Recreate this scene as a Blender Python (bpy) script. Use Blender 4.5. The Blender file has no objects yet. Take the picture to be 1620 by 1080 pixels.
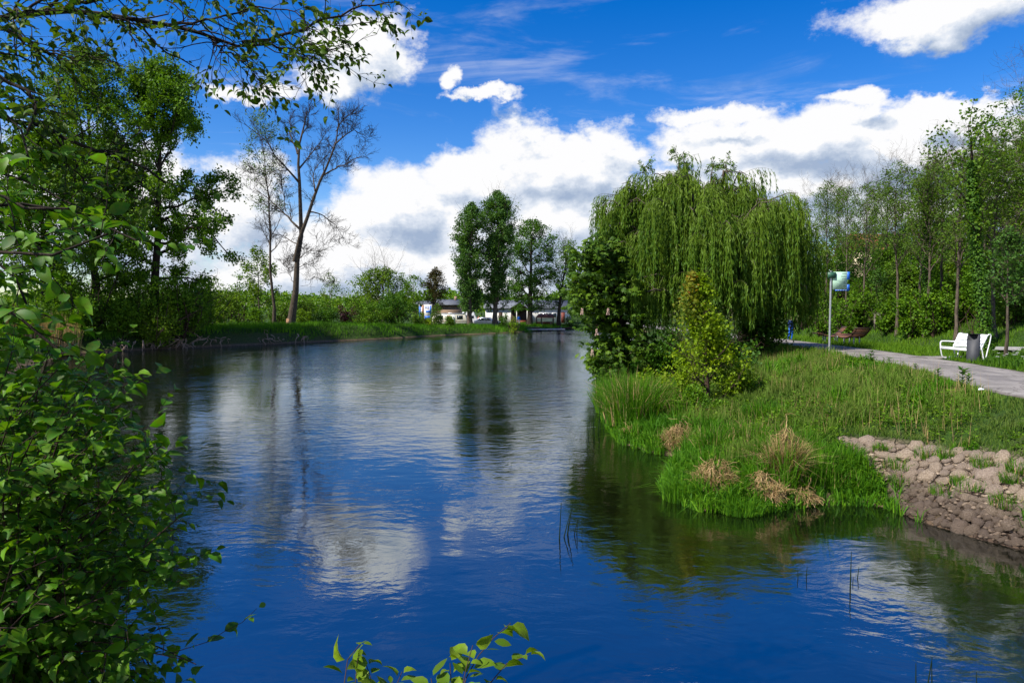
import bpy, math, random
import numpy as np
from mathutils import Vector, Matrix, Quaternion
R = math.radians
scene = bpy.context.scene
col = scene.collection

# ------------------------------------------------------------------ camera
CAM_H = 3.9
FPX = 1080.0
TILT = math.atan(55.0 / FPX)
cam_d = bpy.data.cameras.new('camera')
cam = bpy.data.objects.new('camera', cam_d)
col.objects.link(cam)
cam.location = (0, 0, CAM_H)
cam.rotation_euler = (R(90) - TILT, 0, 0)
cam_d.sensor_width = 36.0
cam_d.lens = 24.0
cam_d.clip_start = 0.05
cam_d.clip_end = 9000
scene.camera = cam

# ------------------------------------------------------------------ light
SUN_EL, SUN_AZ = R(50), math.atan2(-0.86, -0.50)        # azimuth from +Y towards +X
to_sun = Vector((math.sin(SUN_AZ) * math.cos(SUN_EL), math.cos(SUN_AZ) * math.cos(SUN_EL), math.sin(SUN_EL)))
sun_d = bpy.data.lights.new('sun', 'SUN')
sun_d.energy = 5.0
sun_d.angle = R(0.5)
sun_d.color = (1.0, 0.95, 0.86)
sun = bpy.data.objects.new('sun', sun_d)
col.objects.link(sun)
sun.rotation_euler = to_sun.to_track_quat('Z', 'Y').to_euler()
scene.view_settings.view_transform = 'Standard'
scene.view_settings.look = 'None'
scene.view_settings.exposure = 0.58
scene.view_settings.gamma = 1.0

# ------------------------------------------------------------------ node helpers
class NT:
    """small expression helper over a node tree"""
    def __init__(s, tree): s.t = tree; s.n = tree.nodes; s.l = tree.links
    def node(s, typ, **kw):
        nd = s.n.new(typ)
        for k, v in kw.items(): setattr(nd, k, v)
        return nd
    def put(s, sock, v):
        if v is None: return
        if hasattr(v, 'is_output'): s.l.new(v, sock)
        else: sock.default_value = v
    def m(s, op, a, b=None, c=None, clamp=False):
        nd = s.node('ShaderNodeMath', operation=op); nd.use_clamp = clamp
        s.put(nd.inputs[0], a); s.put(nd.inputs[1], b); s.put(nd.inputs[2], c)
        return nd.outputs[0]
    def v(s, op, a, b=None, out=0, scale=None):
        nd = s.node('ShaderNodeVectorMath', operation=op)
        s.put(nd.inputs[0], a); s.put(nd.inputs[1], b)
        if scale is not None: s.put(nd.inputs[3], scale)
        return nd.outputs[out]
    def comb(s, x, y, z):
        nd = s.node('ShaderNodeCombineXYZ')
        s.put(nd.inputs[0], x); s.put(nd.inputs[1], y); s.put(nd.inputs[2], z)
        return nd.outputs[0]
    def sep(s, v):
        nd = s.node('ShaderNodeSeparateXYZ'); s.put(nd.inputs[0], v)
        return nd.outputs
    def noise(s, vec, scale, detail=4, rough=0.5, dist=0.0, out='Fac'):
        nd = s.node('ShaderNodeTexNoise')
        s.put(nd.inputs['Vector'], vec); s.put(nd.inputs['Scale'], scale); s.put(nd.inputs['Detail'], detail)
        s.put(nd.inputs['Roughness'], rough); s.put(nd.inputs['Distortion'], dist)
        return nd.outputs[out]
    def vor(s, vec, scale, feature='F1', out='Distance', rnd=1.0):
        nd = s.node('ShaderNodeTexVoronoi', feature=feature)
        s.put(nd.inputs['Vector'], vec); s.put(nd.inputs['Scale'], scale); s.put(nd.inputs['Randomness'], rnd)
        return nd.outputs[out]
    def step(s, x, a, b, lo=0.0, hi=1.0, smooth=True):
        nd = s.node('ShaderNodeMapRange', interpolation_type='SMOOTHSTEP' if smooth else 'LINEAR')
        s.put(nd.inputs['Value'], x); s.put(nd.inputs['From Min'], a); s.put(nd.inputs['From Max'], b)
        s.put(nd.inputs['To Min'], lo); s.put(nd.inputs['To Max'], hi)
        return nd.outputs[0]
    def mix(s, f, a, b, blend='MIX'):
        nd = s.node('ShaderNodeMix', data_type='RGBA', blend_type=blend)
        s.put(nd.inputs[0], f)
        s.put(nd.inputs[6], a if hasattr(a, 'is_output') else tuple(a) + (1,) * (4 - len(a)))
        s.put(nd.inputs[7], b if hasattr(b, 'is_output') else tuple(b) + (1,) * (4 - len(b)))
        return nd.outputs[2]
    def ramp(s, fac, stops):
        nd = s.node('ShaderNodeValToRGB'); cr = nd.color_ramp
        s.put(nd.inputs[0], fac)
        while len(cr.elements) < len(stops): cr.elements.new(0.5)
        for e, (p, c) in zip(cr.elements, stops): e.position = p; e.color = tuple(c) + (1,)
        return nd.outputs[0]
    def bump(s, h, strength=0.5, dist=0.1, normal=None):
        nd = s.node('ShaderNodeBump'); s.put(nd.inputs['Height'], h)
        nd.inputs['Strength'].default_value = strength; nd.inputs['Distance'].default_value = dist
        if normal is not None: s.l.new(normal, nd.inputs['Normal'])
        return nd.outputs[0]

# ------------------------------------------------------------------ sky with clouds
world = bpy.data.worlds.new('World'); scene.world = world; world.use_nodes = True
W = NT(world.node_tree); W.n.clear()
cloud_mode = True

def px_azel(px, py):
    f = Vector((0, math.cos(TILT), -math.sin(TILT))); u = Vector((0, math.sin(TILT), math.cos(TILT)))
    d = (f + Vector((1, 0, 0)) * ((px - 810) / FPX) + u * ((540 - py) / FPX)).normalized()
    return math.atan2(d.x, d.y), math.asin(d.z)

# cloud lumps of the photographed sky: pixel centre, half sizes, weight
LUMPS = [(868, 268, 108, 60, 1.0), (765, 296, 80, 54, .95), (935, 262, 52, 44, .9), (630, 335, 80, 62, .95), (560, 425, 190, 66, .95), (850, 372, 180, 84, 1.0),
         (700, 445, 300, 46, .9), (1130, 258, 64, 26, .9), (1290, 228, 180, 40, 1.0), (1440, 238, 120, 50, 1.0), (1160, 190, 80, 14, .7), (1230, 292, 190, 26, .9), (1420, 325, 260, 46, .9),
         (1495, 174, 78, 18, .95), (1560, 192, 60, 16, .8), (1490, 12, 100, 32, .62), (1345, 165, 50, 12, .65), (1660, 225, 90, 40, .8),
         (578, 84, 66, 46, .95), (512, 128, 46, 26, .85), (430, 140, 36, 12, .6), (370, 150, 36, 10, .6), (704, 126, 15, 15, .7), (755, 158, 44, 6, .58),
         (390, 335, 60, 60, .8), (130, 350, 190, 80, .7)]

def make_density_group():
    g = bpy.data.node_groups.new('cloud_density', 'ShaderNodeTree')
    g.interface.new_socket('Vector', in_out='INPUT', socket_type='NodeSocketVector')
    g.interface.new_socket('Density', in_out='OUTPUT', socket_type='NodeSocketFloat')
    N = NT(g)
    gi = N.node('NodeGroupInput'); go = N.node('NodeGroupOutput')
    d = N.v('NORMALIZE', gi.outputs[0])
    # turbulence pushes the outline about
    n1 = N.noise(N.v('MULTIPLY', d, (1, 1, 1.5)), 5.0, 6, 0.55, out='Color')
    n2 = N.noise(N.v('MULTIPLY', d, (1, 1, 1.3)), 22.0, 5, 0.6, out='Color')
    w1 = N.v('SCALE', N.v('SUBTRACT', n1, (0.5, 0.5, 0.5)), scale=0.085)
    w2 = N.v('SCALE', N.v('SUBTRACT', n2, (0.5, 0.5, 0.5)), scale=0.05)
    dd = N.v('ADD', N.v('ADD', d, w1), w2)
    x, y, z = N.sep(dd)
    az = N.m('ARCTAN2', x, y)
    el = N.m('ARCSINE', N.m('MAXIMUM', N.m('MINIMUM', z, 0.999), -0.999))
    ae = N.comb(az, el, 0.0)
    acc = None
    for (px, py, rx, ry, wt) in LUMPS:
        a, e = px_azel(px, py)
        q = N.v('MULTIPLY', N.v('SUBTRACT', ae, (a, e, 0)), (FPX / rx * 0.85, FPX / ry * 0.92, 0))
        l = N.v('LENGTH', q, out=1)
        val = N.m('MULTIPLY', N.m('SUBTRACT', 1.22, l), wt * 1.5)
        acc = val if acc is None else N.m('SMOOTH_MAX', acc, val, 0.12)
    # cloud field over the rest of the sky (outside the photographed part)
    fld = N.noise(N.v('MULTIPLY', d, (1, 1, 2.2)), 2.6, 5, 0.55)
    xo, yo, zo = N.sep(d)
    low = N.step(zo, 0.0, 0.75, 0.16, -0.05)
    fld = N.m('MULTIPLY', N.m('SUBTRACT', N.m('ADD', fld, low), 0.56), 5.0)
    # the field is weaker inside the part of the sky whose clouds are placed one by one
    infr = N.m('MULTIPLY', N.step(yo, 0.72, 0.84), N.step(zo, 0.52, 0.44))
    fld = N.m('SUBTRACT', fld, N.m('MULTIPLY', infr, 3.0))
    acc = N.m('MAXIMUM', acc, fld)
    fine = N.noise(N.v('MULTIPLY', d, (1, 1, 1.5)), 15.0, 8, 0.66)
    mid = N.noise(N.v('MULTIPLY', d, (1, 1, 1.3)), 7.0, 4, 0.5)
    acc = N.m('ADD', acc, N.m('MULTIPLY', N.m('SUBTRACT', fine, 0.5), 2.2))
    acc = N.m('ADD', acc, N.m('MULTIPLY', N.m('SUBTRACT', mid, 0.5), 1.3))
    N.l.new(acc, go.inputs[0])
    return g

tc = W.node('ShaderNodeTexCoord')
dirv = W.v('NORMALIZE', tc.outputs['Generated'])
sky = W.node('ShaderNodeTexSky', sky_type='NISHITA')
sky.sun_disc = False
sky.sun_elevation = SUN_EL; sky.sun_rotation = SUN_AZ
sky.air_density = 1.0; sky.dust_density = 0.4; sky.ozone_density = 2.5; sky.altitude = 100
grp = make_density_group()
def dens(v):
    nd = W.node('ShaderNodeGroup'); nd.node_tree = grp
    W.put(nd.inputs[0], v); return nd.outputs[0]
d0 = dens(dirv)
d1 = dens(W.v('ADD', dirv, (-0.018, 0.0, 0.034)))
softn = W.noise(dirv, 4.0, 2)
cover = W.step(d0, -0.12, W.m('ADD', 0.18, W.m('MULTIPLY', softn, 0.75)))
lit = W.m('SUBTRACT', d0, d1)
body = W.step(d0, 0.3, 2.0)
_, _, zz = W.sep(dirv)
# thin high veils, drawn out sideways
veil = W.noise(W.v('MULTIPLY', dirv, (1.0, 1.0, 5.0)), 3.6, 7, 0.62, 0.6)
veil = W.m('MULTIPLY', W.step(veil, 0.50, 0.78), W.step(zz, 0.50, 0.12, 0.15, 0.62))
cover = W.m('MAXIMUM', cover, veil)
lightn = W.m('ADD', W.m('MULTIPLY', lit, 0.75), W.m('SUBTRACT', 0.88, W.m('MULTIPLY', body, 0.34)))
lowgrey = W.noise(W.v('MULTIPLY', dirv, (1, 1, 3.0)), 6.0, 4, 0.55)
lightn = W.m('ADD', lightn, W.m('MULTIPLY', W.m('SUBTRACT', lowgrey, 0.5), 1.1))
lightn = W.step(lightn, 0.2, 1.0, smooth=False)
ccol = W.ramp(lightn, [(0.0, (1.9, 2.4, 3.3)), (0.35, (2.6, 3.05, 3.8)), (0.72, (3.9, 4.2, 4.7)), (1.0, (5.1, 5.1, 5.15))])
# deepen the clear blue as the polarised photograph shows it
hsv = W.node('ShaderNodeHueSaturation'); hsv.inputs['Saturation'].default_value = 1.5; hsv.inputs['Value'].default_value = 0.88
hsv.inputs['Hue'].default_value = 0.516
W.l.new(sky.outputs[0], hsv.inputs['Color'])
skyc = hsv.outputs[0]
final = W.mix(W.m('MULTIPLY', cover, W.step(zz, -0.02, 0.03)), skyc, ccol)
bg = W.node('ShaderNodeBackground'); W.l.new(final, bg.inputs[0]); bg.inputs[1].default_value = 0.13
wo = W.node('ShaderNodeOutputWorld'); W.l.new(bg.outputs[0], wo.inputs[0])
world.cycles.sampling_method = 'MANUAL'; world.cycles.sample_map_resolution = 512

# ------------------------------------------------------------------ object helpers
def tag(o, label=None, cat=None, group=None, kind=None):
    if label: o['label'] = label
    if cat: o['category'] = cat
    if group: o['group'] = group
    if kind: o['kind'] = kind
    return o
def empty(name, loc=(0, 0, 0), rz=0.0, label=None, cat=None, group=None, scale=1.0):
    o = bpy.data.objects.new(name, None); col.objects.link(o)
    o.location = loc; o.rotation_euler = (0, 0, rz); o.scale = (scale,) * 3
    o.empty_display_size = 0.3
    return tag(o, label, cat, group)
def mesh_from(name, V, F, mat, smooth=False, rnd=None, tip=None):
    """fast mesh from numpy arrays; F is (m,3) or (m,4), or a list of such arrays"""
    me = bpy.data.meshes.new(name)
    V = np.asarray(V, dtype=np.float32)
    Fs = F if isinstance(F, list) else [F]
    Fs = [np.asarray(f, dtype=np.int32) for f in Fs if len(f)]
    me.vertices.add(len(V)); me.vertices.foreach_set('co', V.ravel())
    nl = sum(f.size for f in Fs); npoly = sum(len(f) for f in Fs)
    me.loops.add(nl); me.polygons.add(npoly)
    me.loops.foreach_set('vertex_index', np.concatenate([f.ravel() for f in Fs]))
    tot = np.concatenate([np.full(len(f), f.shape[1], dtype=np.int32) for f in Fs])
    st = np.concatenate([[0], np.cumsum(tot)[:-1]]).astype(np.int32)
    me.polygons.foreach_set('loop_start', st)
    me.update(calc_edges=True)
    if smooth: me.polygons.foreach_set('use_smooth', np.ones(npoly, dtype=bool))
    if rnd is not None:
        a = me.attributes.new('rnd', 'FLOAT', 'POINT'); a.data.foreach_set('value', np.asarray(rnd, dtype=np.float32))
    if tip is not None:
        a = me.attributes.new('tip', 'FLOAT', 'POINT'); a.data.foreach_set('value', np.asarray(tip, dtype=np.float32))
    if mat: me.materials.append(mat)
    me.validate()
    return me
def link(name, me, parent=None, loc=(0, 0, 0), rot=(0, 0, 0), kind=None):
    o = bpy.data.objects.new(name, me); col.objects.link(o)
    o.location = loc; o.rotation_euler = rot
    if parent: o.parent = parent
    if kind: o['kind'] = kind
    return o

class MB:
    """collects boxes, bars, prisms into ONE mesh"""
    def __init__(s): s.V = []; s.F3 = []; s.F4 = []; s.n = 0; s.other = []
    def add(s, V, F4=(), F3=()):
        V = [tuple(v) for v in V]
        s.V += V
        s.F4 += [tuple(i + s.n for i in f) for f in F4]; s.F3 += [tuple(i + s.n for i in f) for f in F3]
        s.n += len(V); return s
    def box(s, x0, x1, y0, y1, z0, z1, M=None):
        vs = [Vector((x, y, z)) for z in (z0, z1) for y in (y0, y1) for x in (x0, x1)]
        if M: vs = [M @ v for v in vs]
        return s.add(vs, [(0, 2, 3, 1), (4, 5, 7, 6), (0, 1, 5, 4), (2, 6, 7, 3), (0, 4, 6, 2), (1, 3, 7, 5)])
    def bar(s, a, b, w, h=None, sides=4, w2=None):
        a = Vector(a); b = Vector(b); h = h or w; w2 = w if w2 is None else w2
        t = (b - a).normalized(); ref = Vector((0, 0, 1)) if abs(t.z) < 0.9 else Vector((0, 1, 0))
        n = t.cross(ref).normalized(); m = n.cross(t)
        vs = []
        for p, ww in ((a, w), (b, w2)):
            for k in range(sides):
                an = 2 * math.pi * (k + 0.5) / sides
                sc = 1 / math.cos(math.pi / sides) if sides == 4 else 1
                vs.append(p + n * math.cos(an) * ww / 2 * sc + m * math.sin(an) * (h * ww / w) / 2 * sc)
        f4 = [(k, (k + 1) % sides, sides + (k + 1) % sides, sides + k) for k in range(sides)]
        s.add(vs, f4)
        n0 = s.n - 2 * sides
        for base, rev in ((n0, True), (n0 + sides, False)):
            for k in range(1, sides - 1):
                f = (base, base + k, base + k + 1)
                s.F3.append(f[::-1] if rev else f)
        return s
    def poly(s, pts, w=0.04, sides=6):
        for a, b in zip(pts[:-1], pts[1:]): s.bar(a, b, w, sides=sides)
        return s
    def sweep(s, pts, rad, sides=8, closed=False):
        P = np.array([list(p) for p in pts])[None]; V, F = tubes(P, np.full((1, len(pts)), rad), sides)
        return s.add(V, F)
    def build(s, name, mat, parent=None, loc=(0, 0, 0), rot=(0, 0, 0), smooth=False, bevel=0.0):
        F = []
        if s.F4: F.append(np.array(s.F4))
        if s.F3: F.append(np.array(s.F3))
        me = mesh_from(name, np.array(s.V), F, mat, smooth)
        o = link(name, me, parent, loc, rot)
        if bevel:
            b = o.modifiers.new('bevel', 'BEVEL'); b.width = bevel; b.segments = 2; b.limit_method = 'ANGLE'
        return o

# ------------------------------------------------------------------ pixel <-> world
def ray(px, py):
    f = Vector((0, math.cos(TILT), -math.sin(TILT))); u = Vector((0, math.sin(TILT), math.cos(TILT)))
    return f + Vector((1, 0, 0)) * ((px - 810) / FPX) + u * ((540 - py) / FPX)
def at(px, py, Y):
    d = ray(px, py); return Vector((0, 0, CAM_H)) + d * (Y / d.y)
def gnd(px, py, z=0.0):
    d = ray(px, py); return Vector((0, 0, CAM_H)) + d * ((z - CAM_H) / d.z)

# ------------------------------------------------------------------ materials
def material(name):
    m = bpy.data.materials.new(name); m.use_nodes = True
    N = NT(m.node_tree); N.n.clear()
    N.out = N.node('ShaderNodeOutputMaterial')
    return m, N
def principled(N, base, rough=0.7, spec=0.4, metal=0.0, normal=None, **kw):
    p = N.node('ShaderNodeBsdfPrincipled')
    N.put(p.inputs['Base Color'], base if hasattr(base, 'is_output') else tuple(base) + (1,))
    N.put(p.inputs['Roughness'], rough); N.put(p.inputs['Specular IOR Level'], spec); N.put(p.inputs['Metallic'], metal)
    if normal is not None: N.l.new(normal, p.inputs['Normal'])
    for k, v in kw.items(): N.put(p.inputs[k], v)
    return p.outputs[0]
def surf(N, s): N.l.new(s, N.out.inputs['Surface'])
def objco(N): return N.node('ShaderNodeTexCoord').outputs['Object']
def pos(N): return N.node('ShaderNodeNewGeometry').outputs['Position']
def attr(N, n): return N.node('ShaderNodeAttribute', attribute_name=n).outputs['Fac']

def plain(name, c, rough=0.6, spec=0.4, metal=0.0, var=0.18, scale=6.0, bump=0.0, c2=None):
    m, N = material(name); co = objco(N)
    n = N.noise(co, scale, 6, 0.6)
    a = [x * (1 - var) for x in c]; b = c2 or [min(1, x * (1 + var)) for x in c]
    base = N.mix(N.step(n, 0.3, 0.7), a, b)
    nr = N.bump(N.noise(co, scale * 5, 4), 0.6, bump) if bump else None
    surf(N, principled(N, base, rough, spec, metal, nr)); return m

def leafmat(name, stops, trans=0.32, rough=0.5, spec=0.35, tipcol=None, patch=None, tint=None):
    """stops: colour by each leaf's own random value"""
    m, N = material(name)
    r = attr(N, 'rnd')
    c = N.ramp(r, [(i / max(1, len(stops) - 1), s) for i, s in enumerate(stops)])
    if patch:
        n = N.noise(pos(N), patch[0], 3, 0.5)
        c = N.mix(N.m('MULTIPLY', N.step(n, 0.38, 0.62), patch[2] if len(patch) > 2 else 0.6), c, patch[1])
    if tipcol:
        c = N.mix(N.m('MULTIPLY', attr(N, 'tip'), tipcol[1]), c, tipcol[0])
    p = principled(N, c, rough + .08, spec * .55)
    tr = N.node('ShaderNodeBsdfTranslucent')
    tcl = N.mix(1.0, c, (1.5, 1.45, 0.45), 'MULTIPLY')
    N.l.new(tcl, tr.inputs[0])
    mx = N.node('ShaderNodeMixShader'); mx.inputs[0].default_value = trans
    N.l.new(p, mx.inputs[1]); N.l.new(tr.outputs[0], mx.inputs[2])
    surf(N, mx.outputs[0]); return m

def barkmat(name, a, b, scale=3.0, bump=0.03, moss=None):
    m, N = material(name); co = objco(N)
    st = N.v('MULTIPLY', co, (1, 1, 0.22))
    n = N.noise(st, scale * 4, 8, 0.7); n2 = N.noise(co, scale * 0.7, 4)
    c = N.mix(N.step(n, 0.35, 0.65), a, b)
    if moss: c = N.mix(N.m('MULTIPLY', N.step(n2, 0.45, 0.62), 0.7), c, moss)
    surf(N, principled(N, c, 0.9, 0.15, normal=N.bump(n, 1.0, bump))); return m

M = {}
M['bark'] = barkmat('bark', (0.035, 0.027, 0.02), (0.12, 0.095, 0.07))
M['bark_dark'] = barkmat('bark_dark', (0.016, 0.012, 0.01), (0.055, 0.042, 0.03))
M['bark_pale'] = barkmat('bark_pale', (0.09, 0.065, 0.045), (0.24, 0.18, 0.125))
M['bark_brown'] = barkmat('bark_brown', (0.048, 0.037, 0.028), (0.15, 0.118, 0.088))
M['twig'] = plain('twig', (0.05, 0.03, 0.022), 0.8, 0.2)
M['bare_wood'] = plain('bare_wood', (0.42, 0.24, 0.14), 0.85, 0.2, var=0.3)
M['root'] = barkmat('root', (0.16, 0.11, 0.075), (0.42, 0.30, 0.21), 4)
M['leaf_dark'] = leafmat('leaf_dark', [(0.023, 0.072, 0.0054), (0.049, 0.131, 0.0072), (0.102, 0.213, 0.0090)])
M['leaf_mid'] = leafmat('leaf_mid', [(0.041, 0.104, 0.0050), (0.084, 0.187, 0.0063), (0.160, 0.274, 0.0087)])
M['leaf_light'] = leafmat('leaf_light', [(0.062, 0.132, 0.0054), (0.116, 0.208, 0.0077), (0.184, 0.283, 0.0120)])
M['leaf_yellow'] = leafmat('leaf_yellow', [(0.105, 0.182, 0.0055), (0.175, 0.278, 0.0068), (0.280, 0.364, 0.0103)], 0.4)
M['leaf_olive'] = leafmat('leaf_olive', [(0.045, 0.103, 0.0084), (0.083, 0.164, 0.0118), (0.136, 0.223, 0.0185)])
M['leaf_rust'] = leafmat('leaf_rust', [(0.035, 0.030, 0.012), (0.07, 0.055, 0.018), (0.06, 0.085, 0.02)])
M['leaf_purple'] = leafmat('leaf_purple', [(0.018, 0.006, 0.010), (0.05, 0.012, 0.02), (0.07, 0.02, 0.03)], 0.25)
M['leaf_blue'] = leafmat('leaf_blue', [(0.032, 0.095, 0.0151), (0.064, 0.147, 0.0227), (0.108, 0.207, 0.0284)])
M['leaf_maple_top'] = leafmat('leaf_maple_top', [(0.099, 0.149, 0.0150), (0.209, 0.230, 0.0200), (0.352, 0.127, 0.0300)], 0.4)
M['leaf_willow'] = leafmat('leaf_willow', [(0.035, 0.092, 0.0059), (0.073, 0.153, 0.0082), (0.141, 0.230, 0.0135)], 0.30, tipcol=((0.20, 0.25, 0.03), 0.35))
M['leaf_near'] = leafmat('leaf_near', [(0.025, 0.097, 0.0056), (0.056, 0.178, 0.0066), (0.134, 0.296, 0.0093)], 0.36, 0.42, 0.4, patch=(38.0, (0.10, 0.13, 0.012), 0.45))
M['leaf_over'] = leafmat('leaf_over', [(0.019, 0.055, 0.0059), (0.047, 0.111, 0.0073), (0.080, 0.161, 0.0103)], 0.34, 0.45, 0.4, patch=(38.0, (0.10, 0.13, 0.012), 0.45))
M['leaf_sprig'] = leafmat('leaf_sprig', [(0.06, 0.15, 0.008), (0.13, 0.24, 0.010), (0.20, 0.30, 0.012)], 0.4, 0.42, 0.4, patch=(38.0, (0.10, 0.13, 0.012), 0.45))
M['leaf_chestnut'] = leafmat('leaf_chestnut', [(0.020, 0.054, 0.0035), (0.046, 0.103, 0.0047), (0.099, 0.175, 0.0070)], 0.25)
M['grass'] = leafmat('grass', [(0.027, 0.103, 0.0043), (0.050, 0.157, 0.0054), (0.085, 0.206, 0.0076)], 0.3, 0.6, 0.2,
                     tipcol=((0.30, 0.32, 0.08), 0.5), patch=(0.55, (0.03, 0.085, 0.008), 0.7))
M['grass_lush'] = leafmat('grass_lush', [(0.032, 0.109, 0.0050), (0.063, 0.185, 0.0063), (0.127, 0.271, 0.0089)], 0.35, 0.5, 0.3)
M['grass_far'] = leafmat('grass_far', [(0.049, 0.162, 0.0069), (0.097, 0.259, 0.0086), (0.178, 0.356, 0.0121)], 0.3, 0.6, 0.2, patch=(0.25, (0.04, 0.10, 0.01), 0.8))
M['straw'] = leafmat('straw', [(0.206, 0.131, 0.0594), (0.385, 0.261, 0.1188), (0.578, 0.417, 0.2020)], 0.2, 0.8, 0.1)
M['reed_dark'] = leafmat('reed_dark', [(0.008, 0.018, 0.006), (0.015, 0.03, 0.008)], 0.1, 0.6, 0.2)
M['flower_white'] = plain('flower_white', (0.8, 0.8, 0.76), 0.6)
M['flower_candle'] = plain('flower_candle', (0.62, 0.42, 0.34), 0.7, var=0.3, scale=20)

# ------------------------------------------------------------------ ground shape
def P2(px, py, z=0.0):
    g = gnd(px, py, z); return (g.x, g.y)
RIVER_LEFT = [(24, -16), (12, -7), (5, 1.8), (2, 4.2), (-1, 5.0), (-3.4, 5.6), (-6, 8), (-12, 15), (-22, 27), (-31, 42), P2(95, 561), P2(160, 557), P2(250, 552), P2(340, 548),
              P2(430, 544), P2(520, 540), P2(640, 533.5), P2(700, 530), P2(760, 528), P2(820, 525), P2(905, 520.5), P2(930, 518.8), (30, 150), (64, 182)]
RIVER_RIGHT = [(80, 165), (44, 130), (24, 104), (14, 78), (9.5, 58), (6.2, 44), P2(948, 604), P2(945, 640), P2(962, 676), P2(985, 702), P2(1030, 716), P2(1068, 722),
               P2(1062, 745), P2(1050, 772), P2(1076, 795), P2(1112, 808), P2(1180, 812), P2(1235, 805), P2(1300, 796), P2(1400, 800), P2(1440, 818), P2(1500, 838), P2(1560, 855),
               P2(1625, 872), (10.6, 9.2), (16, 6.2), (28, 3), (40, -4)]
RP = np.array(RIVER_LEFT + RIVER_RIGHT, dtype=float)
NL = len(RIVER_LEFT)
PATH = np.array([(44, 2.0), (26, 6.6), (18, 9.6), (13.6, 10.7), (11.75, 13.2), (12.5, 16.5), (13.7, 20), (14.35, 24), (15.3, 29), (16.2, 34), (17.1, 41), (17.9, 48), (18.0, 60), (16.5, 80), (15, 112), (16, 135)], dtype=float)
def chaikin(p, n=2):
    for _ in range(n):
        q = np.empty((2 * len(p) - 2, 2)); q[0::2] = .75 * p[:-1] + .25 * p[1:]; q[1::2] = .25 * p[:-1] + .75 * p[1:]
        p = np.vstack([p[:1], q, p[-1:]])
    return p
PATHS = chaikin(PATH)
PW = 1.42

def seg_dist(X, Y, P, closed):
    best = np.full(X.shape, 1e18); idx = np.zeros(X.shape, int); side = np.zeros(X.shape)
    n = len(P) if closed else len(P) - 1
    for i in range(n):
        a = P[i]; b = P[(i + 1) % len(P)]; d = b - a
        t = np.clip(((X - a[0]) * d[0] + (Y - a[1]) * d[1]) / (d @ d), 0, 1)
        dx = X - a[0] - t * d[0]; dy = Y - a[1] - t * d[1]; q = dx * dx + dy * dy
        m = q < best; best[m] = q[m]; idx[m] = i
        side[m] = (d[0] * dy - d[1] * dx)[m]
    return np.sqrt(best), idx, side
def inside(X, Y, P):
    c = np.zeros(X.shape, bool)
    for i in range(len(P)):
        x1, y1 = P[i]; x2, y2 = P[(i + 1) % len(P)]
        if y1 == y2: continue
        m = ((y1 > Y) != (y2 > Y)) & (X < (x2 - x1) * (Y - y1) / (y2 - y1) + x1); c ^= m
    return c
_lat = np.random.RandomState(5).rand(256, 256)
def vnoise(X, Y, s):
    x = X * s + 1000.3; y = Y * s + 1000.7
    xi = np.floor(x).astype(int); yi = np.floor(y).astype(int); fx = x - xi; fy = y - yi
    fx = fx * fx * (3 - 2 * fx); fy = fy * fy * (3 - 2 * fy)
    g = lambda a, b: _lat[a % 256, b % 256]
    return (g(xi, yi) * (1 - fx) + g(xi + 1, yi) * fx) * (1 - fy) + (g(xi, yi + 1) * (1 - fx) + g(xi + 1, yi + 1) * fx) * fy - 0.5
def sst(x, a, b):
    t = np.clip((x - a) / (b - a), 0, 1); return t * t * (3 - 2 * t)
def zpath(Y): return np.interp(Y, [-20, 12, 24, 30, 40, 46, 60, 120], [2.1, 2.0, 1.95, 1.87, 1.70, 1.62, 1.5, 1.6])
def fields(X, Y):
    d, idx, _ = seg_dist(X, Y, RP, True)
    ins = inside(X, Y, RP); d = np.where(ins, -d, d)
    right = idx >= NL
    dp, _, side = seg_dist(X, Y, PATHS, False)
    e = dp - PW
    beyond = side < 0          # right-hand side of the path as it runs away from the camera
    return d, right, e, beyond
def height(X, Y, full=False):
    X = np.atleast_1d(np.asarray(X, float)); Y = np.atleast_1d(np.asarray(Y, float))
    d, right, e, beyond = fields(X, Y)
    zl = np.interp(Y, [-20, 5, 30, 56, 70, 85, 95, 108, 140, 400], [2.3, 2.3, 1.6, 1.3, 1.7, 1.6, 1.05, 0.7, 0.7, 1.6])
    wl = np.interp(Y, [5, 12, 40, 100, 115], [4.0, 3.0, 1.9, 1.9, 4.0])
    wl = np.where((Y > 100) & (X > 2), 6.0, wl)
    dd = np.maximum(d, 0)
    hl = zl * sst(dd, -0.5 * wl, wl) * np.minimum(1, dd / (0.25 * wl)) + 0.15 * np.minimum(1, dd) * vnoise(X, Y, 0.5)
    zp = zpath(Y); ep = np.maximum(e, 0)
    t = dd / (dd + ep + 1e-6)
    hr = zp * t ** 0.85 + (0.16 * vnoise(X, Y, 0.6) + 0.08 * vnoise(X, Y, 1.7)) * np.minimum(1, dd) * sst(ep, 0.3, 1.5)
    hr = np.maximum(hr, 0.12 * np.minimum(1, dd * 3))
    far = zp + 7.5 * (1 - np.exp(-np.maximum(0, ep - 3.2) * 0.065)) + 0.25 * vnoise(X, Y, 0.45) * sst(ep, 1, 4)
    # rise on the way from the path is gentle first, then steep
    hr = np.where(beyond | (d > 60), far, hr)
    hr = np.where(e < 0.05, zp, hr)
    # small tracks: keep the ground right along the kerb of the path even
    hr = np.where((e >= 0.05) & (e < 0.5), zp + (hr - zp) * (e - 0.05) / 0.45, hr)
    h = np.where(right, hr, hl)
    fl = sst(np.hypot(X, Y - 60), 130, 320)
    h = np.where(d > 0, h * (1 - fl) + 2.4 * fl, h)
    hw = -np.minimum(1.3, 0.06 + 0.45 * np.abs(d))
    h = np.where(d > 0, h, hw)
    if full: return h, d, right, e, beyond
    return h
def hz(x, y): return float(height([x], [y])[0])
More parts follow.
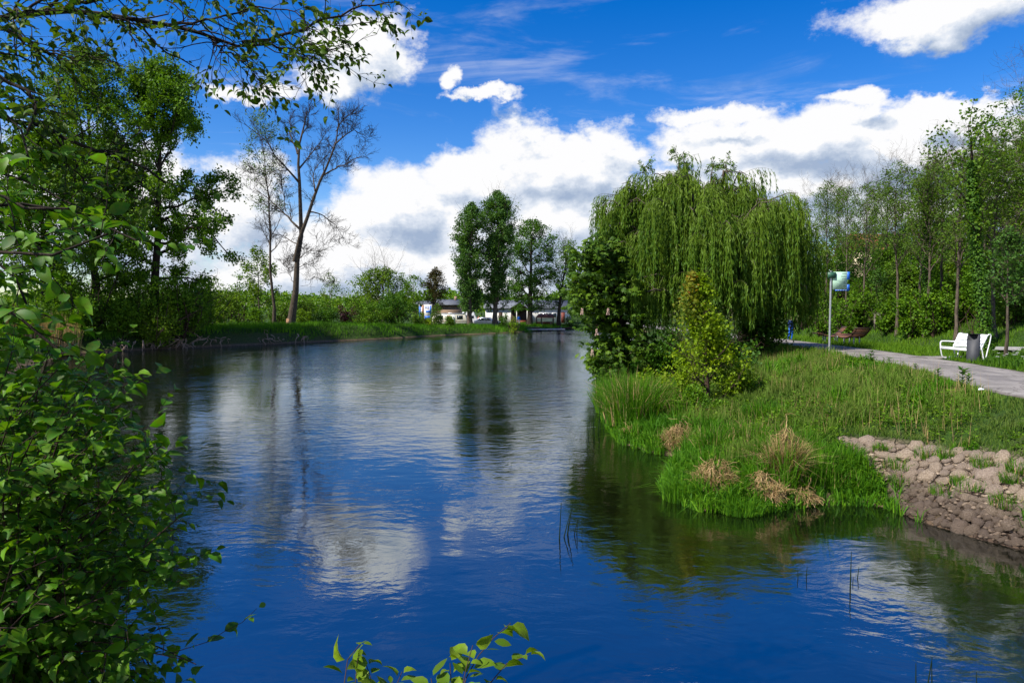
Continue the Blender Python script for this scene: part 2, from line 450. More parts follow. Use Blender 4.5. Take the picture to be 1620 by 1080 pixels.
def base(px, Y, dz=0.0):
    x = at(px, 485, Y).x
    return Vector((x, Y, hz(x, Y) + dz))
def cast(px, py):
    d = ray(px, py); Yv = np.geomspace(6, 200, 1200); k = Yv / d.y
    X = d.x * k; Z = CAM_H + d.z * k
    H = np.maximum(height(X, Yv), 0.0); i = np.argmax(Z < H)
    return (X[i], Yv[i], H[i])

def spaced(lo, hi, fine, out, g):
    a = list(np.arange(lo, hi + 1e-6, fine)); s = fine
    x = a[-1]
    while x < out[1]: s *= g; x += s; a.append(x)
    s = fine; x = a[0]; b = []
    while x > out[0]: s *= g; x -= s; b.append(x)
    return np.array(b[::-1] + a)
gx = np.unique(np.concatenate([spaced(0, 20, 0.33, (-4000, 4000), 1.05)])); gy = spaced(8, 34, 0.33, (-300, 6000), 1.035)
GX, GY = np.meshgrid(gx, gy)
GZ, GD, GR, GE, GB = height(GX.ravel(), GY.ravel(), full=True)
mud_poly = np.array([cast(1326, 690)[:2], cast(1400, 694)[:2], cast(1480, 706)[:2], cast(1560, 716)[:2], cast(1640, 728)[:2], cast(1640, 890)[:2], cast(1560, 862)[:2], cast(1440, 824)[:2], cast(1405, 788)[:2], cast(1370, 745)[:2], cast(1330, 722)[:2]])
def mudmask(X, Y):
    dm, _, _ = seg_dist(X, Y, mud_poly, True); ins = inside(X, Y, mud_poly)
    s = np.where(ins, dm, -dm) + 0.35 * vnoise(X, Y, 2.2)
    extra = (X > 8.4) & (Y < 14) & (Y > 4)
    return sst(s, -0.1, 0.25)
mud = mudmask(GX.ravel(), GY.ravel())
hill = np.where(GB & GR, sst(GE, 4.5, 8), 0) * (GD > 0)
V = np.stack([GX.ravel(), GY.ravel(), GZ], 1)
ny, nx = GX.shape
I = np.arange(ny * nx).reshape(ny, nx)
F = np.stack([I[:-1, :-1].ravel(), I[:-1, 1:].ravel(), I[1:, 1:].ravel(), I[1:, :-1].ravel()], 1)

m, N = material('ground')
p = pos(N)
n1 = N.noise(p, 0.6, 5, 0.6); n2 = N.noise(p, 9.0, 8, 0.7); n3 = N.noise(p, 40.0, 4, 0.6)
soil = N.mix(N.step(n2, 0.3, 0.7), (0.08, 0.050, 0.032), (0.22, 0.145, 0.095))
turf = N.mix(N.step(n2, 0.3, 0.7), (0.012, 0.032, 0.005), (0.040, 0.085, 0.010))
turf = N.mix(N.m('MULTIPLY', N.step(n1, 0.45, 0.65), 0.3), turf, (0.07, 0.06, 0.025))
litter = N.mix(N.step(N.noise(p, 1.3, 6, 0.65), 0.42, 0.62), (0.13, 0.095, 0.055), (0.045, 0.085, 0.015))
g = N.node('ShaderNodeNewGeometry'); up = N.sep(g.outputs['Normal'])[2]; zc = N.sep(p)[2]
steep = N.m('MULTIPLY', N.step(up, 0.88, 0.70), N.step(N.sep(p)[1], 74, 82, 1.0, 0.15))
c = N.mix(attr(N, 'tip'), turf, litter)
wet = N.step(N.m('ADD', zc, N.m('MULTIPLY', N.m('SUBTRACT', n2, 0.5), 0.3)), N.step(N.sep(p)[1], 74, 82, 0.35, 0.12), 0.03)
yy = N.sep(p)[1]
c = N.mix(N.m('MULTIPLY', N.m('MAXIMUM', wet, steep), 0.9), c, soil)
vd = N.vor(p, 3.6, 'DISTANCE_TO_EDGE'); vd2 = N.vor(N.v('ADD', p, (7, 3, 1)), 10.0, 'DISTANCE_TO_EDGE')
crack = N.m('MULTIPLY', N.step(vd, 0.0, 0.06), N.step(vd2, 0.0, 0.08, 0.4, 1.0))
mudc = N.mix(N.step(n1, 0.35, 0.65), (0.23, 0.172, 0.115), (0.36, 0.275, 0.195))
mudc = N.mix(N.step(zc, 0.95, 0.35), mudc, (0.085, 0.057, 0.040))
mudc = N.mix(N.step(n3, 0.3, 0.7), N.mix(1.0, mudc, (0.7, 0.68, 0.66), 'MULTIPLY'), mudc)
mudc = N.mix(N.m('MULTIPLY', N.step(N.noise(p, 2.2, 5), .48, .62), .6), mudc, (0.12, 0.085, 0.058))
mudc = N.mix(N.m('SUBTRACT', 1.0, crack), mudc, (0.025, 0.017, 0.013))
c = N.mix(attr(N, 'rnd'), c, mudc)
hgt = N.m('ADD', N.m('MULTIPLY', N.m('MULTIPLY', crack, attr(N, 'rnd')), 1.2), N.m('ADD', n2, N.m('MULTIPLY', n3, 0.3)))
surf(N, principled(N, c, 0.92, 0.15, normal=N.bump(hgt, 1.0, 0.05)))
M['ground'] = m
ground = link('ground', mesh_from('ground', V, F, m, True, rnd=mud, tip=hill), kind='structure')

# ------------------------------------------------------------------ water
m, N = material('water')
p = pos(N)
patch = N.noise(N.v('MULTIPLY', p, (1, 0.5, 1)), 0.10, 3, 0.5)
amp = N.m('MULTIPLY', N.step(patch, 0.35, 0.65, 0.35, 1.7), N.step(N.sep(p)[1], 9, 50, .80, 3.4))
pw = N.v('ADD', p, N.v('SCALE', N.noise(p, 0.5, 2, out='Color'), scale=1.2))
rip = N.noise(N.v('MULTIPLY', pw, (0.75, 1.25, 1)), 2.6, 3, 0.5)
rip2 = N.noise(N.v('MULTIPLY', pw, (0.7, 1.4, 1)), 8.5, 4, 0.6)
swell = N.noise(N.v('MULTIPLY', p, (0.6, 1.2, 1)), 0.75, 3, 0.5)
h = N.m('ADD', N.m('MULTIPLY', N.m('ADD', N.m('MULTIPLY', rip, 1.6), N.m('MULTIPLY', rip2, 0.28)), amp), N.m('MULTIPLY', swell, 1.7))
nb = N.bump(h, 1.0, 0.0066)
fr = N.node('ShaderNodeFresnel'); fr.inputs['IOR'].default_value = 4.4; N.l.new(nb, fr.inputs['Normal'])
gl = N.node('ShaderNodeBsdfGlossy'); gl.inputs['Roughness'].default_value = 0.008
gl.inputs['Color'].default_value = (0.88, 0.95, 1.0, 1); N.l.new(nb, gl.inputs['Normal'])
murk = N.mix(N.step(N.noise(p, 0.25, 3), 0.35, 0.65), (0.0045, 0.005, 0.0014), (0.003, 0.004, 0.002))
df = N.node('ShaderNodeBsdfDiffuse'); N.l.new(murk, df.inputs[0])
mx = N.node('ShaderNodeMixShader')
N.l.new(fr.outputs[0], mx.inputs[0]); N.l.new(df.outputs[0], mx.inputs[1]); N.l.new(gl.outputs[0], mx.inputs[2])
surf(N, mx.outputs[0]); M['water'] = m
xs = np.linspace(-60, 130, 20); ys = np.linspace(-25, 200, 24)
A, B = np.meshgrid(xs, ys); I = np.arange(A.size).reshape(A.shape)
water = link('water', mesh_from('water', np.stack([A.ravel(), B.ravel(), 0 * A.ravel()], 1),
             np.stack([I[:-1, :-1].ravel(), I[:-1, 1:].ravel(), I[1:, 1:].ravel(), I[1:, :-1].ravel()], 1), m, True), kind='structure')

# ------------------------------------------------------------------ path
m, N = material('asphalt_path')
p = pos(N); n = N.noise(p, 1.2, 6, 0.65); nf = N.noise(p, 70, 3, 0.6)
c = N.mix(N.step(n, 0.35, 0.65), (0.22, 0.20, 0.18), (0.33, 0.30, 0.27))
c = N.mix(N.step(nf, 0.3, 0.7), N.mix(1.0, c, (0.66, 0.66, 0.66), 'MULTIPLY'), c)
crk = N.vor(N.v('ADD', p, N.v('SCALE', N.noise(p, 2.0, 4, out='Color'), scale=.8)), 0.45, 'DISTANCE_TO_EDGE')
c = N.mix(N.step(crk, 0.012, 0.0, 0.0, 0.75), c, (0.07, 0.06, 0.05))
edge = N.m('ADD', attr(N, 'tip'), N.m('MULTIPLY', N.m('SUBTRACT', N.noise(p, 5, 5), 0.5), 0.35))
c = N.mix(N.m('MULTIPLY', N.step(edge, 0.82, 1.0), 0.8), c, (0.10, 0.082, 0.06))
mid = N.step(attr(N, 'tip'), 0.42, 0.30); st = N.step(N.noise(N.v('MULTIPLY', p, (1, .25, 1)), 1.6, 5), 0.42, 0.6)
c = N.mix(N.m('MULTIPLY', N.m('MULTIPLY', mid, st), 0.45), c, (0.11, 0.10, 0.10))
surf(N, principled(N, c, 0.9, 0.2, normal=N.bump(nf, 0.5, 0.01))); M['path'] = m
def ribbon(name, pts, hw, dz, mat, zf, rag=0.0):
    P = np.asarray(pts); T = np.gradient(P, axis=0); T /= np.linalg.norm(T, axis=1)[:, None]
    Nn = np.stack([-T[:, 1], T[:, 0]], 1); us = np.linspace(-1, 1, 9)
    rs = np.random.RandomState(3); Vv = []; tp = []
    for i in range(len(P)):
        rg = [rs.uniform(-rag, rag), rs.uniform(-rag, rag)]
        for k, u in enumerate(us):
            w = hw * u + (rg[0] if k == 0 else rg[1] if k == 8 else 0)
            q = P[i] + Nn[i] * w; Vv.append((q[0], q[1], float(zf(q[0], q[1])) + dz * (1 - 0.85 * abs(u) ** 6))); tp.append(abs(u))
    I = np.arange(len(Vv)).reshape(len(P), 9)
    Fq = np.stack([I[:-1, :-1].ravel(), I[1:, :-1].ravel(), I[1:, 1:].ravel(), I[:-1, 1:].ravel()], 1)[:, ::-1]
    return link(name, mesh_from(name, Vv, Fq, mat, True, tip=tp), kind='structure')
def resample(P, step):
    L = np.concatenate([[0], np.cumsum(np.linalg.norm(np.diff(P, axis=0), axis=1))]); n = int(L[-1] / step)
    s = np.linspace(0, L[-1], n); return np.stack([np.interp(s, L, P[:, 0]), np.interp(s, L, P[:, 1])], 1)
ribbon('path', resample(PATHS, 0.35), PW, 0.035, M['path'], lambda x, y: zpath(y), 0.05)
sp = np.array([(15.6, 26.2), (17.0, 26.7), (18.4, 26.4), (20.5, 25.6), (23, 25.2)])
ribbon('side_path', resample(chaikin(sp), 0.3), 0.55, 0.05, M['path'], hz, 0.06)

# ------------------------------------------------------------------ vegetation generators
def nrm(a): return a / np.maximum(np.linalg.norm(a, axis=-1, keepdims=True), 1e-9)
def tubes(P, Rr, sides=6):
    """P (N,K,3), Rr (N,K) -> verts, quads"""
    N_, K = P.shape[:2]
    T = np.gradient(P, axis=1) if K > 2 else np.repeat((P[:, 1:] - P[:, :1]), 2, axis=1)
    T = nrm(T)
    mean = nrm(P[:, -1] - P[:, 0])
    ref = np.where(np.abs(mean[:, 2:3]) < 0.8, np.array([[0, 0, 1.0]]), np.array([[1.0, 0, 0]]))
    ref = nrm(np.cross(mean, ref))[:, None, :]
    A = nrm(np.cross(T, ref)); B = np.cross(T, A)
    an = np.arange(sides) / sides * 2 * np.pi
    Vv = P[:, :, None, :] + Rr[:, :, None, None] * (A[:, :, None, :] * np.cos(an)[None, None, :, None] + B[:, :, None, :] * np.sin(an)[None, None, :, None])
    I = np.arange(N_ * K * sides).reshape(N_, K, sides); J = np.roll(I, -1, axis=2)
    F = np.stack([I[:, :-1], J[:, :-1], J[:, 1:], I[:, 1:]], -1).reshape(-1, 4)
    return Vv.reshape(-1, 3), F
def join(parts):
    Vs = []; Fs = []; n = 0
    for V_, F_ in parts:
        Vs.append(V_); Fs.append(F_ + n); n += len(V_)
    return np.concatenate(Vs), np.concatenate(Fs)
def grow(rs, start, dirs, length, K, wander=0.25, up=0.0, droop=None):
    N_ = len(start); P = np.empty((N_, K, 3)); P[:, 0] = start; d = nrm(dirs).copy(); st = (length / (K - 1))[:, None]
    upv = np.array([0, 0, 1.0])
    for k in range(1, K):
        d = nrm(d + rs.normal(0, wander / math.sqrt(K), (N_, 3)) + upv * (up / K))
        P[:, k] = P[:, k - 1] + d * st
    return P
def sample(P, Rr, i, t):
    K = P.shape[1]; f = t * (K - 1); k = np.minimum(f.astype(int), K - 2); w = (f - k)[:, None]
    q = P[i, k] * (1 - w) + P[i, k + 1] * w
    tg = nrm(P[i, k + 1] - P[i, k]); r = Rr[i, k] * (1 - w[:, 0]) + Rr[i, k + 1] * w[:, 0]
    return q, tg, r
def spawn(rs, P, Rr, n, t0, t1, ang, rng=None):
    """n side shoots per parent; returns start, direction, parent radius, t, parent index"""
    N_ = len(P); i = np.repeat(np.arange(N_), n)
    t = np.tile((np.arange(n) + 0.5) / n, N_) + rs.uniform(-.5, .5, N_ * n) / n; t = t0 + (t1 - t0) * t
    q, tg, r = sample(P, Rr, i, t)
    rnd = rs.normal(size=(N_ * n, 3)); side = nrm(rnd - (rnd * tg).sum(1, keepdims=True) * tg)
    a = np.radians(rs.uniform(ang[0], ang[1], N_ * n))[:, None]
    return q, nrm(tg * np.cos(a) + side * np.sin(a)), r, t, i
def taper(r0, K, end=0.25, p=1.0):
    s = np.linspace(0, 1, K)[None, :] ** p
    return r0[:, None] * (1 - (1 - end) * s)

LEAF_Q = (np.array([(0, 0, 0), (.45, -.5, .12), (1, 0, 0), (.5, .5, .12)]), np.array([(0, 1, 2), (0, 2, 3)]))
LEAF_T = (np.array([(0, 0, 0), (1, -.45, .05), (.85, .5, 0)]), np.array([(0, 1, 2)]))
_o = [(0, 0, 0), (.22, -.36, .07), (.22, 0, 0.0), (.22, .36, .07), (.5, -.48, .04), (.5, 0, -.03), (.5, .48, .04), (.78, -.30, -.06), (.78, 0, -.11), (.78, .30, -.06), (1.0, 0, -.22)]
LEAF_OV = (np.array(_o), np.array([(0, 1, 2), (0, 2, 3), (1, 4, 5), (1, 5, 2), (2, 5, 6), (2, 6, 3), (4, 7, 8), (4, 8, 5), (5, 8, 9), (5, 9, 6), (7, 10, 8), (8, 10, 9)]))
_w = [(0, 0, 0), (.4, -.5, -.03), (.45, .5, -.03), (1, 0, -.12)]
LEAF_W = (np.array(_w), np.array([(0, 1, 3), (0, 3, 2)]))
def leaves(rs, pos_, d, n, L, W_, tmpl):
    T, Fc = tmpl; N_ = len(pos_)
    d = nrm(d); s = nrm(np.cross(n, d)); nn = np.cross(d, s)
    L = np.broadcast_to(L, (N_,)); W_ = np.broadcast_to(W_, (N_,))
    Vv = pos_[:, None, :] + (T[None, :, 0:1] * L[:, None, None]) * d[:, None] + (T[None, :, 1:2] * W_[:, None, None]) * s[:, None] + (T[None, :, 2:3] * L[:, None, None]) * nn[:, None]
    k = len(T); F = (Fc[None] + (np.arange(N_) * k)[:, None, None]).reshape(-1, 3)
    return Vv.reshape(-1, 3), F, k
def leafmesh(rs, name, pos_, d, n, L, W_, tmpl, mat, rv=None, smooth=False, tip=None):
    Vv, F, k = leaves(rs, pos_, d, n, L, W_, tmpl)
    rv = rs.rand(len(pos_)) if rv is None else rv
    return mesh_from(name, Vv, F, mat, smooth, rnd=np.repeat(rv, k), tip=None if tip is None else np.repeat(tip, k))

def prof(z, profile):
    zz, rr = zip(*profile); return np.interp(z, zz, rr)

def tree_mesh(seed, H, r0, profile, nl=16, t0=0.25, n2=7, n3=5, nleaf=20000, leaf=0.22, ang=(35, 70), up=0.5, wander=0.5, lean=(0, 0), spread=0.45,
              leafmat_='leaf_mid', bark='bark', tw=0.9, lw=0.75, clump=0.0, K0=12, rrun=0.55, trunk_top=0.95, leafz=0.0, fine=True):
    """profile: list of (z fraction, radius in m) of the crown; returns wood mesh, leaf mesh"""
    rs = np.random.RandomState(seed)
    s = np.linspace(0, 1, K0)
    tr = np.stack([lean[0] * s ** 1.5 * H + 0.03 * H * np.cumsum(rs.normal(0, .35, K0)) / 3, lean[1] * s ** 1.5 * H + 0.03 * H * np.cumsum(rs.normal(0, .35, K0)) / 3, s * H * trunk_top], 1)[None]
    tr[0, 0, :2] = 0; tr[0, 0, 2] = -0.3
    Rt = taper(np.array([r0]), K0, 0.10, 0.85); Rt[0, 0] *= 1.35
    W_ = [tubes(tr, Rt, 8)]
    q, d, r, t, i = spawn(rs, tr, Rt, nl, t0, 0.98, ang)
    # limbs reach the crown outline at the height they grow to
    az = np.arctan2(d[:, 1], d[:, 0]); az = (np.arange(nl) * 2.399 + rs.uniform(-.4, .4, nl))
    el = np.radians(90 - rs.uniform(ang[0], ang[1], nl)) * 1.0
    el = el + (t - 0.5) * 0.5
    d = np.stack([np.cos(az) * np.cos(el), np.sin(az) * np.cos(el), np.sin(el)], 1)
    reach = prof(np.clip(q[:, 2] / H + 0.06, 0, 1), profile)
    Ln = np.maximum(reach, 0.25) / np.maximum(np.cos(el), 0.45) * rs.uniform(0.8, 1.1, nl)
    P1 = grow(rs, q, d, Ln, 8, wander, up); R1 = taper(np.minimum(r * rrun, 0.05 + Ln * 0.018), 8, 0.15)
    W_.append(tubes(P1, R1, 6))
    q, d, r, t, i = spawn(rs, P1, R1, n2, 0.15, 1.0, (25, 65))
    L2 = Ln[i] * spread * (1.15 - 0.6 * t) * rs.uniform(.7, 1.2, len(i))
    P2_ = grow(rs, q, d, L2, 5, wander, up * 0.7); R2 = taper(np.maximum(r * 0.6, 0.006), 5, 0.2)
    W_.append(tubes(P2_, R2, 4))
    q, d, r, t, i = spawn(rs, P2_, R2, n3, 0.1, 1.0, (25, 70))
    L3 = L2[i] * 0.5 * (1.15 - 0.5 * t) * rs.uniform(.7, 1.2, len(i)) + 0.1
    P3 = grow(rs, q, d, L3, 4, wander, up * 0.3); R3 = taper(np.maximum(r * 0.6, 0.005), 4, 0.3)
    if fine: W_.append(tubes(P3, R3, 3))
    Vw, Fw = join(W_)
    wood = mesh_from('trunk', Vw, Fw, M[bark], True)
    lm = None
    if nleaf:
        # leaves sit along the outer twigs
        Pa = np.concatenate([P3, P2_[:, 1:]]); Ra = np.concatenate([R3, R2[:, 1:]])
        wts = np.concatenate([L3, L2 * 0.5]) * np.clip(1 + clump * rs.normal(size=len(Pa)), 0.05, 3)
        zf = Pa[:, -1, 2] / H
        wts = wts * (zf > leafz)
        idx = rs.choice(len(Pa), nleaf, p=wts / wts.sum()); t = rs.uniform(0.15, 1.0, nleaf)
        q, tg, _ = sample(Pa, Ra, idx, t)
        q = q + rs.normal(0, leaf * tw, (nleaf, 3))
        axis = tr[0, np.clip((q[:, 2] / (H * trunk_top) * (K0 - 1)).astype(int), 0, K0 - 1)]
        rad = np.hypot(q[:, 0] - axis[:, 0], q[:, 1] - axis[:, 1]); lim = prof(np.clip(q[:, 2] / H, 0, 1.2), profile) * (1.08 + 0.22 * rs.normal(size=nleaf))
        keep = (rad < np.maximum(lim, .05)) & (q[:, 2] > 0.1) & (q[:, 2] < H * 1.03)
        q = q[keep]; tg = tg[keep]; idx = idx[keep]
        n = len(q); dd = nrm(tg + rs.normal(0, .8, (n, 3)) + np.array([0, 0, -0.25])); nn = nrm(rs.normal(0, .8, (n, 3)) + np.array([0, 0, 1.0]))
        br = rs.rand(len(Pa))[idx]      # sprays of one twig share some of their hue
        rv = np.clip(0.55 * br + 0.45 * rs.rand(n), 0, 1)
        lm = leafmesh(rs, 'crown', q, dd, nn, leaf * rs.uniform(.7, 1.3, n), leaf * lw * rs.uniform(.7, 1.2, n), LEAF_Q, M[leafmat_], rv)
    return wood, lm

MESHES = {}
def plant_tree(name, key, loc, rz, label, cat, group=None, scale=1.0, zs=None, make=None, woodname='trunk'):
    if key not in MESHES: MESHES[key] = make()
    wood, lm = MESHES[key]
    t = empty(name, loc, rz, label, cat, group)
    t.scale = (scale, scale, scale if zs is None else zs)
    if wood: link(woodname, wood, t)
    if lm: link('crown' if name.endswith('tree') or name in ('poplar', 'willow') else 'foliage', lm, t)
    return t

def bush_mesh(seed, H, Rr, nleaf, leaf=0.16, leafmat_='leaf_mid', bark='twig', stems=9, lean=0.6, lw=0.75, profile=None, wander=0.6):
    rs = np.random.RandomState(seed)
    profile = profile or [(0, .55), (.15, .85), (.45, 1), (.75, .8), (.92, .45), (1.02, .12)]
    az = rs.uniform(0, 2 * np.pi, stems); el = np.radians(rs.uniform(45, 88, stems))
    st = np.stack([np.cos(az) * .12 * Rr, np.sin(az) * .12 * Rr, -0.1 + 0 * az], 1)
    d = np.stack([np.cos(az) * np.cos(el), np.sin(az) * np.cos(el), np.sin(el)], 1)
    Ln = H * rs.uniform(.75, 1.05, stems)
    P1 = grow(rs, st, d, Ln, 8, wander, 0.5); R1 = taper(0.012 * Ln + .008, 8, .2)
    q, d, r, t, i = spawn(rs, P1, R1, 9, .12, 1, (35, 80)); L2 = np.maximum(Rr * .75 * (1.1 - .7 * t), .15) * rs.uniform(.5, 1.1, len(i))
    P2_ = grow(rs, q, d, L2, 5, wander, .2); R2 = taper(r * .5 + .002, 5, .3)
    q, d, r, t, i = spawn(rs, P2_, R2, 5, .1, 1, (30, 75)); L3 = L2[i] * .5 * rs.uniform(.5, 1.1, len(i)) + .05
    P3 = grow(rs, q, d, L3, 4, wander, .1); R3 = taper(r * .5 + .002, 4, .4)
    Vw, Fw = join([tubes(P1[:, ::2] if P1.shape[1] > 6 else P1, R1[:, ::2] if P1.shape[1] > 6 else R1, 4), tubes(P2_[:, ::2], R2[:, ::2], 3)])
    wood = mesh_from('stem', Vw, Fw, M[bark], True)
    idx = rs.randint(0, len(P3), nleaf); q, tg, _ = sample(P3, R3, idx, rs.uniform(.1, 1, nleaf)); q = q + rs.normal(0, leaf * .7, (nleaf, 3))
    rad = np.hypot(q[:, 0], q[:, 1]); keep = (rad < Rr * prof(q[:, 2] / H, profile) * (1.0 + .2 * rs.normal(size=nleaf))) & (q[:, 2] < H * 1.05) & (q[:, 2] > 0.02)
    q = q[keep]; tg = tg[keep]; idx = idx[keep]; n = len(q)
    dd = nrm(tg + rs.normal(0, .7, (n, 3)) + np.array([0, 0, -.1])); nn = nrm(rs.normal(0, .7, (n, 3)) + np.array([0, 0, 1.0]))
    rv = np.clip(.5 * rs.rand(len(P3))[idx] + .5 * rs.rand(n), 0, 1)
    return wood, leafmesh(rs, 'foliage', q, dd, nn, leaf * rs.uniform(.7, 1.3, n), leaf * lw * rs.uniform(.7, 1.2, n), LEAF_Q, M[leafmat_], rv)

# round crown, poplar column and so on, as height fraction / radius
def round_prof(Rr, z0): return [(0, 0), (z0 * .9, 0), (z0, Rr * .45), (z0 + (1 - z0) * .25, Rr * .9), (z0 + (1 - z0) * .5, Rr), (z0 + (1 - z0) * .75, Rr * .8), (.94, Rr * .42), (1.02, Rr * .08)]

# ================================================================== LEFT BANK TREES
def loc_tree(px, Y, toppx, dz=0.0):
    b = base(px, Y, dz); return b, at(px, toppx, Y).z - b.z

b, H = loc_tree(152, 64, 82)
plant_tree('broadleaf_tree', 'L1', b, 0.0, 'tallest broad leafy tree on the far left bank, with a wide yellow green crown', 'tree', 'tall trees on the left bank',
           make=lambda: tree_mesh(11, H, .42, [(0, 0), (.10, 0), (.17, 5.2), (.45, 7.0), (.65, 6.6), (.82, 5.0), (.95, 2.8), (1.02, .6)], nl=34, t0=.18, n2=9, n3=6, nleaf=50000, leaf=.24, leafmat_='leaf_mid', bark='bark_dark', clump=.6, wander=.6))
b, H2 = loc_tree(243, 66, 92)
plant_tree('broadleaf_tree', 'L2', b, 0.4, 'tall dark tree with leaning trunk and ragged branches, right of the wide yellow green crown', 'tree', 'tall trees on the left bank',
           make=lambda: tree_mesh(23, H2, .48, [(0, 0), (.10, 0), (.18, 6.0), (.30, 6.5), (.45, 8.6), (.58, 8.2), (.68, 7.2), (.78, 7.2), (.86, 4.6), (.95, 2.8), (1.02, .6)], nl=30, t0=.2, n2=8, n3=6, nleaf=56000, leaf=.26, leafmat_='leaf_mid', bark='bark_dark', clump=1.1, ang=(45, 85), up=.35, lean=(.07, 0), wander=.7, spread=.36))
b, H3 = loc_tree(70, 60, 205)
plant_tree('broadleaf_tree', 'L3', b, 0.9, 'lower dense green tree at the left edge of the far bank, behind near leaves', 'tree', 'tall trees on the left bank',
           make=lambda: tree_mesh(37, H3, .35, round_prof(5.0, .12), nl=24, t0=.14, n2=8, n3=6, nleaf=26000, leaf=.24, leafmat_='leaf_mid', bark='bark_dark', clump=.5))

def shrub(px, Y, top, halfpx, key, mat, label, n=5000, leaf=.2, group=None, cat='bush', name='bush', seed=1, dz=0.0, stems=10):
    b = base(px, Y, dz); Hh = max(at(px, top, Y).z - b.z, .4 if halfpx * Y < 900 else 2.4); Rr = halfpx * Y / FPX
    return plant_tree(name, key, b, 0, label, cat, group, woodname='stem', make=lambda: bush_mesh(seed, Hh, Rr, int(n * .8), leaf * 1.06, mat, stems=stems))
G1 = 'undergrowth below the tall left bank trees'
shrub(95, 57, 420, 60, 's1', 'leaf_mid', 'leafy undergrowth at the left end of the far bank, behind the tan reeds', 9000, .2, G1, seed=2)
shrub(165, 62, 400, 52, 's2', 'leaf_mid', 'large shrub around the foot of the broad yellow green tree', 9000, .2, G1, seed=3)
shrub(228, 63, 412, 50, 's3', 'leaf_mid', 'mid green shrub in front of the leaning dark trunk', 9000, .2, G1, seed=4)
shrub(285, 65, 395, 48, 's4', 'leaf_mid', 'tall green shrub with drooping side sprays hanging towards the bank edge', 9000, .22, G1, seed=5)
shrub(325, 71, 436, 34, 's5', 'leaf_mid', 'rounded shrub at the right end of the undergrowth under the tall trees', 5000, .2, G1, seed=6)
shrub(360, 88, 452, 34, 's6', 'leaf_light', 'pale green shrub set back behind the bank, just right of the tall trees', 4000, .22, 'bushes behind the left bank', seed=7)
shrub(384, 92, 430, 30, 's7', 'leaf_mid', 'small upright tree like bush left of the thin bare trunk', 4500, .22, 'bushes behind the left bank', seed=8)
shrub(318, 72, 487, 14, 's8', 'leaf_mid', 'small bush on the bank top in front of the undergrowth', 900, .15, 'bushes behind the left bank', seed=9)
b, H5 = loc_tree(410, 90, 392)
plant_tree('young_tree', 'L5', b, 0, 'loose light green young tree behind the two bare trees', 'tree', None,
           make=lambda: tree_mesh(41, H5, .14, round_prof(2.6, .15), nl=14, nleaf=3600, leaf=.25, leafmat_='leaf_light', clump=.8))

for k, (px, Y, top, hp, mt, lb) in enumerate([(120, 60, 455, 40, 'leaf_mid', 'mid green bush low in front of the dark undergrowth at the left end'), (190, 61.5, 462, 34, 'leaf_mid', 'brighter low bush between the two tall trunks'), (250, 63, 455, 34, 'leaf_light', 'light low bush right of the leaning dark trunk, near the bank edge'),
                                   (300, 66, 448, 34, 'leaf_mid', 'mid green bush low at the right of the undergrowth'), (210, 72, 395, 60, 'leaf_mid', 'tall bush behind the leaning dark trunk'), (130, 70, 385, 60, 'leaf_mid', 'tall bush behind the wide yellow green tree'), (300, 76, 405, 50, 'leaf_light', 'tall light bush behind the right end of the undergrowth')]):
    shrub(px, Y, top, hp, 'ul%d' % k, mt, lb, 6500, .2, G1, seed=130 + k)

# thin tree left of the dead one: bare below, a few leaves at the top
b, H6 = loc_tree(433, 84, 178)
plant_tree('thin_tree', 'L6', b, 0, 'thin tall tree with sparse leaves at its top, left of the dead tree', 'tree',
           make=lambda: tree_mesh(53, H6, .22, [(0, 0), (.3, 0), (.4, 2.4), (.6, 2.6), (.8, 3.8), (.95, 2.2), (1.02, .5)], nl=26, t0=.35, n2=7, n3=5, nleaf=3600, leaf=.2, leafmat_='leaf_olive', bark='bark', ang=(25, 60), up=.9, lean=(-.05, 0), clump=1.0, leafz=.55))

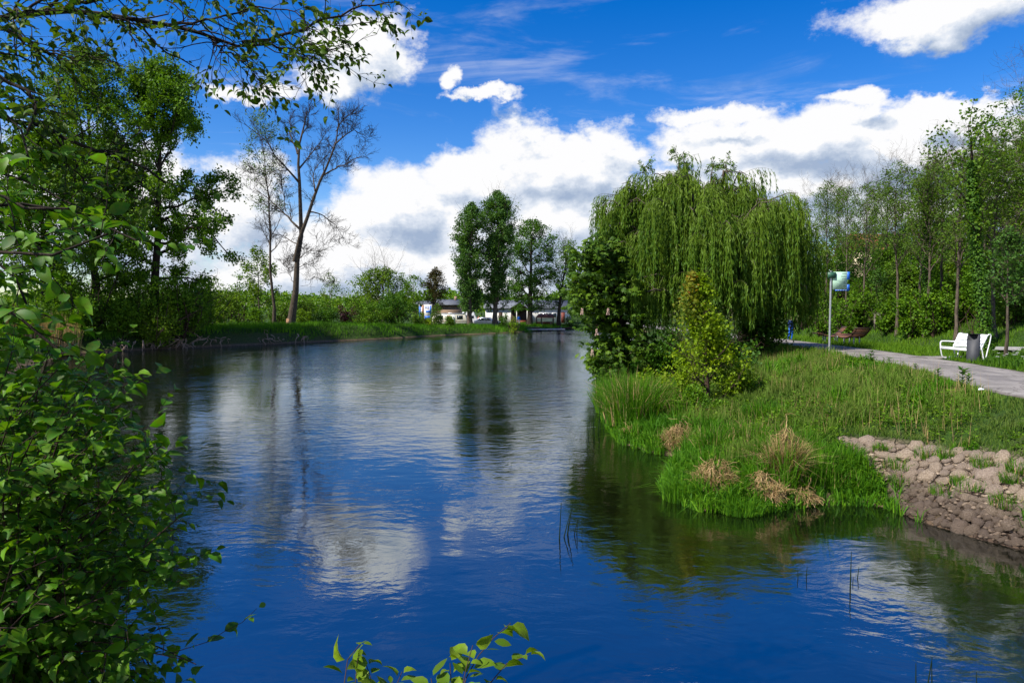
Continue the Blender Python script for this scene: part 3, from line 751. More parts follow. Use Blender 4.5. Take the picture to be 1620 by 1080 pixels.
# dead tree: skeleton laid out as photographed, then twigs
def dead_tree():
    rs = np.random.RandomState(8); Y = 82.0; b = base(460, Y)
    z = 1.928
    lines = [([(885, 990), (900, 900), (906, 830), (914, 760), (916, 700), (915, 620), (916, 560), (912, 515), (908, 470), (918, 420), (932, 372), (936, 340)], .40, 0, 0),
             ([(906, 800), (930, 720), (952, 650), (975, 590), (1000, 540), (1022, 500), (1040, 460), (1048, 410), (1052, 352)], .27, -1.0, -3),
             ([(1000, 540), (1040, 525), (1080, 520), (1135, 500)], .12, -1.5, -4.5), ([(1040, 460), (1075, 430), (1100, 415), (1138, 440)], .11, -3, -3),
             ([(1045, 420), (1070, 385), (1100, 372)], .07, -3, -4), ([(952, 650), (985, 655), (1015, 680), (1045, 740)], .10, -1, 2), ([(916, 700), (880, 665), (850, 640), (800, 600), (740, 560)], .16, 0, 3.2),
             ([(915, 560), (885, 525), (860, 495), (830, 440), (770, 395)], .15, 0, -2.5), ([(908, 470), (885, 425), (872, 390), (862, 340)], .13, 0, 2.5), ([(912, 515), (935, 470), (960, 430), (975, 380)], .12, 0, 3.0),
             ([(918, 420), (948, 390), (960, 350)], .08, 0, -2), ([(914, 745), (880, 735), (850, 715), (800, 705), (760, 690)], .08, 0, 3), ([(906, 800), (935, 775), (965, 765), (1000, 770)], .07, 0, -2),
             ([(904, 830), (925, 800), (955, 820), (975, 870)], .05, 0, 2), ([(885, 525), (860, 530), (820, 545), (770, 540)], .07, -1, -3), ([(975, 590), (960, 540), (970, 490), (1000, 450)], .10, -2, 2),
             ([(860, 640), (850, 600), (838, 560), (830, 520)], .06, 1.5, 3), ([(895, 860), (870, 830), (868, 790)], .04, 0, 2)]
    W_ = []; PP = []; RR = []
    for pts, r, dy0, dy1 in lines:
        n = len(pts); K = 10
        a = np.array([list(at(x / z, y / z, Y + 0) - b) for x, y in pts]); s = np.linspace(0, 1, n); s2 = np.linspace(0, 1, K)
        q = np.stack([np.interp(s2, s, a[:, k]) for k in range(3)], 1); q[:, 1] += dy0 + (dy1 - dy0) * s2
        q[1:-1] += rs.normal(0, .06, (K - 2, 3)); PP.append(q); RR.append(taper(np.array([r]), K, .16, .8)[0])
    PP = np.array(PP); RR = np.array(RR); PP[0, 0, 2] = -.3; RR[0, 0] *= 1.4; RR[0, 1] *= 1.1
    W_.append(tubes(PP, RR, 8))
    q, d, r, t, i = spawn(rs, PP[1:], RR[1:], 11, .2, 1, (20, 60)); keep = q[:, 2] > 5
    q, d, r = q[keep], d[keep], r[keep]; L2 = rs.uniform(.8, 2.4, len(q)) * np.interp(q[:, 2], [16, 24], [1, .45]); PA = grow(rs, q, d, L2, 6, .5, .5); RA = taper(np.minimum(r * .6, .05), 6, .3); W_.append(tubes(PA, RA, 4))
    q, d, r, t, i = spawn(rs, PA, RA, 6, .1, 1, (20, 60)); L3 = rs.uniform(.5, 1.5, len(q)); PB = grow(rs, q, d, L3, 5, .5, .4); RB = taper(np.maximum(r * .6, .016), 5, .6); W_.append(tubes(PB, RB, 3))
    q, d, r, t, i = spawn(rs, PB, RB, 5, .1, 1, (20, 55)); L4 = rs.uniform(.25, .7, len(q)); PC = grow(rs, q, d, L4, 3, .4, .3); RC = np.full((len(q), 3), .0135); TW = [W_.pop(), tubes(PC, RC, 3)]
    Vw, Fw = join(W_); t = empty('dead_tree', b, 0, 'large bare dead tree with forked pale brown branches standing alone on the left bank', 'tree')
    link('trunk', mesh_from('trunk', Vw, Fw, M['bark'], True), t)
    Vw, Fw = join(TW); link('twigs', mesh_from('twigs', Vw, Fw, M['bark_dark'], True), t, kind='stuff')
    mb = MB(); mb.sweep([PP[0, 0] + np.array([0, 0, .55]), PP[0, 0] + np.array([.0, 0, .85]), PP[0, 0] + np.array([.05, 0, 1.15])], .47, 10)
    o = mb.build('stripped_bark', M['bare_wood'], t, smooth=True); o['label'] = 'gnawed orange ring at the foot of the trunk'
dead_tree()

G2 = 'bushes behind the left bank'
shrub(480, 92, 466, 24, 's9', 'leaf_olive', 'olive bush directly right of the dead tree trunk', 3000, .2, G2, seed=10)
shrub(500, 96, 457, 26, 's10', 'leaf_mid', 'mid green bush two to the right of the dead tree', 3000, .22, G2, seed=11)
b, H7 = loc_tree(522, 100, 433)
plant_tree('young_tree', 'L7', b, 0, 'small see through pale tree left of the purple bush', 'tree', None, make=lambda: tree_mesh(61, H7, .1, round_prof(2.2, .3), nl=10, nleaf=1300, leaf=.22, leafmat_='leaf_light', clump=.8))
shrub(545, 97, 470, 17, 's11', 'leaf_purple', 'dark purple leaved bush among the green ones behind the bank', 2200, .22, G2, seed=12)
shrub(572, 100, 460, 26, 's12', 'leaf_mid', 'green bush right of the purple bush', 2600, .22, G2, seed=13)
b, H8 = loc_tree(606, 122, 424)
plant_tree('broadleaf_tree', 'L8', b, 0, 'wide light green round tree behind the bushes left of the houses', 'tree', None, make=lambda: tree_mesh(67, H8, .25, round_prof(6.3, .1), nl=26, t0=.12, n2=7, n3=5, nleaf=12000, leaf=.34, leafmat_='leaf_light', clump=.6))
shrub(570, 112, 441, 26, 's13', 'leaf_light', 'light green tall bush behind the purple one', 2600, .28, G2, seed=14)
b, H9 = loc_tree(655, 118, 436)
plant_tree('young_tree', 'L9', b, 0, 'thin crowned green tree between the light round tree and the rusty one', 'tree', None, make=lambda: tree_mesh(71, H9, .14, round_prof(2.8, .2), nl=12, nleaf=2200, leaf=.28, leafmat_='leaf_mid', clump=.8))
b, H10 = loc_tree(688, 119, 425)
plant_tree('broadleaf_tree', 'L10', b, 0, 'rusty brown green tree standing above the brown brick house', 'tree', None, make=lambda: tree_mesh(73, H10, .2, [(0, 0), (.25, .6), (.4, 2.4), (.7, 2.4), (.9, 1.2), (1.02, .2)], nl=22, nleaf=4200, leaf=.28, leafmat_='leaf_rust', clump=.6, up=.8))
shrub(622, 99, 457, 37, 's14', 'leaf_dark', 'big dark green rounded bush left of the blue and white board', 9000, .22, G2, seed=15, stems=16)
shrub(585, 95, 478, 30, 's15', 'leaf_mid', 'low green bush at the left foot of the big dark rounded bush', 3400, .2, G2, seed=16)
for k, (px, Y, top, hp, mt, lb) in enumerate([(340, 100, 470, 30, 'leaf_dark', 'dark bush seen under the crown edge of the tall trees'), (430, 97, 462, 28, 'leaf_mid', 'green bush behind the foot of the thin tree'),
                                   (452, 99, 470, 24, 'leaf_light', 'light bush between the thin tree and the dead tree'), (520, 93, 484, 22, 'leaf_dark', 'low dark bush left of the purple one'),
                                   (405, 84, 486, 16, 'leaf_mid', 'small round bush left of the thin tree base'), (481, 84, 489, 14, 'leaf_light', 'small light bush by the dead tree base'),
                                   (663, 104, 488, 14, 'leaf_mid', 'bush at the left foot of the blue and white board'), (712, 101, 497, 8, 'leaf_olive', 'small olive bush in front of the caravan'), (693, 104, 478, 12, 'leaf_olive', 'tall olive shrub right of the blue and white board')]):
    shrub(px, Y, top, hp, 'sm%d' % k, mt, lb, 2200, .2, G2, seed=30 + k)

# poplars and the trees round the houses
b, HP = loc_tree(744, 104, 325)
plant_tree('poplar', 'P1', b, 0, 'left poplar of the pair, leaning dark leafy column in front of the caravan', 'tree', 'poplars beside the river bend',
           make=lambda: tree_mesh(81, HP, .42, [(0, 0), (.09, 0), (.14, 2.0), (.35, 2.1), (.5, 2.8), (.62, 2.2), (.78, 2.7), (.92, 1.6), (1.02, .3)], nl=50, t0=.10, n2=6, n3=4, nleaf=26000, leaf=.27, leafmat_='leaf_blue', bark='bark_brown', fine=False, ang=(26, 58), up=.8, clump=.9, spread=.5, lean=(.04, 0), wander=.35))
b, HP2 = loc_tree(783, 107, 308)
plant_tree('poplar', 'P2', b, 0, 'right poplar of the pair, taller broad column of lighter leaves', 'tree', 'poplars beside the river bend',
           make=lambda: tree_mesh(83, HP2, .42, [(0, 0), (.09, 0), (.15, 2.2), (.4, 2.5), (.55, 3.3), (.68, 2.8), (.8, 3.4), (.93, 2.3), (1.02, .6)], nl=54, t0=.10, n2=6, n3=4, nleaf=32000, leaf=.27, leafmat_='leaf_blue', bark='bark_brown', fine=False, ang=(26, 60), up=.8, clump=.9, spread=.5, lean=(.02, 0), wander=.35))
b, HA = loc_tree(838, 116, 348)
plant_tree('broadleaf_tree', 'A1', b, 0, 'dark loose crowned tree with thick upright trunk in front of the white house', 'tree', None,
           make=lambda: tree_mesh(87, HA, .5, [(0, 0), (.10, 0), (.16, 4.4), (.5, 5.2), (.7, 4.9), (.9, 3.2), (1.02, .8)], nl=30, t0=.12, n2=8, n3=5, nleaf=19000, leaf=.27, leafmat_='leaf_dark', bark='bark_dark', ang=(45, 85), up=.4, clump=.9))
b, HB = loc_tree(884, 119, 380)
plant_tree('broadleaf_tree', 'A2', b, 0, 'leaning forked tree with thin pale crown at the river landing', 'tree', None,
           make=lambda: tree_mesh(89, HB, .38, [(0, 0), (.2, 0), (.3, 2.8), (.6, 4.4), (.85, 3.2), (1.02, .6)], nl=16, t0=.22, n2=8, n3=6, nleaf=5200, leaf=.25, leafmat_='leaf_olive', bark='bark_dark', ang=(25, 65), up=.6, clump=1.0, lean=(.14, 0)))
shrub(797, 112, 490, 8, 'h1', 'leaf_dark', 'narrow dark shrub against the white house wall', 1200, .2, None, seed=50)
shrub(906, 121, 497, 14, 'h2', 'leaf_dark', 'low clipped dark bush beside the landing stage', 1200, .2, None, seed=51)
shrub(812, 103, 497, 7, 'h3', 'leaf_yellow', 'small bright yellow green bush on the bank left of the jetty', 700, .18, None, seed=52)
shrub(680, 100, 499, 7, 'h4', 'leaf_yellow', 'small bright yellow green bush in front of the blue board', 700, .18, None, seed=53)

# far-off woods that close the view
rs = np.random.RandomState(99)
def woods(name, X0, X1, Y0, Y1, top, n, leaf, mat):
    x = rs.uniform(X0, X1, n); y = Y0 + (Y1 - Y0) * rs.rand(n)
    env = top * (0.62 + 0.9 * (vnoise(x, y * 0 + Y0, .11) + .5) * .6 + .35 * vnoise(x, y, .4))
    z = np.sqrt(rs.rand(n)) * env + 1.5
    q = np.stack([x, y, z], 1)
    return link(name, leafmesh(rs, name, q, rs.normal(size=(n, 3)), nrm(rs.normal(0, .8, (n, 3)) + [0, 0, 1]), leaf * rs.uniform(.7, 1.3, n), leaf * .8, LEAF_Q, M[mat]), kind='stuff')
o = woods('distant_woods', -170, 20, 170, 215, 6.5, 26000, .8, 'leaf_mid'); tag(o, 'far off strip of low green woods closing the view behind the bushes', 'woods')
o = woods('distant_woods', 20, 150, 190, 240, 8.5, 16000, .9, 'leaf_olive'); tag(o, 'far off strip of woods at the end of the river behind the landing', 'woods')

# ================================================================== WILLOW, CHESTNUT, MAPLE
def willow():
    rs = np.random.RandomState(4); b = Vector((9.55, 34.6, 0)); b.z = hz(b.x, b.y)
    top = at(1110, 268, 34.6).z - b.z; Rx = 5.75; Ry = 4.9
    t = empty('willow', b, 0, 'big weeping willow with long hanging yellow green curtains on the right bank', 'tree')
    tr = np.array([[(0, 0, -.3), (.1, 0, 1.2), (.2, .1, 2.4), (.15, .1, 3.6), (.1, 0, 4.8)]], float); Rt = np.array([[.62, .48, .42, .38, .3]])
    W_ = [tubes(tr, Rt, 10)]
    n = 150
    # arching limbs end over a lumpy dome; they rise, bend over and hang
    az = np.arange(n) * 2.399 + rs.uniform(-.2, .2, n)
    lev = np.concatenate([rs.uniform(.62, 1.0, 96), rs.uniform(.25, .62, n - 96)]); rs.shuffle(lev)
    er = np.sqrt(np.clip(1 - ((lev - .25) / .80) ** 2, .02, 1)) * rs.uniform(.45, 1.03, n)
    # a broad flat-topped mound whose shoulder falls away on the path side
    hi = lev > .62
    rr = np.where(hi, np.sqrt(rs.rand(n)) * .98, rs.uniform(.7, 1.02, n)); ux = np.cos(az) * rr; uy = np.sin(az) * rr
    tx = ux * Rx; ty = uy * Ry
    ztop = top * np.interp(ux, [-1, -.82, -.55, 0, .5, .72, .9, 1.0], [.80, .92, .99, 1.0, .985, .90, .78, .62]) * (1 - .30 * uy ** 2)
    tz = np.where(hi, ztop * rs.uniform(.86, 1.0, n), ztop * rs.uniform(.42, .80, n))
    K = 9; s = np.linspace(0, 1, K)[None, :, None]
    st = np.stack([rs.uniform(-.15, .3, n), rs.uniform(-.15, .2, n), rs.uniform(2.4, 4.7, n)], 1)[:, None]
    en = np.stack([tx, ty, tz], 1)[:, None]
    mid = st * .35 + en * .65; mid[:, :, 2] = np.maximum(en[:, :, 2] * 1.04, st[:, :, 2]) + .35
    P1 = (1 - s) ** 2 * st + 2 * s * (1 - s) * mid + s * s * en; P1[:, 1:-1] += rs.normal(0, .09, (n, K - 2, 3))
    R1 = taper(np.full(n, .075), K, .18); R1[:14] *= 2.0
    W_.append(tubes(P1, R1, 5))
    # side shoots that carry the strands
    q, d, r, tt, i = spawn(rs, P1, R1, 4, .45, 1.0, (25, 70)); d[:, 2] = np.abs(d[:, 2]) * .5 + .1
    L = rs.uniform(.6, 1.5, len(q)); P2_ = grow(rs, q, d, L, 5, .3, -1.6); R2 = taper(r * .5, 5, .4); W_.append(tubes(P2_, R2, 3))
    # strands
    ns = 9
    q1, d1, r1, t1, i1 = spawn(rs, P2_, R2, ns, .15, 1.0, (10, 60)); limb = i[i1]
    q0, d0, r0_, t0_, i0 = spawn(rs, P1, R1, 10, .55, 1.0, (10, 60)); limb = np.concatenate([limb, i0])
    q = np.concatenate([q1, q0]); d = np.concatenate([d1, d0])
    m = len(q)
    floor = np.interp(q[:, 0], [-5.7, -3.8, -1.7, 1, 3.5, 5.7], [3.0, 2.0, .9, 1.8, 2.3, 1.1]) + rs.uniform(0, 1.6, m)
    ln = np.minimum(np.maximum(q[:, 2] - floor, .5), np.random.RandomState(77).uniform(.9, 4.6, n)[limb] * rs.uniform(.5, 1.15, m))
    K = 9; st = (ln / (K - 1))[:, None]; P = np.empty((m, K, 3)); P[:, 0] = q; dd = nrm(d * .8 + [0, 0, .2])
    sway = rs.normal(0, .05, (m, 3)); sway[:, 2] = 0
    for k in range(1, K):
        dd = nrm(dd * .52 + np.array([0, 0, -.8]) + sway + rs.normal(0, .05, (m, 3))); P[:, k] = P[:, k - 1] + dd * st
    Vs_, Fs_ = tubes(P[:, ::2], np.full((m, 5), .009), 3)
    link('strands', mesh_from('strands', Vs_, Fs_, M['leaf_willow'], True, rnd=np.full(len(Vs_), .9)), t, kind='stuff')
    Vw, Fw = join(W_); link('trunk', mesh_from('trunk', Vw, Fw, M['bark_brown'], True), t)
    # narrow leaves along each strand, pointing down and out
    nlv = np.maximum((ln * 11.5).astype(int), 6); idx = np.repeat(np.arange(m), nlv); N_ = len(idx); tt = rs.uniform(0.02, 1, N_)
    q, tg, _ = sample(P, np.ones((m, K)), idx, tt)
    side = rs.normal(size=(N_, 3)); side[:, 2] *= .3
    d = nrm(tg * 1.0 + nrm(side) * .55 + [0, 0, -.35]); q = q + rs.normal(0, .035, (N_, 3))
    nn = nrm(rs.normal(size=(N_, 3)))
    rv = np.clip(.55 * (rs.rand(n) ** 1.2)[limb][idx] + .25 * rs.rand(m)[idx] + .3 * rs.rand(N_) - .05, 0, 1)
    print('willow leaves', N_)
    me = leafmesh(rs, 'crown', q, d, nn, rs.uniform(.16, .30, N_), rs.uniform(.04, .065, N_), LEAF_W, M['leaf_willow'], rv, tip=np.clip(1 - tt * 2.5, 0, 1))
    link('crown', me, t)
    # a few stray shoots on the top
    o6 = np.argsort(-P1[:, -1, 2])[:6]; q = P1[o6, -2].copy()
    P = grow(rs, q, np.array([(.1, 0, 1)] * 6) + rs.normal(0, .25, (6, 3)), np.array([1.2, .8, .7, .6, .5, .6]), 6, .4, -.6); R_ = taper(np.full(6, .03), 6, .3)
    q2, d2, r2, t2, i2 = spawn(rs, P, R_, 8, .1, 1, (30, 80)); PB = grow(rs, q2, d2, rs.uniform(.25, .6, len(q2)), 5, .3, -1.2); RB = taper(r2 * .6, 5, .4)
    for j in range(6):
        Vw, Fw = join([tubes(P[j:j + 1], R_[j:j + 1], 4), tubes(PB[j * 8:j * 8 + 8], RB[j * 8:j * 8 + 8], 3)]); w = link('top_shoot', mesh_from('top_shoot', Vw, Fw, M['bark_brown'], True), t, kind='stuff')
    idx = rs.randint(0, len(PB), 1500); q, tg, _ = sample(PB, RB, idx, rs.rand(1500))
    link('foliage', leafmesh(rs, 'foliage', q + rs.normal(0, .05, q.shape), nrm(tg + rs.normal(0, .5, q.shape) + [0, 0, -.5]), rs.normal(size=q.shape), rs.uniform(.12, .2, 1500), .045, LEAF_W, M['leaf_willow']), t, kind='stuff')
willow()

def chestnut():
    rs = np.random.RandomState(14); Y = 32.6; b = Vector((5.6, 33.2, 0)); b.z = hz(b.x, b.y)
    t = empty('chestnut_tree', b, 0, 'dark chestnut tree with fans of drooping leaflets leaning over the water, left of the willow', 'tree')
    tips = []
    rows = [(390, 925, 965), (410, 905, 990), (435, 895, 1000), (460, 893, 1010), (485, 895, 1015), (510, 915, 1020), (535, 925, 1030), (560, 930, 1030), (585, 940, 1000), (604, 948, 985)]
    for py, x0, x1 in rows:
        for k in range(20):
            px = rs.uniform(x0 - 3, x1); YY = Y + rs.uniform(-2.6, 2.2); tips.append(list(at(px, py + rs.uniform(-13, 13), YY) - b))
    tips = np.array(tips); n = len(tips)
    trunk = np.array([[(0, 0, -.3), (-.1, 0, 1.1), (-.3, -.1, 2.3), (-.5, -.2, 3.5), (-.7, -.2, 4.7), (-.9, -.2, 5.6)]]); Rt = np.array([[.3, .24, .2, .16, .1, .04]])
    tt = np.clip((tips[:, 2] * .75) / 5.6, .08, .98); q, tg, r = sample(trunk, Rt, np.zeros(n, int), tt)
    K = 7; s = np.linspace(0, 1, K)[None, :, None]; mid = (q + tips) / 2 + [0, 0, .5]
    P = (1 - s) ** 2 * q[:, None] + 2 * s * (1 - s) * mid[:, None] + s * s * tips[:, None]; R_ = taper(np.full(n, .03), K, .3)
    q2, d2, r2, t2, i2 = spawn(rs, P, R_, 5, .45, 1, (30, 75)); PB = grow(rs, q2, d2, rs.uniform(.25, .6, len(q2)), 4, .3, -.1); RB = taper(r2 * .6, 4, .5)
    Vw, Fw = join([tubes(trunk, Rt, 8), tubes(P, R_, 4), tubes(PB, RB, 3)]); link('trunk', mesh_from('trunk', Vw, Fw, M['bark_dark'], True), t)
    # palmate leaves: seven leaflets fanned round a point, drooping
    centers = np.concatenate([PB[:, -1], PB[:, 2], P[:, -1], P[:, 4], P[:, 5]]); centers = np.concatenate([centers, centers[::3] + rs.normal(0, .22, centers[::3].shape)])
    C = len(centers); ax = nrm(rs.normal(0, .45, (C, 3)) + [0, -.15, 1]); u = nrm(np.cross(ax, rs.normal(size=(C, 3)))); v = np.cross(ax, u)
    size = rs.uniform(.22, .34, C); rv0 = rs.rand(C)
    def fan(cs, ax, u, v, size):
        pp = []; dd = []; nn = []; ll = []
        for k in range(7):
            a = (k - 3) * .72 + 0; L = size * (1.0 - .10 * abs(k - 3))
            d = u * math.cos(a) + v * math.sin(a) - ax * .55
            pp.append(cs); dd.append(d); nn.append(ax); ll.append(L)
        return np.concatenate(pp), np.concatenate(dd), np.concatenate(nn), np.concatenate(ll)
    T7 = (np.array([(0, 0, 0), (.62, -.5, .03), (.62, 0, .0), (.62, .5, .03), (1, 0, -.10)]), np.array([(0, 1, 2), (0, 2, 3), (1, 4, 2), (2, 4, 3)]))
    # the fans that show largest are leaves of their own, the rest one mass
    order = np.argsort(centers[:, 1] - 0.2 * np.abs(centers[:, 0])); big = order[:260]; rest = order[260:]
    p_, d_, n_, l_ = fan(centers[rest], ax[rest], u[rest], v[rest], size[rest])
    link('foliage', leafmesh(rs, 'foliage', p_, d_, n_, l_, l_ * .42, T7, M['leaf_chestnut'], np.tile(rv0[rest], 7)), t, kind='stuff')
    var = []
    for k in range(4):
        z3 = np.array([[0, 0, 0.]]); p_, d_, n_, l_ = fan(z3, np.array([[0, 0, 1.]]), np.array([[1., 0, 0]]), np.array([[0, 1., 0]]), np.array([.27]))
        var.append(leafmesh(rs, 'leaf', p_, d_ + rs.normal(0, .06, d_.shape), n_, l_, l_ * .42, T7, M['leaf_chestnut'], np.full(7, (k + .5) / 4)))
    for c_ in big:
        o = link('leaf', var[rs.randint(4)], t); Mx = Matrix((u[c_], v[c_], ax[c_])).transposed().to_4x4(); Mx.translation = Vector(centers[c_]); o.matrix_local = Mx
    for (px, py) in [(921, 498), (937, 563), (944, 531), (962, 498)]:
        mb = MB(); q = at(px, py, Y - 2.7) - b
        for k in range(46):
            s = rs.rand(); a = rs.uniform(0, 6.28); rr = .055 * (1 - s * .8); c0 = Vector((q.x + math.cos(a) * rr, q.y + math.sin(a) * rr, q.z + s * .28)); mb.bar(c0, c0 + Vector((math.cos(a) * .03, math.sin(a) * .03, .012)), .028, sides=3)
        mb.build('flower_candle', M['flower_candle'], t)
chestnut()

def maple():
    rs = np.random.RandomState(21); b = base(1122, 21.8)
    t = empty('young_maple', b, 0, 'bright yellow green young maple with reddish top shoots in front of the willow', 'tree')
    Ht = at(1090, 432, 21.8).z - b.z
    wood, lm = tree_mesh(25, Ht, .06, [(0, 1.5), (.12, 1.75), (.26, 1.4), (.42, .95), (.50, .50), (.60, .75), (.72, .32), (.82, .42), (.92, .22), (1.02, .08)], nl=34, t0=.02, n2=6, n3=4, nleaf=11000, leaf=.105, leafmat_='leaf_yellow', bark='twig', ang=(35, 70), up=.6, lean=(-.055, 0), clump=2.2, lw=.8)
    link('trunk', wood, t)
    # upper leaves are olive and reddish, lower ones bright
    link('crown', lm, t)
    tops = at(1092, 475, 21.8) - b; n = 1500; z = rs.rand(n) ** .8
    n = 900; z = z[:n]; q = np.stack([tops.x + rs.normal(0, .24, n) * (1.1 - .85 * z) + .04, rs.normal(0, .22, n) * (1.1 - .8 * z), Ht * (.62 + .38 * z)], 1)
    o = link('crown', leafmesh(rs, 'crown', q, rs.normal(size=q.shape) - [0, 0, .3], nrm(rs.normal(0, .6, q.shape) + [0, 0, 1]), .11 * rs.uniform(.7, 1.4, n), .10, LEAF_Q, M['leaf_maple_top'], np.clip(z * .55 + rs.normal(0, .22, n), 0, 1)), t)
    o['label'] = 'olive and reddish young leaves at the top'
maple()
G3 = 'low bushes on the right bank below the willow'
shrub(1035, 23, 578, 38, 'r1', 'leaf_yellow', 'low bright green bush left of the young maple foot, above the reeds', 4200, .085, G3, seed=60)
shrub(1165, 22.5, 565, 36, 'r2', 'leaf_yellow', 'low yellow green bush at the right foot of the young maple', 3800, .085, G3, seed=61)
shrub(1100, 20.5, 600, 34, 'r2b', 'leaf_mid', 'mid green leafy bush below the young maple, nearest the water', 3200, .085, G3, seed=66)
shrub(1195, 27.5, 538, 22, 'r3', 'leaf_blue', 'small blue green elder bush standing alone in the grass right of the maple', 1200, .12, G3, seed=62, stems=4)
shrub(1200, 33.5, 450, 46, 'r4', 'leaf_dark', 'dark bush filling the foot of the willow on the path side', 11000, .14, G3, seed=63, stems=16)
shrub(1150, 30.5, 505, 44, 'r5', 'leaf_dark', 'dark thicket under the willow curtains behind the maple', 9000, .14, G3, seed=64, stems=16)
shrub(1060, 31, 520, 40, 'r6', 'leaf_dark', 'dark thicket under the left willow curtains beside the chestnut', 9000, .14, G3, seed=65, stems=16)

shrub(1010, 26, 590, 26, 'r7', 'leaf_mid', 'low green bush at the water side below the chestnut', 2600, .09, G3, seed=67)
shrub(1140, 20.0, 640, 22, 'r8', 'leaf_mid', 'small leafy bush in the grass right below the young maple', 1800, .08, G3, seed=68)
# ================================================================== TREES ON THE RIGHT SLOPE
def slope_tree_meshes():
    out = {}
    for k, (Hh, sd, nlf, mt, cr) in enumerate([(13, 101, 3200, 'leaf_olive', 2.2), (12, 102, 2600, 'leaf_olive', 2.0), (13, 103, 4200, 'leaf_light', 2.4), (11, 104, 2200, 'leaf_olive', 2.0), (13, 105, 9000, 'leaf_mid', 3.0)]):
        out[k] = (Hh, lambda Hh=Hh, sd=sd, nlf=nlf, mt=mt, cr=cr: tree_mesh(sd, Hh, .115, [(0, 0), (.35, 0), (.42, cr * .6), (.6, cr * .9), (.8, cr), (.93, cr * .7), (1.03, .2)], nl=22, t0=.38, n2=7, n3=5, nleaf=int(nlf * 1.9), leaf=.125, leafmat_=mt, bark='bark' if k in (0, 3) else 'bark_brown', ang=(20, 48), up=.9, clump=.9, wander=.5))
    return out
ST = slope_tree_meshes()
G4 = 'thin trees on the wooded slope beyond the path'
SL = [(1262, 62, 318, 1, 'thin tree rising behind the right shoulder of the willow'), (1302, 58, 292, 0, 'first slender tree behind the signpost, pale trunk seen left of the sign'),
      (1338, 52, 300, 1, 'slender tree just behind the wooden loungers, slightly leaning'), (1366, 47, 296, 3, 'forked pale trunk leaning left, right of the loungers'),
      (1420, 40, 262, 0, 'pale straight trunk standing clear in the grass between loungers and bench'), (1452, 43, 285, 1, 'thin tree right behind the clear standing pale trunk'),
      (1462, 37, 268, 0, 'straight grey trunk tree left of the ivy trunk above the bench'), (1490, 39, 255, 2, 'dark green leafy tree behind the white bench'),
      (1513, 33, 246, 3, 'reddish brown trunk tree directly above the white bench'), (1535, 40, 262, 1, 'thin tree uphill between the reddish trunk and the leaning trunk'),
      (1556, 44, 240, 2, 'high leafy tree upslope near the right edge'), (1578, 30, 238, 0, 'leaning dark trunk tree to the right of the litter bin'),
      (1600, 36, 228, 2, 'tree with high crown close to the right edge of the view'), (1400, 56, 300, 3, 'small pale trunk far back on the slope behind the timber tree guard'),
      (1475, 55, 262, 3, 'far back slender tree with light crown above the bench'), (1432, 60, 300, 1, 'background slope tree with thin crown above the grey trunk'), (1380, 66, 310, 2, 'background leafy tree above the loungers'),
      (1322, 70, 300, 3, 'far thin tree behind the sign panel'), (1545, 56, 245, 0, 'far high tree on the crest of the slope'), (1640, 31, 130, 4, 'tall dark leafy tree cut by the right edge of the view'), (1625, 44, 195, 4, 'dense dark tree behind the right edge tree')]
rs = np.random.RandomState(31)
for (px, Y, top, kind, lb) in SL:
    b = base(px, Y); Hh, mk = ST[kind]; need = at(px, top, Y).z - b.z
    plant_tree('slender_tree', 'ST%d' % kind, b, rs.uniform(0, 6.28), lb, 'tree', G4, scale=1.0 if need > 10 else .85, zs=need / Hh, make=mk)

def ivy_trunk(px, Y, lbl, lean):
    rs = np.random.RandomState(int(px)); b = base(px, Y); t = empty('ivy_covered_tree', b, 0, lbl, 'tree', 'trees wrapped in ivy on the slope')
    Hh = 9.0; K = 10; s = np.linspace(0, 1, K); P = np.stack([lean * s, .2 * np.sin(s * 4), s * Hh - .2], 1)[None]; R_ = taper(np.array([.14]), K, .3)
    q, d, r, tt, i = spawn(rs, P, R_, 12, .5, 1, (20, 50)); PB = grow(rs, q, d, rs.uniform(1, 2.5, 12), 6, .4, .5); RB = taper(r * .5, 6, .3)
    Vw, Fw = join([tubes(P, R_, 8), tubes(PB, RB, 4)]); link('trunk', mesh_from('trunk', Vw, Fw, M['bark_dark'], True), t)
    n = 7000; q, tg, _ = sample(P, R_, np.zeros(n, int), rs.rand(n) ** .9 * .9); a = rs.uniform(0, 6.28, n); rr = np.abs(rs.normal(.20, .09, n)) * (1 - .4 * q[:, 2] / Hh)
    q = q + np.stack([np.cos(a) * rr, np.sin(a) * rr, 0 * a], 1)
    link('ivy', leafmesh(rs, 'ivy', q, nrm(np.stack([np.cos(a) * .4, np.sin(a) * .4, -1 + 0 * a], 1) + rs.normal(0, .3, q.shape)), nrm(np.stack([np.cos(a), np.sin(a), .4 + 0 * a], 1)), .085, .08, LEAF_Q, M['leaf_dark']), t)
    idx = rs.randint(0, 12, 900); q, tg, _ = sample(PB, RB, idx, rs.uniform(.3, 1, 900)); link('crown', leafmesh(rs, 'crown', q + rs.normal(0, .25, q.shape), rs.normal(size=q.shape), nrm(rs.normal(0, .7, q.shape) + [0, 0, 1]), .16, .13, LEAF_Q, M['leaf_olive']), t)
ivy_trunk(1473, 38, 'trunk thickly wrapped in dark ivy left of the white bench', -.5)
ivy_trunk(1532, 37, 'dark ivy wrapped trunk uphill behind the litter bin', .4)
ivy_trunk(1568, 29, 'ivy wrapped trunk leaning left near the young staked tree', -1.2)

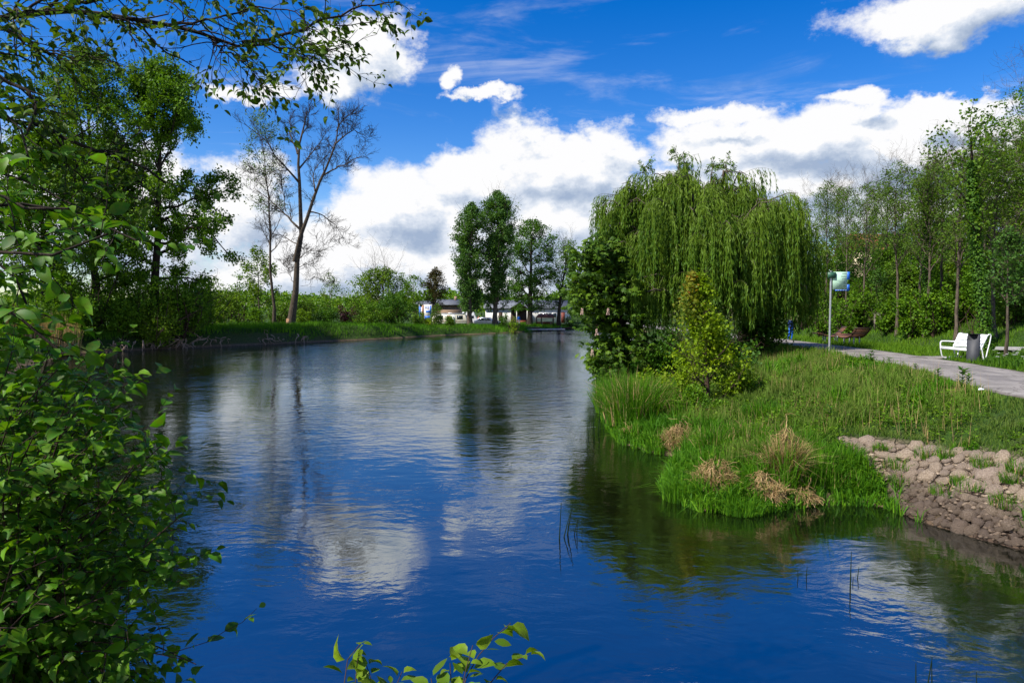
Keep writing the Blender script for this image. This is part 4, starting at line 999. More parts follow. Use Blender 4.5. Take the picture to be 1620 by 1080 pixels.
def young_right():
    b = base(1594, 24.5); Hh = at(1590, 365, 24.5).z - b.z
    plant_tree('young_tree', 'YR', b, 0, 'young green tree with slim grey trunk at the right edge behind the flower bed', 'tree', None,
               make=lambda: tree_mesh(111, Hh, .07, [(0, 0), (.4, 0), (.46, .6), (.6, .85), (.8, .75), (.95, .4), (1.03, .1)], nl=18, t0=.42, n2=6, n3=5, nleaf=3200, leaf=.11, leafmat_='leaf_blue', bark='bark', ang=(30, 60), up=.8))
young_right()

# understorey on the slope
US = [(1412, 41, 462, 24, 'leaf_mid', 'low bush right of the timber tree guard'), (1440, 38, 452, 24, 'leaf_dark', 'dark low bush between the two grey trunks at the slope foot'), (1480, 36, 440, 26, 'leaf_mid', 'leafy bush behind the bench, left of the ivy trunk'), (1508, 37, 452, 24, 'leaf_dark', 'dark bush straight behind the bench back'),
      (1560, 35, 430, 30, 'leaf_mid', 'bush upslope right of the golden sapling'), (1600, 32, 440, 34, 'leaf_olive', 'olive bush at the right edge behind the staked tree'), (1335, 46, 455, 26, 'leaf_mid', 'bush directly behind the loungers'), (1365, 47, 448, 26, 'leaf_dark', 'dark bush right of the loungers'), (1300, 50, 448, 24, 'leaf_mid', 'bush behind the sign pole'),
      (1450, 50, 380, 34, 'leaf_mid', 'tall bush between the slope trunks above the tree guard'), (1500, 50, 370, 34, 'leaf_light', 'light bush high on the slope above the bench'), (1290, 66, 470, 30, 'leaf_light', 'bright bush far back beside the path end'),
      (1275, 55, 400, 34, 'leaf_dark', 'dark understorey bush just right of the willow'), (1300, 60, 430, 34, 'leaf_mid', 'green bush left of the sign panel'), (1345, 58, 395, 34, 'leaf_dark', 'tall dark bush behind the sign panel'),
      (1370, 52, 430, 30, 'leaf_mid', 'green bush behind the loungers'), (1395, 50, 415, 28, 'leaf_blue', 'blue green bush between loungers and timber tree guard'), (1425, 52, 405, 34, 'leaf_mid', 'leafy bush behind the clear standing pale trunk'),
      (1440, 46, 440, 26, 'leaf_olive', 'olive bush low on the slope'), (1465, 46, 400, 32, 'leaf_dark', 'dark bush behind the grey trunk'), (1495, 44, 420, 30, 'leaf_mid', 'mid green bush above the bench back'),
      (1520, 46, 385, 34, 'leaf_light', 'lighter bush high behind the reddish trunk'), (1550, 42, 400, 30, 'leaf_dark', 'dark bush upslope behind the litter bin'), (1585, 40, 365, 36, 'leaf_mid', 'big green bush upslope near the right edge'),
      (1625, 34, 360, 40, 'leaf_dark', 'dense dark bush at the right edge of the slope'), (1610, 46, 320, 40, 'leaf_mid', 'high bush on the upper slope at the right edge'), (1320, 75, 385, 46, 'leaf_light', 'light green mass of leaves far behind the sign'),
      (1400, 72, 365, 50, 'leaf_mid', 'wide bush on the skyline behind the loungers'), (1480, 62, 345, 50, 'leaf_dark', 'dark bush on the crest above the bench'), (1550, 60, 320, 50, 'leaf_mid', 'bush on the crest near the right edge'), (1255, 70, 395, 40, 'leaf_dark', 'dark bush far behind the willow shoulder'),
      (1350, 62, 468, 30, 'leaf_light', 'low light bush far behind the loungers'), (1455, 41, 478, 16, 'leaf_mid', 'small bush between the trunks at the foot of the slope')]
for k, (px, Y, top, hp, mt, lb) in enumerate(US):
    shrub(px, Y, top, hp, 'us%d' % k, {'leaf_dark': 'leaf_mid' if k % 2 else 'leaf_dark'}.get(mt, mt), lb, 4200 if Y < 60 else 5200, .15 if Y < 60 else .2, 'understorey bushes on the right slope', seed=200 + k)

# small broad crowned trees that fill the slope behind the trunks
FT = [(1330, 64, 372, 46, 'leaf_mid', 'broad low crowned tree filling the gap above the sign panel'), (1378, 60, 362, 44, 'leaf_dark', 'dark low crowned tree in front of the pale hillside house'), (1405, 54, 392, 36, 'leaf_mid', 'low crowned tree left of the clear standing trunk'), (1445, 54, 352, 46, 'leaf_dark', 'dark rounded tree behind the grey trunk'),
      (1492, 50, 345, 46, 'leaf_mid', 'green rounded tree behind the ivy trunks'), (1530, 47, 330, 46, 'leaf_dark', 'dark rounded tree high behind the reddish trunk'), (1568, 45, 318, 48, 'leaf_mid', 'rounded green tree upslope of the litter bin'), (1612, 38, 300, 50, 'leaf_mid', 'full green tree upslope at the right edge'),
      (1285, 72, 375, 40, 'leaf_dark', 'dark rounded tree between the willow and the sign panel'), (1425, 47, 415, 30, 'leaf_olive', 'olive rounded small tree right of the timber guard'), (1555, 36, 400, 34, 'leaf_mid', 'small rounded tree above the golden sapling')]
for k, (px, Y, top, hp, mt, lb) in enumerate(FT):
    b = base(px, Y); Hh = max(at(px, top, Y).z - b.z, 3.0); Rr = hp * Y / FPX
    plant_tree('broadleaf_tree', 'ft%d' % k, b, 0, lb, 'tree', 'low crowned trees between the trunks on the slope', make=lambda: tree_mesh(300 + k, Hh, .10, [(0, 0), (.12, Rr * .5), (.25, Rr * .9), (.5, Rr), (.75, Rr * .85), (.93, Rr * .5), (1.03, .15)], nl=22, t0=.1, n2=6, n3=4, nleaf=7500, leaf=.15, leafmat_=mt, bark='bark_dark', ang=(40, 80), up=.5, clump=.7, fine=False))

# ================================================================== SMALL STRUCTURES AND FURNITURE
M['galv'] = plain('galv', (0.42, 0.43, 0.45), 0.45, 0.5, metal=0.6, var=.12)
M['white_paint'] = plain('white_paint', (0.78, 0.79, 0.80), 0.35, 0.5, var=.05)
M['bin_grey'] = plain('bin_grey', (0.038, 0.040, 0.045), 0.6, 0.4, metal=0.0, var=.12)
M['black'] = plain('black', (0.012, 0.012, 0.013), 0.6)
M['wood_red'] = plain('wood_red', (0.17, 0.075, 0.045), 0.65, 0.3, var=.35, scale=9, bump=.01)
M['wood_dark'] = plain('wood_dark', (0.06, 0.035, 0.025), 0.7, 0.3, var=.3, scale=9)
M['wood_grey'] = plain('wood_grey', (0.20, 0.17, 0.14), 0.85, 0.2, var=.3, scale=7, bump=.01)
M['sign_pale'] = plain('sign_pale', (0.40, 0.60, 0.45), 0.85, 0.1, var=.05)
M['sign_green'] = plain('sign_green', (0.03, 0.10, 0.06), 0.5, 0.4, var=.1)
M['sign_blue'] = plain('sign_blue', (0.02, 0.13, 0.55), 0.5, 0.4, var=.08)
M['sign_ink'] = plain('sign_ink', (0.03, 0.05, 0.05), 0.6)
M['concrete'] = plain('concrete', (0.30, 0.29, 0.28), 0.9, 0.2, var=.2, scale=2, bump=.02)
M['wall_white'] = plain('wall_white', (0.72, 0.70, 0.66), 0.85, 0.2, var=.06, scale=.8)
M['roof_grey'] = plain('roof_grey', (0.13, 0.14, 0.16), 0.8, 0.25, var=.2, scale=1.5)
M['roof_brown'] = plain('roof_brown', (0.13, 0.055, 0.045), 0.7, 0.3, var=.2, scale=2)
M['glass'] = plain('glass', (0.02, 0.028, 0.035), 0.08, 0.8, var=.1)
M['cream'] = plain('cream', (0.72, 0.68, 0.55), 0.4, 0.5, var=.05, scale=1)
M['stripe_brown'] = plain('stripe_brown', (0.30, 0.13, 0.07), 0.5)
M['car_paint'] = plain('car_paint', (0.10, 0.12, 0.16), 0.25, 0.6, metal=.4, var=.05, scale=.6)
M['tyre'] = plain('tyre', (0.015, 0.015, 0.016), 0.85)
M['brick_wall'] = None
mm, N = material('brick_wall'); bt = N.node('ShaderNodeTexBrick'); N.l.new(N.v('MULTIPLY', objco(N), (1, 1, 1)), bt.inputs['Vector'])
sw = N.sep(objco(N)); N.l.new(N.comb(sw[0], sw[2], 0), bt.inputs['Vector'])
bt.inputs['Scale'].default_value = 4; bt.inputs['Color1'].default_value = (.26, .16, .10, 1); bt.inputs['Color2'].default_value = (.34, .22, .14, 1); bt.inputs['Mortar'].default_value = (.30, .26, .22, 1)
surf(N, principled(N, bt.outputs[0], .9, .2)); M['brick_wall'] = mm
M['red'] = plain('red', (0.17, 0.04, 0.025), 0.7)
M['cloth_blue'] = plain('cloth_blue', (0.01, 0.13, 0.62), 0.8); M['cloth_navy'] = plain('cloth_navy', (0.01, 0.03, 0.12), 0.8); M['cloth_salmon'] = plain('cloth_salmon', (0.70, 0.26, 0.17), 0.8)
M['cloth_pale'] = plain('cloth_pale', (0.60, 0.62, 0.66), 0.8); M['skin'] = plain('skin', (0.50, 0.27, 0.18), 0.6); M['hair'] = plain('hair', (0.03, 0.018, 0.012), 0.7); M['cloth_dark'] = plain('cloth_dark', (0.03, 0.035, 0.05), 0.8)

# signpost ------------------------------------------------------------
b = base(1313.5, 29.3); b = Vector((b.x, b.y, hz(b.x, b.y)))
t = empty('signpost', b, 0, 'tall grey pole with a pale green route sign edged in blue, beside the path', 'sign')
topz = at(1313, 429, b.y).z - b.z
MB().sweep([(0, 0, -.1), (0, 0, topz * .5), (0, 0, topz)], .042, 12).build('pole', M['galv'], t, smooth=True)
MB().box(-.055, .055, -.055, .055, topz, topz + .012).build('pole_cap', M['galv'], t)
k = b.y / FPX
pz0, pz1 = at(0, 458, b.y).z - b.z, at(0, 430, b.y).z - b.z
pan = MB().box(.07, 27.5 * k, -.035, -.012, pz0, pz1).build('panel', M['sign_pale'], t)
MB().box(25.0 * k, 29.0 * k, -.04, -.036, pz1 - 12 * k, pz1).build('blue_edge', M['sign_blue'], pan); MB().box(25.0 * k, 29.0 * k, -.04, -.036, pz0 - 1.2 * k, pz0 + 8 * k).build('blue_edge', M['sign_blue'], pan)
mb = MB()
for j in range(5): # zigzag arrow teeth of the blue edge
    z0 = pz1 - 2 * k - j * 2.2 * k; mb.add([(25.0 * k, -.0385, z0), (25.0 * k, -.0385, z0 - 2 * k), (23.8 * k, -.0385, z0 - 1 * k)], F3=[(0, 1, 2)])
mb.build('arrow_tooth', M['sign_blue'], pan)
gr = MB().box(25.2 * k, 27.5 * k, -.04, -.036, pz0 + 8.3 * k, pz1 - 12.3 * k).build('green_edge', M['leaf_light'], pan)
mb = MB()
for yy_, x0, w in [(3, 17, 7), (7.2, 15, 9.5), (11, 17, 7.5), (13.5, 5, 19), (15.8, 12, 10), (18, 19, 5.5), (21.8, 20, 4.5), (26, 16, 8.5)]:
    z0 = pz1 - yy_ * k; h_ = .55 * k if yy_ not in (13.5, 15.8) else .28 * k
    x = x0
    rsx = np.random.RandomState(int(yy_ * 7))
    while x < x0 + w:  # small print, only dark letter shapes can be made out
        ww = rsx.uniform(.45, .9); mb.box(x * k, (x + ww) * k, -.0375, -.0355, z0 - h_ * rsx.uniform(.6, 1), z0 + h_ * rsx.uniform(.5, 1)); x += ww + .3
mb.build('lettering', M['sign_ink'], pan)
MB().box(-6 * k, 6.5 * k, -.075, -.041, pz1 - 10 * k, pz1 - .6 * k).build('small_green_plate', M['sign_green'], t)
mb = MB(); cols = [M['sign_blue'], M['red'], M['sign_pale']]
mb.box(6.5 * k, 28 * k, -.035, -.02, pz0 - 2.2 * k, pz0 - .15 * k).build('symbol_strip', M['sign_blue'], t)
for j in range(8): MB().box((9 + j * 2) * k, (10 + j * 2) * k, -.038, -.0355, pz0 - 1.8 * k, pz0 - .7 * k).build('symbol', cols[1 + j % 2], t)

# white bench ---------------------------------------------------------
b = Vector((16.80, 25.25, 0)); b.z = hz(b.x, b.y) + .01
t = empty('park_bench', b, R(6), 'white metal park bench with broad slats and looped arm frames beside the path', 'bench')
for y in (-.68, .68):
    loop = [(-.34, y, .03), (-.40, y, .12), (-.46, y, .40), (-.47, y, .60), (-.43, y, .655), (-.2, y, .655), (.12, y, .64)]
    mb = MB(); mb.sweep(loop, .022, 8); mb.sweep([(-.34, y, .03), (-.28, y, .015), (0, y, .012), (.12, y, .015), (.17, y, .03), (.13, y, .2), (.08, y, .42)], .022, 8)
    mb.build('arm_frame', M['white_paint'], t, smooth=True)
    mb = MB(); mb.sweep([(.06, y, .40), (.14, y, .62), (.28, y, .90), (.33, y, .955), (.40, y, .95), (.42, y, .90), (.38, y, .66), (.30, y, .35), (.24, y, .06)], .02, 8); mb.build('back_frame', M['white_paint'], t, smooth=True)
for j in range(3): MB().box(-.075, .075, -.70, .70, -.015, .015).build('seat_slat', M['white_paint'], t, loc=(-.38 + j * .165, 0, .445 - j * .012), rot=(0, R(4), 0), bevel=.006)
for j in range(4): MB().box(-.012, .012, -.70, .70, -.058, .058).build('back_slat', M['white_paint'], t, loc=(.085 + j * .057, 0, .52 + j * .125), rot=(0, R(25), 0), bevel=.006)
MB().box(-.47, -.44, -.69, .69, .36, .42).build('front_rail', M['white_paint'], t)

# litter bin ----------------------------------------------------------
b = Vector((at(1539, 572, 24.0).x, 24.0, 0)); b.z = hz(b.x, b.y) + .01
t = empty('litter_bin', b, 0, 'dark grey round litter bin with slanted opening, standing in front of the white bench', 'litter bin')
S = 28; V_ = []; 
ang = [2 * math.pi * k_ / S for k_ in range(S)]
def bin_top(a):   # the rim drops on the camera's left where the mouth opens
    return .97 - .20 * max(0, math.cos(a - R(200))) ** .35 * (1 if math.cos(a - R(200)) > .25 else 0)
mb = MB(); ro, ri = .20, .185
vs = [(ro * math.cos(a), ro * math.sin(a), .03) for a in ang] + [(ro * math.cos(a), ro * math.sin(a), bin_top(a)) for a in ang] + [(ri * math.cos(a), ri * math.sin(a), bin_top(a)) for a in ang] + [(ri * math.cos(a), ri * math.sin(a), .35) for a in ang]
mb.add(vs, [(r_ * S + k_, r_ * S + (k_ + 1) % S, (r_ + 1) * S + (k_ + 1) % S, (r_ + 1) * S + k_) for r_ in range(3) for k_ in range(S)])
mb.build('body', M['bin_grey'], t, smooth=False)
mb = MB(); n0 = [(ri * .99 * math.cos(a), ri * .99 * math.sin(a), .36) for a in ang] + [(0, 0, .36)]; mb.add(n0, F3=[(k_, (k_ + 1) % S, S) for k_ in range(S)]); mb.build('liner', M['black'], t)
mb = MB(); half = [a for a in ang if math.cos(a - R(200)) < .3]; half = sorted([(a - R(200)) % (2 * math.pi) for a in half]); n1 = [(ro * 1.01 * math.cos(a + R(200)), ro * 1.01 * math.sin(a + R(200)), zz_) for zz_ in (.97, .985) for a in half]; h_ = len(half)
mb.add(n1, F4=[(k_, k_ + 1, h_ + k_ + 1, h_ + k_) for k_ in range(h_ - 1)]); mb.n; mb.F3 += [(h_, h_ + k_, h_ + k_ + 1) for k_ in range(1, h_ - 1)]; mb.build('lid', M['bin_grey'], t)
MB().sweep([(0, 0, -.02), (0, 0, .01), (0, 0, .035)], .15, 20).build('plinth', M['black'], t)

# wooden loungers -----------------------------------------------------
def lounger(px, Y, rz, label, sc=1.0, wd=.42):
    b = base(px, Y); t = empty('wooden_lounger', b, rz, label, 'lounger', 'wooden loungers on the grass beyond the path', sc)
    prof_ = [(-1.0, .62), (-.75, .60), (-.45, .50), (-.15, .42), (.1, .42), (.35, .55), (.6, .78), (.78, 1.02)]
    P = resample(np.array(prof_), .115)
    for i in range(len(P) - 1):
        c_ = (P[i] + P[i + 1]) / 2; a = math.atan2(P[i + 1][1] - P[i][1], P[i + 1][0] - P[i][0])
        MB().box(-.047, .047, -wd, wd, -.016, .016).build('slat', M['wood_red'] if i % 3 else M['wood_dark'], t, loc=(c_[0], 0, c_[1]), rot=(0, -a, 0))
    for y in (-wd * .8, wd * .8): MB().sweep([(p_[0], y, p_[1] - .035) for p_ in P[::2]], .022, 6).build('rail', M['wood_dark'], t)
    for x, z in ((-.4, .46), (.3, .48)):
        for y in (-.2, .2): MB().bar((x, y, -.1), (x, y, z), .07, .05).build('leg', M['galv'], t)
lounger(1350, 38.5, R(-72), 'nearer wide wooden lounger seen from behind its raised red brown back', wd=.58)
lounger(1316, 42.0, R(-8), 'farther wooden lounger seen side on, just left of the sign pole')

b = base(1323, 50); t = empty('information_post', b, 0, 'short dark timber post with a small flat cap behind the loungers', 'post')
MB().bar((0, 0, -.1), (0, 0, .95), .22, .22).build('shaft', M['wood_grey'], t); MB().box(-.30, .30, -.25, .25, .952, 1.03).build('cap', M['wood_dark'], t)
b = base(1395, 44.5); t = empty('timber_tree_guard', b, R(15), 'open guard of upright timber posts and rails on the grass below the wooded slope', 'tree guard')
for x, y in ((-.28, -.25), (.28, -.25), (.28, .25), (-.28, .25)): MB().bar((x, y, -.1), (x, y, .95), .09).build('post', M['wood_grey'], t)
for y in (-.25, .25): MB().box(-.36, .36, y - .03, y + .03, .952, 1.02).build('rail', M['wood_grey'], t)
for x in (-.28, .28): MB().box(x - .03, x + .03, -.22, .22, .86, .94).build('rail', M['wood_grey'], t)
b = base(1394, 44.5); plant_tree('young_tree', 'guarded', b, 0, 'small sapling inside the timber guard', 'tree', make=lambda: tree_mesh(120, 2.4, .03, [(0, 0), (.4, 0), (.5, .35), (.8, .4), (1, .1)], nl=8, n2=4, n3=3, nleaf=350, leaf=.12, leafmat_='leaf_mid', bark='twig'))
shrub(1547, 30, 470, 9, 'gold', 'straw', 'dry golden sapling with bare upright stems behind the litter bin', 260, .09, None, cat='shrub', name='dry_shrub', seed=90, stems=7)

# people ---------------------------------------------------------------
def person(loc, rz, Hh, mats, label, stride=.16, arm=.25, bag=None):
    sh, tr, hr = mats; u = Hh / 7.5
    t = empty('person', loc, rz, label, 'person')
    J = {'pel': (0, 0, 3.9), 'waist': (0, .02, 4.5), 'chest': (0, .02, 5.35), 'neck': (0, -.02, 6.2), 'nk2': (0, -.08, 6.5), 'head': (0, -.1, 6.95), 'crown': (0, -.08, 7.32),
         'lh': (.38, 0, 3.75), 'lk': (.40, -.30, 2.0), 'la': (.40, stride / u * .4 - .1, .33), 'lt': (.42, stride / u * .4 - .65, .12), 'rh': (-.38, 0, 3.75), 'rk': (-.40, .1, 2.0), 'ra': (-.40, .9 * stride / .16 * .5 + .3, .4), 'rt': (-.42, -.2 + .9 * stride / .16 * .5, .12),
         'ls': (.78, .02, 5.95), 'le': (.98, .25, 4.7), 'lw': (1.0, -.15, 3.75), 'lf': (1.0, -.3, 3.3), 'rs': (-.78, .02, 5.95), 're': (-.98, .1, 4.7), 'rw': (-1.0, -.35 - arm, 3.85), 'rf': (-1.0, -.5 - arm, 3.45)}
    rad = {'pel': .62, 'waist': .50, 'chest': .66, 'neck': .30, 'nk2': .24, 'head': .42, 'crown': .30, 'lh': .44, 'lk': .28, 'la': .17, 'lt': .15, 'rh': .44, 'rk': .28, 'ra': .17, 'rt': .15, 'ls': .30, 'le': .2, 'lw': .14, 'lf': .12, 'rs': .30, 're': .2, 'rw': .14, 'rf': .12}
    E = [('pel', 'waist'), ('waist', 'chest'), ('chest', 'neck'), ('neck', 'nk2'), ('nk2', 'head'), ('head', 'crown'), ('pel', 'lh'), ('lh', 'lk'), ('lk', 'la'), ('la', 'lt'), ('pel', 'rh'), ('rh', 'rk'), ('rk', 'ra'), ('ra', 'rt'),
         ('chest', 'ls'), ('ls', 'le'), ('le', 'lw'), ('lw', 'lf'), ('chest', 'rs'), ('rs', 're'), ('re', 'rw'), ('rw', 'rf')]
    nm = list(J); me = bpy.data.meshes.new('body'); me.from_pydata([tuple(c * u for c in J[k_]) for k_ in nm], [(nm.index(a), nm.index(b_)) for a, b_ in E], [])
    o = bpy.data.objects.new('body', me); col.objects.link(o); o.modifiers.new('skin', 'SKIN'); sv = me.skin_vertices[0].data
    for k_, n_ in enumerate(nm): sv[k_].radius = (rad[n_] * u,) * 2; sv[k_].use_root = (n_ == 'pel')
    s = o.modifiers.new('sub', 'SUBSURF'); s.levels = s.render_levels = 2
    dg = bpy.context.evaluated_depsgraph_get(); ev = bpy.data.meshes.new_from_object(o.evaluated_get(dg)); bpy.data.objects.remove(o); ev.name = 'body'
    ev.materials.clear()
    for mt in (M['skin'], sh, tr, M['cloth_dark']): ev.materials.append(mt)
    for p_ in ev.polygons:
        z = p_.center.z / u; hand = abs(p_.center.x / u) > .85 and z < 3.75
        p_.material_index = 3 if z < .4 and not hand else 0 if (z > 6.25 or hand) else 2 if z < 4.0 and abs(p_.center.x / u) < .84 else 1
        p_.use_smooth = True
    o = link('body', ev, t)
    hb = MB(); vs = []
    for a in range(7):
        for c_ in range(12):
            ph = a / 6 * 1.9; th = c_ / 12 * 2 * math.pi; vs.append((.47 * u * math.sin(ph) * math.cos(th), -.02 * u + .50 * u * math.sin(ph) * math.sin(th) + (0 if math.sin(th) > 0 else .1 * u * math.sin(ph)), 7.05 * u + .47 * u * math.cos(ph) + (.22 * u * ph if math.sin(th) < -.2 else 0)))
    hb.add(vs, [(a * 12 + c_, a * 12 + (c_ + 1) % 12, (a + 1) * 12 + (c_ + 1) % 12, (a + 1) * 12 + c_) for a in range(6) for c_ in range(12)]); hb.build('hair', hr, t, smooth=True)
    for sx in (-.15, .15): MB().box(sx * u - .04 * u, sx * u + .04 * u, -.53 * u, -.47 * u, 6.98 * u, 7.05 * u).build('eye', M['black'], t)
    MB().bar((0, -.48 * u, 6.95 * u), (0, -.62 * u, 6.83 * u), .09 * u).build('nose', M['skin'], t)
b = base(1252, 46.0, .03); person(b, R(20), 1.62, (M['cloth_navy'], M['cloth_blue'], M['hair']), 'person in dark jacket and bright blue trousers walking on the path beside the willow')
b = base(757.5, 113, 0); person(b, R(-20), 1.72, (M['cloth_salmon'], M['cloth_dark'], M['hair']), 'small far person in a salmon pink top beside the caravan and car', .08)
b = base(821, 118, 0); person(b, R(10), 1.74, (M['cloth_blue'], M['cloth_pale'], M['hair']), 'small far person in a blue top under the porch of the white house', .05)

# caravan, van, car ----------------------------------------------------
def wheel(parent, x, y, z, r, w=.2):
    t_ = MB().sweep([(x, y - w / 2, z), (x, y - w * .4, z), (x, y, z), (x, y + w * .4, z), (x, y + w / 2, z)], r, 18).build('wheel', M['tyre'], parent)
    MB().sweep([(x, y - w / 2 - .01, z), (x, y, z), (x, y + w / 2 + .01, z)], r * .6, 12).build('rim', M['galv'], t_)
    mb = MB(); 
    for yy_ in (y - w / 2 - .008, y + w / 2 + .008):
        for rr in (r * .97,): 
            vs = [(x + rr * math.cos(a), yy_, z + rr * math.sin(a)) for a in [2 * math.pi * q_ / 18 for q_ in range(18)]] + [(x, yy_, z)]; mb.add(vs, F3=[(q_, (q_ + 1) % 18, 18) for q_ in range(18)])
    mb.build('sidewall', M['tyre'], t_)
def prism(pts, y0, y1):
    mb = MB(); n = len(pts); mb.add([(x, y0, z) for x, z in pts] + [(x, y1, z) for x, z in pts], [(k_, n + k_, n + (k_ + 1) % n, (k_ + 1) % n) for k_ in range(n)]); 
    mb.F3 += [(0, k_, k_ + 1) for k_ in range(1, n - 1)] + [(n, n + k_ + 1, n + k_) for k_ in range(1, n - 1)]; return mb
k = 112 / FPX; bx = (712 - 810) * k; b = Vector((bx, 112, hz(bx, 112))); 
rz_ = at(712, 496.5, 112).z - b.z
t = empty('caravan', b, 0, 'long cream caravan with brown stripe and dark windows parked behind the bank', 'caravan')
Lh = 26.5 * k
prism([(-Lh, .45), (Lh, .45), (Lh + .05, 1.1), (Lh - .25, rz_), (-Lh + .2, rz_), (-Lh - .1, 1.2)], -1.1, 1.1).build('body', M['cream'], t, bevel=.04)
MB().box(-Lh + .1, Lh - .15, -1.15, 1.15, rz_ + .002, rz_ + .08).build('roof', M['white_paint'], t)
MB().box(-Lh + .05, Lh - .05, -1.115, -1.102, .78, .86).build('stripe', M['stripe_brown'], t)
for x0, x1 in ((-2.2, -1.1), (-.35, .1), (1.2, 2.15)):
    w_ = MB().box(x0, x1, -1.13, -1.103, 1.2, 1.72).build('window', M['glass'] if x0 != -.35 else M['stripe_brown'], t)
    MB().box(x0 - .05, x1 + .05, -1.118, -1.104, 1.73, 1.77).build('frame', M['black'], w_); MB().box(x0 - .05, x1 + .05, -1.118, -1.104, 1.15, 1.19).build('frame', M['black'], w_)
MB().box(.4, .95, -1.12, -1.102, .55, 1.85).build('door', M['white_paint'], t)
for x in (-.4, .45): wheel(t, x, -.95, .3, .3)
MB().bar((-Lh, 0, .45), (-Lh - 1.1, 0, .42), .1).build('drawbar', M['galv'], t)
bx = (747 - 810) * 114 / FPX; b = Vector((bx, 114.5, hz(bx, 114.5)))
t = empty('camper_van', b, 0, 'white camper van half hidden by the left poplar trunk, next to the caravan', 'van')
prism([(-1.6, .35), (1.3, .35), (1.35, .9), (.85, 1.05), (.45, 1.75), (.3, 2.25), (-1.6, 2.25)], -.95, .95).build('body', M['white_paint'], t, bevel=.04)
MB().box(-.3, .3, -.965, -.952, 1.2, 1.65).build('window', M['glass'], t); MB().box(-1.4, -.6, -.965, -.952, 1.3, 1.75).build('window', M['glass'], t)
for x in (-1.0, .8): wheel(t, x, -.85, .33, .33)
MB().box(1.3, 1.36, -.85, -.6, .7, .85).build('headlight', M['cream'], t); MB().box(1.3, 1.36, .6, .85, .7, .85).build('headlight', M['cream'], t)
bx = (771 - 810) * 111 / FPX; b = Vector((bx, 111, hz(bx, 111)))
t = empty('parked_car', b, R(-12), 'dark blue grey car parked between the two poplar trunks', 'car')
prism([(-2.0, .35), (2.0, .35), (2.05, .7), (1.9, .88), (1.0, .98), (.35, 1.42), (-1.0, 1.45), (-1.75, 1.0), (-2.05, .9)], -.82, .82).build('body', M['car_paint'], t, bevel=.05)
prism([(.85, 1.0), (.33, 1.36), (-.3, 1.38), (-.3, 1.0)], -.835, -.822).build('window', M['glass'], t); prism([(-.38, 1.0), (-.38, 1.38), (-.98, 1.39), (-1.5, 1.02)], -.835, -.822).build('window', M['glass'], t)
for x in (-1.25, 1.25):
    for y in (-.72, .72): wheel(t, x, y, .32, .32, .18)
for y in (-.6, .6): MB().box(1.98, 2.07, y - .14, y + .14, .62, .76).build('headlight', M['white_paint'], t)
MB().box(-.02, .16, -.86, -.836, .8, .84).build('handle', M['black'], t)

# blue and white board -------------------------------------------------
Y = 114; k = Y / FPX; bx = (672 - 810) * k; b = Vector((bx, Y, hz(bx, Y))); z0 = at(0, 505, Y).z - b.z; z1 = at(0, 481.5, Y).z - b.z
t = empty('notice_board', b, 0, 'tall blue and white printed board beside the dark round bush', 'board')
MB().box(-1.0 * k, 11.5 * k, -.05, 0, z0, z1).build('panel', M['wall_white'], t)
MB().box(-9 * k, -6.0 * k, -.05, 0, z0, z1 - 3 * k).build('panel', M['sign_blue'], t); MB().box(-5.9 * k, -4.0 * k, -.05, 0, z0, z1 - 4 * k).build('panel', M['wall_white'], t); MB().box(-3.9 * k, -1.1 * k, -.05, 0, z0, z1 - 1 * k).build('panel', M['stripe_brown'], t)
for x0, x1, a, c_ in ((0, 10, 18, 23), (2, 9, 9.5, 13), (1, 3, 3, 7), (4.5, 6, 2, 8), (8, 10.5, 2, 16)): MB().box(x0 * k, x1 * k, -.06, -.052, z1 - c_ * k, z1 - a * k).build('print_block', M['sign_blue'], t)
for x in (-8.5, -1.05, 11.2): MB().bar((x * k, .05, -.1), (x * k, .05, z1), .08).build('post', M['galv'], t)

# houses ----------------------------------------------------------------
def opening(parent, kind, x0, x1, y, z0, z1, mat=None, bars=1):
    f = MB().box(x0, x1, y - .03, y - .003, z0, z1).build(kind, mat or M['white_paint'], parent)
    if kind == 'window':
        w = (x1 - x0 - .08 * (bars + 1)) / bars
        for j in range(bars): MB().box(x0 + .08 + j * (w + .08), x0 + .08 + j * (w + .08) + w, y - .036, y - .031, z0 + .08, z1 - .08).build('pane', M['glass'], f)
        MB().box(x0 - .06, x1 + .06, y - .12, y - .031, z0 - .07, z0 - .005).build('sill', M['concrete'], f)
    else: MB().box(x0 + .08, x0 + .14, y - .06, y - .031, z0 + .95, z0 + 1.05).build('handle', M['galv'], f)
def gable(x0, x1, y0, y1, ze, zr, ov=.35, along='x', th=.12):
    mb = MB()
    if along == 'x':
        ym = (y0 + y1) / 2; s = (zr - ze) / (ym - y0)
        for sg, ye in ((-1, y0 - ov), (1, y1 + ov)):
            zl = ze - s * ov; mb.add([(x0 - ov, ye, zl), (x1 + ov, ye, zl), (x1 + ov, ym, zr), (x0 - ov, ym, zr), (x0 - ov, ye, zl + th), (x1 + ov, ye, zl + th), (x1 + ov, ym, zr + th), (x0 - ov, ym, zr + th)], [(0, 1, 2, 3), (4, 7, 6, 5), (0, 4, 5, 1), (1, 5, 6, 2), (3, 2, 6, 7), (0, 3, 7, 4)])
    else:
        xm = (x0 + x1) / 2; s = (zr - ze) / (xm - x0)
        for sg, xe in ((-1, x0 - ov), (1, x1 + ov)):
            zl = ze - s * ov; mb.add([(xe, y0 - ov, zl), (xe, y1 + ov, zl), (xm, y1 + ov, zr), (xm, y0 - ov, zr), (xe, y0 - ov, zl + th), (xe, y1 + ov, zl + th), (xm, y1 + ov, zr + th), (xm, y0 - ov, zr + th)], [(0, 1, 2, 3), (4, 7, 6, 5), (0, 4, 5, 1), (1, 5, 6, 2), (3, 2, 6, 7), (0, 3, 7, 4)])
    return mb
